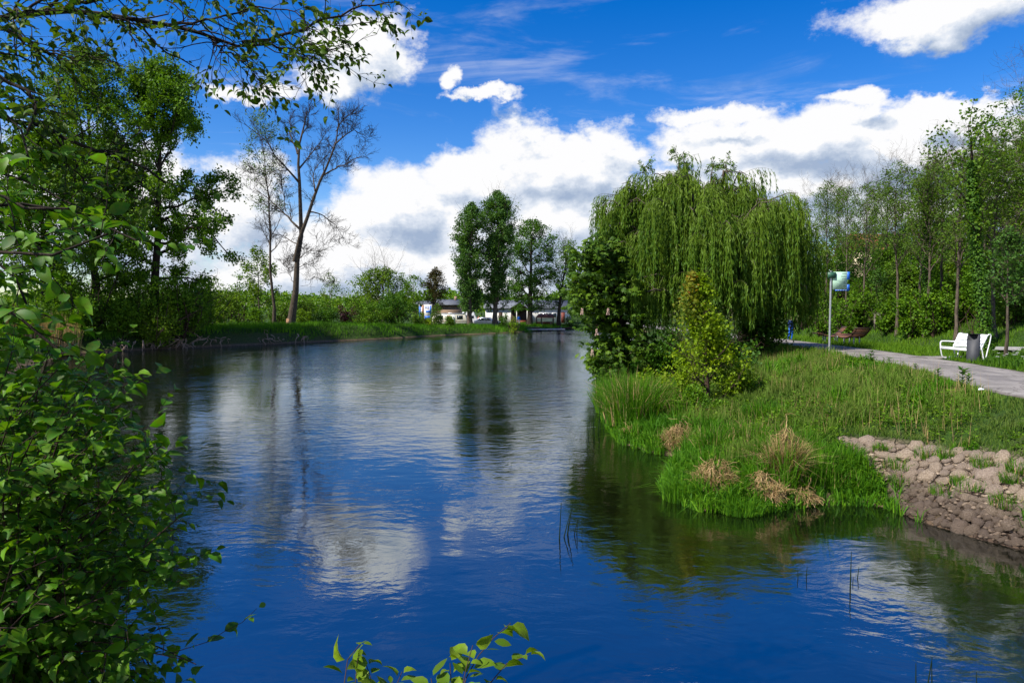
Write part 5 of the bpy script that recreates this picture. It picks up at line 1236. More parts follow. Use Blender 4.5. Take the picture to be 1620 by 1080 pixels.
Y = 127; k = Y / FPX
def house(px0, px1, eave, ridge, depth, label, wallm, roofm, name='house'):
    x = at((px0 + px1) / 2, 485, Y).x; b = Vector((x, Y, hz(x, Y))); hw = (px1 - px0) / 2 * k
    ze = at(0, eave, Y).z - b.z; zr = at(0, ridge, Y + depth / 2).z - b.z
    t = empty(name, b, 0, label, 'house')
    mb = MB(); mb.box(-hw, hw, 0, depth, -.3, ze); mb.add([(-hw, 0, ze), (-hw, depth, ze), (-hw, depth / 2, zr), (hw, 0, ze), (hw, depth, ze), (hw, depth / 2, zr)], F3=[(0, 2, 1), (3, 4, 5)]); mb.build('wall', wallm, t)
    rf = gable(-hw, hw, 0, depth, ze + .01, zr).build('roof', roofm, t)
    return t, hw, ze, zr, rf
t, hw, ze, zr, rf = house(690, 727, 482, 474.5, 6, 'low brown brick house with grey roof behind the caravan', M['brick_wall'], M['roof_grey'])
opening(t, 'door', -hw + 1.0, -hw + 1.9, 0, 0.05, 2.1, M['wood_dark']); opening(t, 'window', .1, .8, 0, 1.2, 2.1)
MB().box(hw - 1.2, hw - .7, 2.6, 3.1, zr - .3, zr + .7).build('chimney', M['brick_wall'], rf)
t, hw, ze, zr, rf = house(655, 688, 483, 477, 5, 'small outbuilding with grey roof behind the blue and white board', M['brick_wall'], M['roof_grey'])
opening(t, 'door', -.6, .4, 0, .05, 2.1, M['wood_dark'])
Y = 130; k = Y / FPX
t, hw, ze, zr, rf = house(768, 903, 487, 475.5, 8, 'long white walled house with grey roof behind the river landing', M['wall_white'], M['roof_grey'])
for x0, x1, z0_, z1_, br in ((-6.8, -6.1, .9, 2.1, 1), (2.1, 4.4, 1.1, 2.1, 4), (4.6, 5.4, 1.1, 2.1, 1)): opening(t, 'window', x0, x1, 0, z0_, z1_, bars=br)
opening(t, 'door', 6.3, 7.0, 0, .1, 2.2, M['red']); opening(t, 'door', -5.6, -4.9, 0, .1, 2.2, M['wood_dark'])
# porch in front of the white house
Yp = 124; kp = Yp / FPX; x = at(821, 485, Yp).x; b = Vector((x, Yp, hz(x, Yp))); t2 = empty('porch', b, 0, 'open porch with red brown gable and white posts in front of the white house', 'porch')
ze = at(0, 488, Yp).z - b.z; zr = at(0, 478.5, Yp).z - b.z; hw = 14 * kp
gable(-hw, hw, 0, 5.6, ze, zr, .3, 'y').build('roof', M['roof_grey'], t2); MB().add([(-hw + .1, 0, ze + .02), (hw - .1, 0, ze + .02), (0, 0, zr - .08), (-hw + .1, .06, ze + .02), (hw - .1, .06, ze + .02), (0, .06, zr - .08)], F3=[(0, 1, 2), (3, 5, 4)], F4=[(0, 3, 4, 1)]).build('gable_board', M['red'], t2)
for x in (-hw + .1, -hw + 1.2, hw - .1): MB().bar((x, .1, -.2), (x, .1, ze - .02), .16).build('post', M['wall_white'], t2)
MB().box(-hw, hw, 4.9, 5.2, -.2, ze - .05).build('back_wall', M['wood_dark'], t2)
MB().box(-hw + 1.3, hw - .3, .0, .08, .1, .75).build('parapet', M['red'], t2)
# brown canopy
Yp = 120; kp = Yp / FPX; x = at(862, 485, Yp).x; b = Vector((x, Yp, hz(x, Yp))); t2 = empty('garden_canopy', b, 0, 'low brown roofed canopy on posts at the river landing', 'canopy')
z1 = at(0, 496.5, Yp).z - b.z; z0 = at(0, 502.5, Yp).z - b.z; hw = 14.5 * kp
MB().add([(-hw, -1.2, z0), (hw, -1.2, z0), (hw, 1.2, z0), (-hw, 1.2, z0), (-hw + .5, 0, z1), (hw - .2, 0, z1)], [(0, 1, 5, 4), (2, 3, 4, 5), (0, 3, 2, 1)], [(1, 2, 5), (3, 0, 4)]).build('roof', M['roof_brown'], t2)
for x in (-hw + .15, -hw + 1.0, hw - .15):
    for y in (-1.05, 1.05): MB().bar((x, y, -.2), (x, y, z0 - .01), .12).build('post', M['wood_dark'], t2)
MB().box(-hw + .25, hw - .25, 1.0, 1.06, .05, .6).build('panel', M['red'], t2)
tb = MB().box(-.9, .9, -.35, .35, .66, .72); tb.box(-.8, -.7, -.3, .3, -.02, .66); tb.box(.7, .8, -.3, .3, -.02, .66); o = tb.build('garden_table', M['wood_grey'], None, loc=(b.x + .2, b.y - 1.9, b.z)); tag(o, 'plain timber table in front of the brown canopy', 'table')
# quay, jetty
gq = [at(px, py, Yq) for px, py, Yq in ()]
x0, x1 = at(820, 0, 112).x, at(852, 0, 112).x
t2 = empty('wooden_jetty', (x0 + 1.2, 111, 0), R(-8), 'dark timber jetty reaching out from the grassy landing', 'jetty')
for j in range(22): MB().box(0, .17, -1.1, 1.1, .5, .55).build('plank', M['wood_grey'], t2, loc=(-1.9 + j * .19, 0, .02))
for x in (-1.5, 0, 1.5):
    for y in (-.9, .9): MB().bar((x, y, -1.0), (x, y, .515), .14).build('pile', M['wood_dark'], t2)
for y in (-.9, .9): MB().box(-1.9, 2.25, y - .05, y + .05, .38, .515).build('beam', M['wood_dark'], t2)
xq = at(862, 0, 113).x
t2 = empty('floating_pontoon', (xq, 110.5, 0), R(14), 'long flat grey pontoon moored along the landing', 'pontoon')
MB().box(-3.2, 3.2, -.8, .8, .14, .34).build('deck', M['concrete'], t2, bevel=.02)
for x in (-2.6, -.9, .9, 2.6): MB().sweep([(x, -.78, .03), (x, 0, .03), (x, .78, .03)], .15, 10).build('float', M['black'], t2)
for x in (-3.0, 3.0): MB().bar((x, .7, .3), (x, .7, .6), .06).build('bollard', M['galv'], t2)
xq = at(893, 0, 118).x
t2 = empty('rowing_boat', (xq, 116.0, 0.05), R(20), 'small dark rowing boat drawn up at the right end of the pontoon', 'boat')
st_ = [(-1.6, .02, .42), (-1.3, .42, .34), (-.4, .6, .28), (.5, .58, .3), (1.3, .32, .38), (1.75, .02, .5)]
mb = MB(); vs = []
for x, w, z in st_: vs += [(x, -w, z), (x, -w * .7, .02), (x, w * .7, .02), (x, w, z)]
mb.add(vs, [(i * 4 + j, i * 4 + j + 1, i * 4 + j + 5, i * 4 + j + 4) for i in range(5) for j in range(3)]); mb.build('hull', M['wood_dark'], t2)
for x in (-.6, .5): MB().box(x - .1, x + .1, -.5, .5, .22, .26).build('thwart', M['wood_grey'], t2)

# pale house high on the slope behind the trees
Y = 92; x = at(1412, 485, Y).x; b = Vector((x, Y, hz(x, Y))); k = Y / FPX
t = empty('hillside_house', b, R(10), 'pale yellow house with red roof glimpsed between the trunks up the slope', 'house')
z0 = at(0, 425, Y).z - b.z; z1 = at(0, 398, Y).z - b.z
M['wall_yellow'] = plain('wall_yellow', (0.72, 0.60, 0.40), .85, var=.06); M['roof_red'] = plain('roof_red', (0.36, 0.11, 0.06), .8)
hw = 42 * k; mb = MB(); mb.box(-hw, hw, 0, 7, -1, z1); mb.build('wall', M['wall_yellow'], t); gable(-hw, hw, 0, 7, z1 + .01, z1 + 2.6).build('roof', M['roof_red'], t)
for j in range(5): opening(t, 'window', -hw + .8 + j * 1.45, -hw + 1.7 + j * 1.45, 0, z1 - 1.7, z1 - .5)

# ================================================================== GRASS, REEDS, STONES, ROOTS
def blades(rs, name, X, Y, Z, Hb, Wb, mat, lean=.35, rv=None, tips=1.0, seg=2, dirs=None, kind='stuff', parent=None, loc=None):
    n = len(X); a = rs.uniform(0, 6.283, n); w = np.stack([np.cos(a), np.sin(a), 0 * a], 1) * (Wb * .5)[:, None]
    la = rs.uniform(0, 6.283, n) if dirs is None else dirs; le = (np.abs(rs.normal(0, lean, n)) * Hb)[:, None]; ld = np.stack([np.cos(la), np.sin(la), 0 * la], 1) * le
    p0 = np.stack([X, Y, Z], 1); up = np.stack([0 * X, 0 * X, Hb], 1)
    if loc is not None: p0 = p0 - np.array([list(loc)])
    if seg == 2:
        m = p0 + up * .58 + ld * .3; tp = p0 + up * np.clip(1 - le / np.maximum(Hb, .01)[:, None] * .35, .3, 1) + ld
        V = np.stack([p0 - w, p0 + w, m + w * .8, m - w * .8, tp], 1).reshape(-1, 3); k = 5
        b = (np.arange(n) * 5)[:, None]; F4 = b + np.array([0, 1, 2, 3]); F3 = b + np.array([3, 2, 4]); F = [F4, F3]; tv = np.tile([0, 0, .45, .45, 1.0], n)
    else:
        tp = p0 + up + ld; V = np.stack([p0 - w, p0 + w, tp], 1).reshape(-1, 3); k = 3; F = (np.arange(n) * 3)[:, None] + np.array([0, 1, 2]); tv = np.tile([0, 0, 1.0], n)
    rv = rs.rand(n) if rv is None else rv
    return link(name, mesh_from(name, V, F, mat, False, rnd=np.repeat(rv, k), tip=tv * tips), parent, loc=loc if loc is not None else (0, 0, 0), kind=kind)
rs = np.random.RandomState(7)

# meadow between water and path (right bank), denser near the camera
def scatter(n, x0, x1, y0, y1, fn, pw=1.0):
    u = rs.rand(n); Y = y0 * (y1 / y0) ** u if pw else y0 + (y1 - y0) * u
    X = rs.uniform(x0, x1, n); h, d, r, e, bd = height(X, Y, full=True); k = fn(X, Y, h, d, r, e, bd); return X[k], Y[k], h[k], d[k], e[k]
X, Y, Z, D, E = scatter(330000, 2.2, 17.5, 10.5, 46, lambda X, Y, h, d, r, e, bd: r & (d > .05) & (e > .02 + .16 * rs.rand(len(X))) & ~bd & (mudmask(X, Y) < .35 + .2 * rs.rand(len(X))) & (vnoise(X, Y, 5.0) + .6 * vnoise(X + 9, Y, 2.2) > -.34 + .2 * rs.rand(len(X)) + .35 * np.clip(1 - d / .45, 0, 1)))
n = len(X); print('meadow', n)
shore = 1 - sst(D, .3, 2.2); tall = vnoise(X, Y, .5) + .5
Hb = (.10 + .26 * tall + .10 * shore) * rs.uniform(.5, 1.4, n) * (1 + .9 * vnoise(X, Y, 2.1) + .5 * vnoise(X, Y, .9)); Hb *= np.interp(E, [0, .25, .8], [.3, .6, 1.0]) * (1 + 1.3 * vnoise(X, Y, 4.5))
near_mud = sst(mudmask(X + .5, Y) + mudmask(X - .4, Y - .5), .0, .6); Hb *= 1 - .4 * near_mud
rv = np.clip(.5 * rs.rand(n) + .5 * (vnoise(X, Y, .9) + .5), 0, 1)
k = shore * 1.15 + 1.1 * vnoise(X, Y, .8) + .5 * vnoise(X, Y, 2.3) > .36
Wb = np.interp(Y, [11, 20, 45], [.012, .020, .040]) * rs.uniform(.7, 1.3, n)
kk = ~k & (Y > 24); o = blades(rs, 'meadow_grass', X[kk], Y[kk], Z[kk] - .02, Hb[kk], Wb[kk] * 1.2, M['grass'], .4, rv[kk], tips=1.0, seg=1); tag(o, 'more distant meadow grass around the signpost and behind the willow', 'grass')
k0 = k; k = k | (Y > 24)
o = blades(rs, 'meadow_grass', X[~k], Y[~k], Z[~k] - .02, Hb[~k], Wb[~k], M['grass'], .4, rv[~k], tips=1.0); tag(o, 'long seeding meadow grass between the river and the path', 'grass')
k = k0
o = blades(rs, 'bank_grass', X[k], Y[k], Z[k] - .02, Hb[k] * 1.25, Wb[k] * 1.5, M['grass_lush'], .6, rv[k], tips=0); tag(o, 'lush bright green grass at the water edge of the right bank', 'grass')
# shoreline sedge, a thick band of broad arching blades
X, Y, Z, D, E = scatter(120000, 2.2, 9.0, 11.8, 24, lambda X, Y, h, d, r, e, bd: r & (d > -.12) & (d < .95) & (X < 7.4 + .0 * Y) & (vnoise(X, Y, 1.1) > -.28) & (vnoise(X, Y, 4.2) > -.22) & (mudmask(X, Y) < .3))
k = rs.rand(len(X)) < .5; X, Y, Z = X[k], Y[k], Z[k]; n = len(X); print('sedge', n)
o = blades(rs, 'shore_sedge', X, Y, np.maximum(Z, -.05), (.18 + .30 * (vnoise(X, Y, 1.3) + .5)) * rs.uniform(.6, 1.3, n), np.full(n, .026), M['grass_lush'], .75, tips=0); tag(o, 'arching bright green sedge hanging over the water along the spit', 'sedge')
# grass beyond the path
X, Y, Z, D, E = scatter(200000, 13, 42, 13, 60, lambda X, Y, h, d, r, e, bd: r & bd & (e > .05) & (rs.rand(len(X)) < np.interp(e, [0, 5, 9, 20], [1, .8, .22, .12])) & ~((np.abs((Y - 25.9) - .0 * X) < .6) & (X > 15.6) & (X < 22)))
n = len(X); print('beyond', n)
rv = np.clip(.6 * rs.rand(n) + .4 * (vnoise(X, Y, .5) + .5), 0, 1)
o = blades(rs, 'verge_grass', X, Y, Z - .02, (.13 + .16 * (vnoise(X, Y, .7) + .5)) * rs.uniform(.6, 1.3, n), np.interp(Y, [13, 25, 60], [.014, .026, .05]), M['leaf_mid'], .5, rv, tips=0, seg=1); tag(o, 'green grass and ground cover beyond the path up to the wooded slope', 'grass')
# left bank grass
def left_fn(X, Y, h, d, r, e, bd): return ~r & (d > np.where(X > -24, .08, .85) + .25 * vnoise(X, Y, .6)) & (d < 16) & (rs.rand(len(X)) < np.interp(d, [0, 3, 16], [1, .8, .35]))
X, Y, Z, D, E = scatter(300000, -60, 16, 48, 124, left_fn)
n = len(X); print('left', n)
o = blades(rs, 'bank_grass', X, Y, Z - .05, (.25 + .45 * (vnoise(X, Y, .4) + .5)) * rs.uniform(.6, 1.3, n), np.full(n, .075), M['grass_far'], .4, tips=0, seg=1, rv=np.clip(.5 * rs.rand(n) + .5 * (vnoise(X, Y, .35) + .5), 0, 1)); tag(o, 'long green grass along the top and face of the far left bank', 'grass')
# near bank beside the camera, low grass
X = rs.uniform(-9, 8, 22000); Y = rs.uniform(-2, 6.5, 22000); h, d, r, e, bd = height(X, Y, full=True); k = (~r) & (d > .1)
X, Y, h = X[k], Y[k], h[k]; n = len(X)
o = blades(rs, 'bank_grass', X, Y, h - .02, rs.uniform(.06, .2, n), np.full(n, .008), M['grass_lush'], .4, tips=0, seg=1); tag(o, 'short grass on the near bank around the foreground shrubs', 'grass')

X, Y, Z, D, E = scatter(5200, 2.6, 16.5, 11.5, 34, lambda X, Y, h, d, r, e, bd: r & (d > .15) & (e > .4) & ~bd & (mudmask(X, Y) < .4) & (vnoise(X, Y, .7) > -.12)); n = len(X); k8 = 9
idx = np.repeat(np.arange(n), k8); a = rs.uniform(0, 6.28, n * k8); zl_ = Z[idx] + rs.uniform(.02, .30, n * k8); rr_ = rs.uniform(0, .1, n * k8)
o = link('meadow_weeds', leafmesh(rs, 'meadow_weeds', np.stack([X[idx] + np.cos(a) * rr_, Y[idx] + np.sin(a) * rr_, zl_], 1), np.stack([np.cos(a), np.sin(a), rs.uniform(-.2, .7, n * k8)], 1), np.tile([0, 0, 1.], (n * k8, 1)) + rs.normal(0, .3, (n * k8, 3)), rs.uniform(.05, .12, n * k8), rs.uniform(.025, .055, n * k8), LEAF_Q, M['leaf_mid'], np.clip(rs.rand(n)[idx] * .8 + .2 * rs.rand(n * k8), 0, 1)), kind='stuff'); tag(o, 'broad leaved weeds mixed through the meadow grass', 'weeds')
X, Y, Z, D, E = scatter(5000, 2.6, 16.5, 11.5, 30, lambda X, Y, h, d, r, e, bd: r & (d > .1) & (e > .3) & ~bd & (mudmask(X, Y) < .4) & (vnoise(X, Y, .9) > .0)); n = len(X)
o = blades(rs, 'seed_stalks', X, Y, Z, rs.uniform(.35, .7, n), np.full(n, .011), M['straw'], .25, tips=0, seg=1); tag(o, 'thin pale seed stalks standing above the meadow grass', 'grass')
# tussocks and reeds as things of their own
def tussock(px, py, name, label, cat, mats, Rr, Hh, n, lean=.55, group=None, w=.012, drop=0.0, x=None):
    if x is None: x, y, z = cast(px, py)
    else: x, y = x; z = max(hz(x, y), -.05)
    t = empty(name, (x, y, z), 0, label, cat, group)
    for mt, frac in mats:
        m_ = int(n * frac); a = rs.uniform(0, 6.283, m_); r_ = Rr * np.sqrt(rs.rand(m_)) * .75; X = x + np.cos(a) * r_; Y = y + np.sin(a) * r_
        o = blades(rs, 'blades', X, Y, np.full(m_, z - .04), Hh * rs.uniform(.4, 1.1, m_) * (1.15 - .5 * r_ / Rr), np.full(m_, w) * rs.uniform(.6, 1.3, m_), M[mt], lean, tips=0, dirs=a + rs.normal(0, .7, m_), kind='stuff', parent=t, loc=(x, y, z)); o.location = (0, 0, 0)
    return t, (x, y, z)
def dry_heap(px, py, label, Rr, Hh, n):
    t, (x, y, z) = tussock(px, py, 'dry_tussock', label, 'tussock', [('straw', .9), ('grass_lush', .35)], Rr * 1.35, Hh * 1.0, n, .5, 'dead grass tussocks on the spit', .016)
    # collapsed tangled straw over the top
    m_ = int(n * .9); a = rs.uniform(0, 6.283, m_); rr = Rr * rs.rand(m_) ** .5; q = np.stack([np.cos(a) * rr, np.sin(a) * rr, Hh * np.clip(1 - (rr / Rr) ** 1.3, .05, 1) * (.80 + .22 * np.sin(a * 2 + px) + .12 * np.sin(a * 5)) * rs.uniform(.45, 1.25, m_) + .08], 1)
    d = np.stack([np.cos(a) * .6, np.sin(a) * .6, 0 * a - .35], 1) + rs.normal(0, .45, (m_, 3)); P = grow(rs, q, d, rs.uniform(.12, .4, m_) * Rr * 1.8, 4, .8, -1.3)
    Vw, Fw = tubes(P, np.full((m_, 4), .0060), 3)
    link('straw_tangle', mesh_from('straw_tangle', Vw, Fw, M['straw'], False, rnd=np.repeat(rs.rand(m_), 12)), t, kind='stuff')
dry_heap(1242, 757, 'tallest beige heap of dead grass standing at the middle of the spit', .34, 1.05, 1900)
dry_heap(1205, 782, 'low beige dead grass mat at the foot of the tallest dead grass heap', .42, .40, 900)
dry_heap(1132, 770, 'brownish dead grass tussock near the water at the left end of the spit', .42, .50, 1000)
dry_heap(1075, 706, 'dry tan tussock under the green bushes above the small inlet', .42, .62, 1000)
dry_heap(1000, 690, 'thin dry stalks low at the shore under the reed clump', .30, .35, 350)
dry_heap(1270, 792, 'small dead grass remnant at the right water edge of the spit', .28, .22, 350)
tussock(1005, 668, 'reed_clump', 'tall dark green reed clump overhanging the water left of the spit', 'reeds', [('grass_lush', .85), ('straw', .15)], 1.25, 1.75, 3000, .45, w=.022)
tussock(975, 650, 'reed_clump', 'reed clump at the water edge under the chestnut', 'reeds', [('grass_lush', .9), ('straw', .1)], 1.0, 1.6, 1800, .45, w=.022)
tussock(1040, 655, 'reed_clump', 'reed clump below the left bright green bush', 'reeds', [('grass_lush', .8), ('straw', .2)], 1.1, 1.4, 2000, .45, w=.02)
tussock(1180, 700, 'reed_clump', 'dark green blade clump behind the tallest dead grass heap', 'reeds', [('grass_lush', .9), ('straw', .1)], .7, .7, 800, .5, w=.016)
tussock(1130, 715, 'reed_clump', 'dark green blade clump above the brownish dead tussock', 'reeds', [('grass_lush', .85), ('straw', .15)], .6, .8, 700, .5, w=.016)
tussock(1215, 660, 'reed_clump', 'taller green blades in the middle of the meadow slope', 'reeds', [('grass_lush', 1)], .9, .6, 800, .5, w=.018)
tussock(1090, 660, 'reed_clump', 'blade clump between the young maple and the water inlet', 'reeds', [('grass_lush', .85), ('straw', .15)], .8, .9, 900, .5, w=.018)
tussock(1330, 735, 'reed_clump', 'tall green blades right of the tallest dead grass heap', 'reeds', [('grass_lush', 1)], .6, .55, 700, .5, w=.016)
tussock(1075, 788, 'sedge_clump', 'bright sedge clump at the left tip of the spit', 'sedge', [('grass_lush', 1)], .45, .5, 700, .6, w=.016)
tussock(1170, 806, 'sedge_clump', 'bright sedge clump at the front edge of the spit', 'sedge', [('grass_lush', 1)], .6, .36, 900, .6, w=.016)
tussock(70, 560, 'dry_reeds', 'pale tan dry reeds at the left end of the far bank', 'reeds', [('straw', .8), ('grass_far', .2)], 2.2, 3.2, 2200, .12, w=.06, x=(-36.5, 54.5))
tussock(20, 560, 'dry_reeds', 'tan dry reeds partly behind the near leaves at the left edge', 'reeds', [('straw', .75), ('grass_far', .25)], 2.4, 2.8, 1800, .12, w=.06, x=(-38.5, 52))

# dark reeds standing in the water
def water_reeds(pts, label):
    x0, y0 = P2(*pts[0][0]); t = empty('water_reeds', (x0, y0, 0), 0, label, 'reeds', 'dark reeds standing in the water')
    for (b0, tp, bend) in pts:
        bx, by = P2(*b0); q = at(tp[0], tp[1], by); K = 7; s = np.linspace(0, 1, K)
        P = np.stack([bx - x0 + (q.x - bx) * s ** 1.5, by - y0 + bend * s * s, -.5 + (q.z + .5) * s], 1)
        P = np.vstack([[P[0]], P[1:]]); r_ = taper(np.array([.018]), K, .2)
        Vw, Fw = tubes(P[None], r_, 4); link('stalk', mesh_from('stalk', Vw, Fw, M['reed_dark'], True, rnd=np.full(len(Vw), .3)), t)
water_reeds([((884, 852), (888, 794), 0), ((885, 850), (905, 808), .1), ((894, 844), (907, 792), 0), ((894, 846), (900, 828), .05), ((903, 846), (914, 820), 0), ((911, 844), (914, 818), .0), ((920, 843), (921, 834), 0), ((922, 852), (933, 853), .2)], 'group of bent reed stalks in open water left of the dark willow reflection')
water_reeds([((1264, 915), (1262, 900), 0), ((1274, 914), (1277, 894), 0)], 'pair of short reed stalks in the water below the spit')
water_reeds([((1345, 928), (1347, 872), 0), ((1347, 922), (1350, 912), 0), ((1353, 914), (1359, 896), 0)], 'tall single reed with a short one beside it, right of the pair of short stalks')
water_reeds([((1450, 1090), (1449, 1048), 0), ((1460, 1100), (1475, 1038), 0), ((1476, 1100), (1474, 1045), 0), ((1546, 1100), (1545, 1062), 0)], 'reed stalks poking up at the bottom edge of the view, lower right')
water_reeds([((930, 690), (934, 650), 0), ((938, 686), (940, 640), 0), ((945, 684), (952, 628), 0), ((950, 680), (948, 640), 0), ((928, 696), (930, 668), 0), ((942, 690), (938, 655), 0), ((955, 678), (957, 640), 0)], 'thin reeds in the water at the bank left of the reed clump')

# broad leaved weeds and white flowers
def weed(px, py, label, sc=1.0, x=None):
    x, y, z = cast(px, py); t = empty('thistle', (x, y, z), 0, label, 'weed', 'dark weeds in the meadow grass'); n = 60
    az = rs.uniform(0, 6.283, n); zz_ = rs.rand(n) * .38 * sc; P = np.array([[(0, 0, 0), (.01, 0, .2 * sc), (0, .01, .42 * sc)]]); Vw, Fw = tubes(P, np.array([[.008, .006, .004]]), 4); link('stem', mesh_from('stem', Vw, Fw, M['twig'], True), t)
    link('foliage', leafmesh(rs, 'foliage', np.stack([0 * az, 0 * az, zz_], 1), np.stack([np.cos(az), np.sin(az), .5 + 0 * az], 1), np.tile([0, 0, 1.], (n, 1)), .17 * sc * rs.uniform(.6, 1.2, n), .045 * sc, LEAF_W, M['leaf_dark']), t)
for px, py, lb, sc in [(1378, 578, 'dark leafy weed at the grass edge near the sign pole', 1.3), (1522, 616, 'largest dark leafy weed at the path edge in front of the bench', 1.3), (1532, 619, 'smaller dark weed right of the largest one at the path edge', 1.0), (1407, 583, 'small dark weed right of the one near the sign pole', .9),
                       (1448, 592, 'small dark weed midway along the path edge', .8), (1483, 607, 'grey green weed in the grass left of the largest weed', 1.0), (1313, 672, 'pale weed stalk in the lush grass', 1.1)]: weed(px, py, lb, sc)
# flower bed
X, Y, Z, D, E = scatter(5200, 15.5, 24, 16.5, 25.4, lambda X, Y, h, d, r, e, bd: r & bd & (e > .15) & (e < 6) & (vnoise(X, Y, .8) > -.2))
n = len(X); o = blades(rs, 'flower_bed_leaves', np.repeat(X, 4) + rs.normal(0, .08, 4 * n), np.repeat(Y, 4) + rs.normal(0, .08, 4 * n), np.repeat(Z, 4), rs.uniform(.15, .42, 4 * n), np.full(4 * n, .035), M['leaf_dark'], .5); tag(o, 'dark leafy bed plants along the path right of the litter bin', 'plants')
kf = rs.choice(n, min(n, 300), replace=False); q = np.stack([X[kf], Y[kf], Z[kf] + rs.uniform(.28, .46, len(kf))], 1)
m_ = 5; idx = np.repeat(np.arange(len(kf)), m_); a = np.tile(np.arange(m_) / m_ * 6.283, len(kf)); dd = np.stack([np.cos(a), np.sin(a), .35 + 0 * a], 1)
o = link('white_flowers', leafmesh(rs, 'white_flowers', q[idx], dd, np.tile([0, 0, 1.], (len(idx), 1)), .062, .05, LEAF_Q, M['flower_white']), kind='stuff'); tag(o, 'many small white blossoms scattered over the bed beside the path', 'flowers')
x, y, z = cast(1552, 628); mb = MB(); mb.add([(-.07, 0, 0), (.02, -.04, .01), (.08, .01, .02), (.04, .06, .0), (-.03, .04, .03), (0, 0, .045)], F3=[(0, 1, 5), (1, 2, 5), (2, 3, 5), (3, 4, 5), (4, 0, 5)]); o = mb.build('litter', M['white_paint'], None, loc=(x, y, z + .16)); tag(o, 'crumpled white scrap of paper in the grass by the path edge', 'paper')
# flat stones on the side path
for px, py, lb in ((1590, 553, 'flat pale stone slab left of two behind the flower bed'), (1606, 554, 'flat pale stone slab right of two behind the flower bed')):
    x, y, z = cast(px, py); mb = MB(); mb.add([(-.35, -.2, 0), (.3, -.25, 0), (.38, .2, 0), (-.28, .24, 0), (-.33, -.18, .1), (.28, -.22, .13), (.35, .17, .11), (-.25, .2, .12)], [(4, 5, 6, 7), (0, 1, 5, 4), (1, 2, 6, 5), (2, 3, 7, 6), (3, 0, 4, 7)]); o = mb.build('stone_slab', M['concrete'], None, loc=(x, y, z), bevel=.02); tag(o, lb, 'stone', 'stone slabs by the side path')

# ------------------------------------------------------------------ stones of the bare bank
mm, N = material('stone'); co = objco(N); oi = N.node('ShaderNodeObjectInfo')
nn_ = N.noise(N.v('ADD', co, N.v('SCALE', N.comb(oi.outputs['Random'], oi.outputs['Random'], 0), scale=50)), 9, 6, .65)
c = N.ramp(nn_, [(.25, (.17, .125, .085)), (.5, (.34, .26, .18)), (.75, (.50, .40, .30))])
c = N.mix(N.m('MULTIPLY', oi.outputs['Random'], .45), c, (.22, .17, .15))
zc = N.sep(pos(N))[2]; wetf = N.step(N.m('ADD', zc, N.m('MULTIPLY', nn_, .5)), 1.05, .45); c = N.mix(N.m('MULTIPLY', wetf, .72), c, (.085, .058, .042))
surf(N, principled(N, c, .9, .2, normal=N.bump(N.m('ADD', nn_, N.m('MULTIPLY', N.noise(co, 30, 4), .25)), 1.0, .07))); M['stone'] = mm
def stone_mesh(seed, rough):
    r2 = np.random.RandomState(seed); vs = []; idx = {}; F = []
    # a cube whose faces are split in four, pushed outwards to an uneven boulder
    import itertools
    g = [-1, 0, 1]
    for p_ in itertools.product(g, g, g):
        if max(abs(c_) for c_ in p_) == 1: idx[p_] = len(vs); v_ = np.array(p_, float); v_ = v_ / (np.linalg.norm(v_) ** .75); vs.append(v_ * (1 + r2.uniform(-rough, rough, 3)))
    for ax in range(3):
        for s in (-1, 1):
            o1, o2 = [a for a in range(3) if a != ax]
            for i in (-1, 0):
                for j in (-1, 0):
                    q = []
                    for di, dj in ((0, 0), (1, 0), (1, 1), (0, 1)):
                        p_ = [0, 0, 0]; p_[ax] = s; p_[o1] = i + di; p_[o2] = j + dj; q.append(idx[tuple(p_)])
                    flip = (s > 0) != (ax == 1); F.append(q if flip else q[::-1])
    return np.array(vs) * .5, np.array(F)
SV = [stone_mesh(500 + k_, .27) for k_ in range(6)] + [stone_mesh(600 + k_, .40) for k_ in range(6)]
SM = [mesh_from('stone', v_, f_, M['stone'], False) for k_, (v_, f_) in enumerate(SV)]
placed = []; big = 0; small = []
def try_stone(px, py, s, kind, flat):
    x, y, z = cast(px, py)
    for (a, b_, r_) in placed:
        if (a - x) ** 2 + (b_ - y) ** 2 < (.36 * (s + r_)) ** 2: return
    placed.append((x, y, s)); o = link('stone', SM[rs.randint(6) + (6 if kind else 0)], ground, loc=(x, y, z + s * flat * .10))
    e_ = .01; nx_ = -(hz(x + .2, y) - hz(x - .2, y)) / .4; ny_ = -(hz(x, y + .2) - hz(x, y - .2)) / .4
    qn = Vector((nx_, ny_, 1)).normalized(); rq = qn.to_track_quat('Z', 'Y') @ Quaternion((0, 0, 1), rs.uniform(0, 6.28)); o.rotation_mode = 'QUATERNION'; o.rotation_quaternion = rq
    o.scale = (s * rs.uniform(.9, 1.4), s * rs.uniform(.75, 1.05), s * flat)
def ztop(px): return np.interp(px, [1330, 1400, 1480, 1560, 1640], [692, 698, 708, 720, 730])
def zbot(px): return np.interp(px, [1330, 1380, 1410, 1440, 1500, 1560, 1640], [718, 745, 785, 815, 836, 854, 872])
cnt = 0
# big pale lumps in the upper rows, small angular wet ones along the water
for it in range(1500):
    if len(placed) >= 90: break
    px = rs.uniform(1332, 1640); f = rs.uniform(.02, .45); py = ztop(px) + (zbot(px) - ztop(px)) * f
    if py > zbot(px): continue
    try_stone(px, py, rs.uniform(.16, .46), 0, .46)
for it in range(4000):
    if len(placed) >= 296: break
    px = rs.uniform(1405, 1645); f = rs.uniform(.45, 1.0) ** .8; py = ztop(px) + (zbot(px) - ztop(px)) * f
    try_stone(px, py, rs.uniform(.11, .19) * (1.6 if rs.rand() < .2 else 1), 1, .75)
print('stones', len(placed))
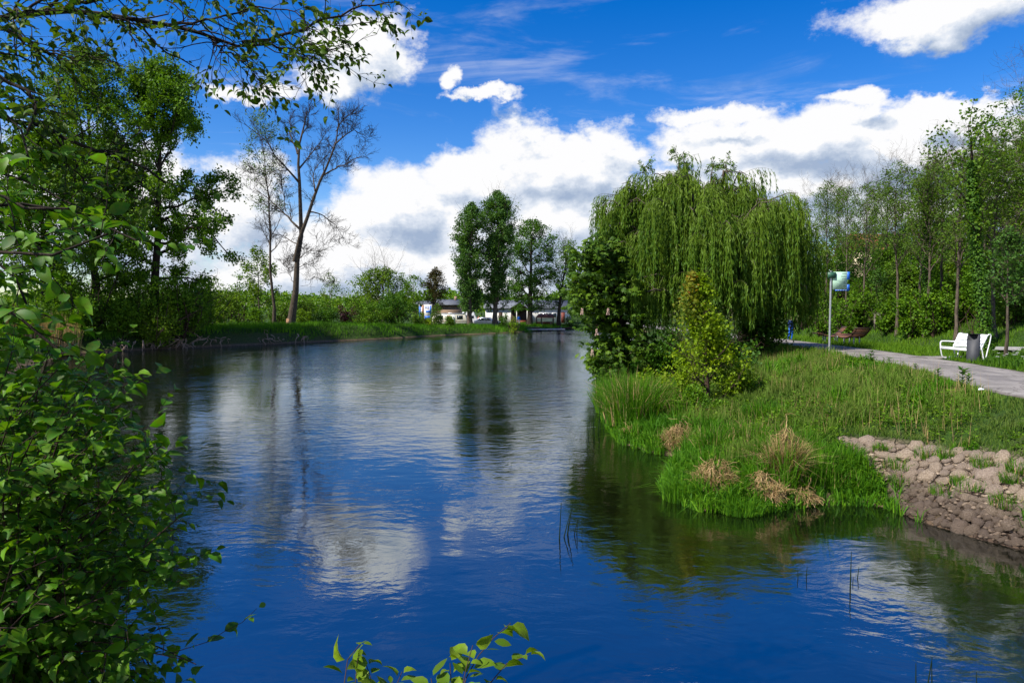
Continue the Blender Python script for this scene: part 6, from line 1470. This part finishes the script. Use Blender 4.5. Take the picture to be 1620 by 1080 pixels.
# the small rubble between them: one part
Vs = []; Fs = []; n0 = 0
for it in range(2600):
    px = rs.uniform(1340, 1660); f = rs.rand() ** .7; py = ztop(px) + (zbot(px) - ztop(px)) * f
    d_ = ray(px, py)
    v_, f_ = SV[6 + rs.randint(6)]; small.append((px, py, rs.uniform(.03, .09), v_, f_))
pxs = np.array([s_[0] for s_ in small]); pys = np.array([s_[1] for s_ in small])
for px, py, s, v_, f_ in small[:520]:
    x, y, z = cast(px, py); a = rs.uniform(0, 6.28); ca, sa = math.cos(a), math.sin(a); q = v_ * s * np.array([1.3, 1, .7]); q = np.stack([q[:, 0] * ca - q[:, 1] * sa + x, q[:, 0] * sa + q[:, 1] * ca + y, q[:, 2] + z + s * .1], 1); Vs.append(q); Fs.append(f_ + n0); n0 += len(q)
link('rubble', mesh_from('rubble', np.concatenate(Vs), np.concatenate(Fs), M['stone'], False), ground, kind='stuff')
for k_, (px, py, lb) in enumerate([(1395, 712, 'small grass tuft among the upper pale stones'), (1465, 722, 'grass tuft between the large pale stones mid bank'), (1497, 780, 'dark green grass tuft low among the cracked stones'), (1498, 724, 'green tuft just under the grass edge of the bare bank'),
                                   (1425, 762, 'grass tuft at the left edge of the bare bank'), (1563, 738, 'grass tuft high on the right part of the bare bank'), (1600, 762, 'large grass tuft at the right edge of the bare bank'), (1590, 800, 'grass tuft near the wet stones at the right edge'), (1540, 770, 'small tuft in the middle of the cracked bank'),
                                   (1610, 745, 'tuft at the top right corner of the bare bank'), (1350, 712, 'small tuft at the left end of the pale stones'), (1420, 740, 'low tuft left of the middle of the pale stones'), (1520, 765, 'tiny tuft beside the dark low tuft')]):
    tussock(px, py, 'grass_tuft', lb, 'grass tuft', [('grass_lush', .9), ('straw', .1)], .24 + .07 * (k_ % 3), .26 + .06 * (k_ % 2), 240, .5, 'grass tufts on the bare stony bank', w=.01)

# ------------------------------------------------------------------ exposed roots along the left bank
def roots(px, label, n, wide, hgt, mat='root'):
    x, y = P2(px, 0 + np.interp(px, [95, 160, 250, 340, 430, 520], [561, 557, 552, 548, 544, 540])); x0 = x; y0 = y + .5
    t = empty('tree_roots', (x0, y0, 0), 0, label, 'roots', 'exposed roots on the washed out left bank')
    st = np.stack([rs.uniform(-wide, wide, n), rs.uniform(.0, .9, n), rs.uniform(.35, hgt, n)], 1); d = np.stack([rs.normal(0, .9, n), -.7 + 0 * st[:, 0], rs.normal(-.25, .3, n)], 1)
    P = grow(rs, st, d, rs.uniform(.7, 2.0, n), 8, 1.1, -.9); R_ = taper(rs.uniform(.03, .08, n), 8, .35); Vw, Fw = tubes(P, R_, 5)
    link('root', mesh_from('root', Vw, Fw, M[mat], True), t)
for px, lb, n, wd in [(165, 'twisted roots at the left end of the washed out bank', 14, 1.6), (195, 'roots on the bare bank below the dark undergrowth', 12, 1.5), (222, 'roots hanging to the water under the leaning dark tree', 16, 1.5), (262, 'densest arching tangle of pale roots at the water line', 34, 2.2), (300, 'arching root loop right of the densest tangle', 14, 1.5),
                      (330, 'root tangle below the right end of the undergrowth', 16, 1.6), (405, 'pale roots on the bank below the thin bare tree', 16, 1.6), (425, 'roots at the foot of the bank in front of the dead tree', 12, 1.4), (460, 'few roots in the grass face right of the dead tree', 7, 1.4)]: roots(px, lb, n, wd, .95)
a, b_ = at(118, 543, 58.0), at(172, 555, 60.5); P = np.array([[list(a), list(a * .66 + b_ * .34 + Vector((0, 0, .12))), list(a * .3 + b_ * .7), list(b_)]]); Vw, Fw = tubes(P, np.array([[.10, .15, .16, .10]]), 8)
c0 = P[0].mean(0); t = empty('fallen_log', c0, 0, 'pale fallen log sloping down into the water at the left bank', 'log'); link('log', mesh_from('log', Vw - c0, Fw, M['root'], True), t)
st = np.array([P[0, 2]] * 4 + [P[0, 1]] * 2) - c0; Pb = grow(rs, st, rs.normal(0, 1, (6, 3)), np.full(6, 1.3), 6, .8, 0); Vw, Fw = tubes(Pb, taper(np.full(6, .05), 6, .4), 5); link('branch', mesh_from('branch', Vw, Fw, M['root'], True), t)

# ================================================================== FOREGROUND LEAVES
def leafset(rs, parent, q, d, n, L, ratio, mat, nbig, org):
    """the leaves that show largest become parts of their own, the rest one mass"""
    world_q = q + np.array(list(org)); dist = np.linalg.norm(world_q - [0, 0, CAM_H], axis=1)
    f = np.array(ray(810, 540).normalized()); inview = ((world_q - [0, 0, CAM_H]) @ f > 0)
    u = (world_q[:, 0] / np.maximum(world_q[:, 1], .1)) * FPX + 810; v = 485 - (world_q[:, 2] - CAM_H) / np.maximum(world_q[:, 1], .1) * FPX
    inview &= (u > -10) & (u < 1630) & (v > -10) & (v < 1090)
    score = np.where(inview, L / dist, 0) ; order = np.argsort(-score); big = [i for i in order[:nbig] if score[i] > 0]; mask = np.ones(len(q), bool); mask[big] = False
    half = rs.rand(len(q)) < .5
    for hm, tz in ((mask & half, 1.0), (mask & ~half, 2.4)):
        if hm.any(): link('foliage', leafmesh(rs, 'foliage', q[hm], d[hm], n[hm], L[hm], L[hm] * ratio * rs.uniform(.8, 1.15, hm.sum()), (LEAF_OV[0] * [1, 1, tz], LEAF_OV[1]), mat, smooth=True), parent, kind='stuff')
    var = [leafmesh(rs, 'leaf', np.zeros((1, 3)), np.array([[1., 0, 0]]), np.array([[0, 0, 1.]]), 1.0, ratio * (0.92 + .04 * k_), (LEAF_OV[0] * [1, 1, .4 + .55 * k_], LEAF_OV[1]), mat, np.array([(k_ + .5) / 5]), True) for k_ in range(5)]
    dn = nrm(d); s = nrm(np.cross(n, dn)); nn = np.cross(dn, s)
    for i in big:
        o = link('leaf', var[rs.randint(5)], parent); Mx = Matrix((dn[i] * L[i], s[i] * L[i], nn[i] * L[i])).transposed().to_4x4(); Mx.translation = Vector(q[i]); o.matrix_local = Mx
def shoots(rs, tips, base_pts, sag, r0, K=9):
    n = len(tips); s = np.linspace(0, 1, K)[None, :, None]; mid = base_pts * .45 + tips * .55; mid[:, 2] += sag
    P = (1 - s) ** 2 * base_pts[:, None] + 2 * s * (1 - s) * mid[:, None] + s * s * tips[:, None]; P[:, 1:-1] += rs.normal(0, .012, (n, K - 2, 3)); return P, taper(np.full(n, r0), K, .25)
def leafy(rs, P, R_, per, t0, L, spread=.55, out=None, pets=.012):
    """alternate leaves along shoots"""
    n = len(P); i = np.repeat(np.arange(n), per); t = np.tile(np.linspace(t0, 1, per), n) + rs.uniform(-.02, .02, n * per); t = np.clip(t, 0, 1)
    q, tg, r = sample(P, R_, i, t); h = nrm(np.cross(tg, [0, 0, 1.0]) + 1e-3); sgn = np.where(np.tile(np.arange(per), n) % 2, 1, -1)[:, None]
    d = nrm(tg * .75 + h * sgn * .8 + rs.normal(0, spread * .5, q.shape) + [0, 0, -.12]); nn = nrm(rs.normal(0, spread, q.shape) + [0, 0, 1.0])
    return q + d * pets, d, nn, L * rs.uniform(.45, 1.3, len(q))

# big shrub at the left, from the near bank
rs = np.random.RandomState(77)
org = Vector((-2.6, 3.2, hz(-2.6, 3.2))); t = empty('foreground_shrub', org, 0, 'large shrub of fresh green oval leaves filling the lower left corner', 'shrub')
edge = lambda py: np.interp(py, [520, 560, 620, 660, 700, 760, 800, 850, 900, 950, 1000, 1080], [60, 88, 120, 158, 208, 238, 258, 258, 228, 218, 230, 270])
tips = []; 
for k_ in range(112):
    py = rs.uniform(545, 1120); e_ = edge(min(py, 1080)); px = e_ - (rs.rand() ** 1.5) * (e_ + 120) * .95; Yd = rs.uniform(2.5, 4.0) if px > 40 else rs.uniform(2.1, 3.8); tips.append(list(at(px, py, Yd) - org))
for px, py, Yd in [(255, 705, 2.9), (285, 835, 2.9), (270, 760, 3.1), (290, 812, 2.7), (190, 640, 3.0), (145, 590, 3.2), (290, 1042, 2.6), (310, 1050, 2.6), (235, 905, 2.8), (240, 700, 3.0)]: tips.append(list(at(px, py, Yd) - org))
tips = np.array(tips); n = len(tips); bp = np.stack([rs.normal(-.4, .32, n), rs.normal(.15, .35, n), rs.uniform(-.35, .2, n)], 1)
P, R_ = shoots(rs, tips, bp, .35, .0085)
q2, d2, r2, t2, i2 = spawn(rs, P, R_, 9, .18, .98, (28, 65)); PB = grow(rs, q2, d2, rs.uniform(.16, .42, len(q2)), 6, .3, .1); RB = taper(np.maximum(r2 * .6, .0018), 6, .5)
Vw, Fw = join([tubes(P, R_, 6), tubes(PB, RB, 4)]); link('stem', mesh_from('stem', Vw, Fw, M['twig'], True), t)
a1 = leafy(rs, P, R_, 12, .4, .066); a2 = leafy(rs, PB, RB, 9, .12, .060)
q, d, nn, L = [np.concatenate(z_) for z_ in zip(a1, a2)]
print('shrub leaves', len(q)); leafset(rs, t, q, d, nn, L, .72, M['leaf_near'], 300, org)
# inner, darker and older part of the same thicket, further down the bank
o1 = Vector((-4.3, 4.6, hz(-4.3, 4.6))); t = empty('foreground_shrub', o1, 0, 'second shrub behind the large one, reaching up the left edge of the view', 'shrub')
n = 70; tips = []
for k_ in range(n):
    py = rs.uniform(420, 1000); px = rs.uniform(-120, 20 + 120 * (py > 560)); tips.append(list(at(px, py, rs.uniform(3.8, 5.2)) - o1))
tips = np.array(tips); bp = np.stack([rs.normal(0, .4, n), rs.normal(0, .35, n), rs.uniform(-.3, .1, n)], 1); P, R_ = shoots(rs, tips, bp, .4, .014)
q2, d2, r2, t2, i2 = spawn(rs, P, R_, 10, .15, .98, (28, 65)); PB = grow(rs, q2, d2, rs.uniform(.25, .55, len(q2)), 6, .3, .1); RB = taper(np.maximum(r2 * .6, .0025), 6, .5)
Vw, Fw = join([tubes(P, R_, 6), tubes(PB, RB, 4)]); link('stem', mesh_from('stem', Vw, Fw, M['twig'], True), t)
q, d, nn, L = leafy(rs, PB, RB, 9, .08, .092); leafset(rs, t, q, d, nn, L, .72, M['leaf_near'], 60, o1)

# tree whose branches hang over the view from the left
ox, oy = -5.6, 2.2; org = Vector((ox, oy, hz(ox, oy))); t = empty('overhanging_tree', org, 0, 'near tree left of the view whose dark branches reach across the top left sky', 'tree')
def pl(pts, Yd): return np.array([list(at(x, y, Yd + dy) - org) for x, y, dy in pts])
main = [np.vstack([[(0, 0, -.3), (.1, .1, 1.5), (.25, .3, 3.0)], [list(at(-330, 120, 4.2) - org)], [list(at(-330, 120, 4.2) - org + Vector((-.2, .3, 1.8)))], [list(at(-330, 120, 4.2) - org + Vector((-.1, .3, 2.2)))]])]
limbA = pl([(-330, 120, -.3), (-150, 60, 0), (-20, 32, .2), (78, 17, .3), (181, 25, .3), (259, 41, .4), (321, 53, .4), (383, 67, .5), (430, 70, .6)], 4.4)
limbs = [limbA, pl([(383, 67, .5), (440, 62, .5), (480, 47, .6), (518, 32, .6), (575, 16, .7), (632, 3, .8)], 4.4), pl([(321, 53, .4), (345, 68, .4), (365, 82, .3), (385, 98, .3), (408, 117, .3)], 4.4),
         pl([(-150, 60, 0), (-60, 90, -.3), (0, 120, -.4), (50, 160, -.4), (40, 215, -.5)], 4.4), pl([(430, 70, .6), (465, 80, .7), (500, 88, .7), (520, 76, .7)], 4.4), pl([(78, 17, .3), (150, 5, .2), (230, -12, .2), (330, -25, .2), (420, -20, .2)], 4.4),
         pl([(259, 41, .4), (330, 30, .2), (400, 15, .1), (455, 22, .1), (490, 40, .1)], 4.4), pl([(-330, 120, -.3), (-200, 150, -.2), (0, 187, 0), (52, 200, .1), (104, 222, .1), (155, 240, .2), (207, 262, .2), (262, 290, .3)], 4.2),
         pl([(85, 215, .1), (100, 240, .1), (125, 275, .1), (150, 300, .1), (168, 318, .2)], 4.2), pl([(-20, 32, .2), (30, 55, .1), (75, 80, 0), (115, 90, 0), (140, 82, 0)], 4.4), pl([(-20, 32, .2), (40, 20, -.2), (100, -20, -.2), (160, -60, -.2)], 4.4)]
rads = [.03, .013, .010, .022, .009, .016, .010, .022, .007, .012, .014]
low = [pl([(-330, 120, -.3), (-260, 240, -.9), (-120, 260, -1.2), (0, 300, -1.4), (70, 345, -1.4), (120, 330, -1.4)], 4.2), pl([(-330, 180, -.3), (-260, 320, -.9), (-120, 350, -1.3), (0, 400, -1.5), (90, 410, -1.5), (170, 370, -1.6)], 4.2),
       pl([(-330, 240, -.3), (-260, 420, -1.0), (-120, 440, -1.4), (-10, 470, -1.6), (60, 520, -1.6), (100, 560, -1.6)], 4.2), pl([(-330, 240, -.3), (-200, 340, -1.0), (-60, 330, -.9), (60, 320, -.7), (140, 345, -.6), (215, 380, -.6)], 4.2), pl([(-330, 200, 0), (-160, 250, -.1), (-20, 262, -.2), (60, 290, -.3), (130, 330, -.4)], 4.4),
       pl([(-330, 200, 0), (-200, 170, -.3), (-80, 150, -.5), (-10, 165, -.6), (30, 200, -.6), (45, 250, -.6)], 4.3), pl([(-330, 240, -.3), (-220, 330, -.8), (-90, 380, -1.0), (-20, 400, -1.0), (25, 440, -1.0), (50, 500, -1.0)], 4.2), pl([(-330, 240, -.3), (-240, 300, -.8), (-110, 290, -.9), (-30, 330, -.9), (20, 360, -.9), (70, 400, -.9)], 4.2)]
def rs_poly(p_, K):
    L_ = np.concatenate([[0], np.cumsum(np.linalg.norm(np.diff(p_, axis=0), axis=1))]); s = np.linspace(0, L_[-1], K); return np.stack([np.interp(s, L_, p_[:, j]) for j in range(3)], 1)
trunk = rs_poly(main[0], 12)[None]; PA = np.array([rs_poly(p_, 14) for p_ in limbs]); PA[:, 1:-1] += rs.normal(0, .012, PA[:, 1:-1].shape); RA = taper(np.array(rads), 14, .3)
PL = np.array([rs_poly(p_, 14) for p_ in low]); RL = taper(np.full(len(low), .016), 14, .3)
for A_ in (PA, PL):  # twigs wander a little, like grown wood
    A_[:, 2:-1] += np.cumsum(rs.normal(0, .006, A_[:, 2:-1].shape), axis=1)
q2, d2, r2, t2, i2 = spawn(rs, PA, RA, 20, .22, 1.0, (30, 75)); d2[:, 2] -= .25; PB = grow(rs, q2, d2, rs.uniform(.18, .55, len(q2)), 6, .45, .1); RB = taper(np.maximum(r2 * .5, .0026), 6, .5)
q3, d3, r3, t3, i3 = spawn(rs, PB, RB, 3, .3, 1.0, (30, 70)); PC = grow(rs, q3, d3, rs.uniform(.06, .2, len(q3)), 4, .5, .2); RC = taper(np.maximum(r3 * .6, .002), 4, .6)
q4, d4, r4, t4, i4 = spawn(rs, PL, RL, 19, .25, 1.0, (30, 70)); PD = grow(rs, q4, d4, rs.uniform(.15, .42, len(q4)), 6, .35, -.05); RD = taper(np.maximum(r4 * .5, .0018), 6, .5)
Vw, Fw = join([tubes(trunk, taper(np.array([.16]), 12, .4), 10)]); link('trunk', mesh_from('trunk', Vw, Fw, M['bark_dark'], True), t)
for j in range(len(PA)): 
    Vw, Fw = tubes(PA[j:j + 1], RA[j:j + 1], 6); link('branch', mesh_from('branch', Vw, Fw, M['bark_dark'], True), t)
for j in range(len(PL)):
    Vw, Fw = tubes(PL[j:j + 1], RL[j:j + 1], 6); link('branch', mesh_from('branch', Vw, Fw, M['bark_dark'], True), t)
Vw, Fw = join([tubes(PB, RB, 4), tubes(PC, RC, 3), tubes(PD, RD, 3)]); link('twigs', mesh_from('twigs', Vw, Fw, M['bark_dark'], True), t, kind='stuff')
# small spring leaves on the high branches; thin out towards the branch ends
wx = PB[:, -1, 0] + org.x; k = rs.rand(len(PB)) < np.interp((wx / 4.7) * FPX + 810, [0, 150, 300, 520, 640], [1.0, .9, .6, .6, 1.0]); a1 = leafy(rs, PB[k], RB[k], 7, .3, .055)
kc = rs.rand(len(PC)) < np.interp((PC[:, -1, 0] + org.x) / 4.7 * FPX + 810, [0, 150, 300, 520, 640], [1.0, .9, .6, .6, 1.0]); a2 = leafy(rs, PC[kc], RC[kc], 4, .3, .050)
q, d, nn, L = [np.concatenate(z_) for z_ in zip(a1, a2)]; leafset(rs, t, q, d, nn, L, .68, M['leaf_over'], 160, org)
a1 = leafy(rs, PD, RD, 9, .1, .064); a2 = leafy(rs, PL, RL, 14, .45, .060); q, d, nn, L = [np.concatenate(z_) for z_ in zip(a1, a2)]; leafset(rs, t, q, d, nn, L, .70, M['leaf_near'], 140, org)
# crown above and behind, out of view, that shades the near shrubs
n = 5200; v_ = nrm(rs.normal(size=(n, 3))) * rs.rand(n, 1) ** .33 * [2.6, 2.8, 1.6]; q = v_ + np.array([-1.3, -.6, 5.0]); wq = q + np.array(list(org)); keep = wq[:, 2] > 5.4
q = q[keep]; link('crown', leafmesh(rs, 'crown', q, rs.normal(size=q.shape), nrm(rs.normal(0, .8, q.shape) + [0, 0, 1]), .085 * rs.uniform(.7, 1.3, len(q)), .065, LEAF_Q, M['leaf_over']), t, kind='stuff')

# sprigs at the bottom edge
def sprig(pts_list, label, seed, L=.068):
    r2 = np.random.RandomState(seed); f0 = at(pts_list[0][0][0], 1200, 2.2); g0 = Vector((f0.x, 2.1, hz(f0.x, 2.1))); t = empty('leafy_sprig', g0, 0, label, 'shrub', 'leafy shoots at the bottom edge')
    Ps = []
    for pts in pts_list: Ps.append(rs_poly(np.vstack([[(r2.normal(0, .04), r2.normal(0, .04), -.05)], [list(at(x, y, Yd) - g0) for x, y, Yd in pts]]), 12))
    P = np.array(Ps); R_ = taper(np.full(len(P), .004), 12, .4); Vw, Fw = tubes(P, R_, 5); link('stem', mesh_from('stem', Vw, Fw, M['twig'], True), t)
    q, d, nn, LL = leafy(r2, P, R_, 24, .35, L, .5); leafset(r2, t, q, d, nn, LL, .72, M['leaf_sprig'], 200, g0)
sprig([[(545, 1120, 2.3), (545, 1060, 2.4), (552, 1035, 2.45), (570, 1018, 2.5)], [(560, 1110, 2.3), (563, 1070, 2.4), (566, 1040, 2.4)], [(590, 1110, 2.3), (590, 1080, 2.4), (580, 1052, 2.45)]], 'leafy shoot at the bottom edge, left of the other bottom shoots', 1)
sprig([[(620, 1130, 2.3), (625, 1085, 2.4), (636, 1062, 2.45)], [(600, 1130, 2.3), (615, 1090, 2.4), (622, 1078, 2.4)]], 'smallest leafy shoot just peeping over the bottom edge in the middle', 2)
sprig([[(720, 1130, 2.3), (738, 1070, 2.4), (765, 1022, 2.5), (808, 985, 2.6)], [(740, 1130, 2.3), (775, 1080, 2.4), (805, 1045, 2.5), (836, 1036, 2.5)], [(715, 1120, 2.3), (714, 1075, 2.4), (712, 1048, 2.4)], [(690, 1120, 2.3), (684, 1090, 2.4), (682, 1072, 2.4)], [(725, 1120, 2.3), (735, 1065, 2.35), (748, 1020, 2.4)]], 'largest bottom shoot, reaching up right with two leafy tips', 3)
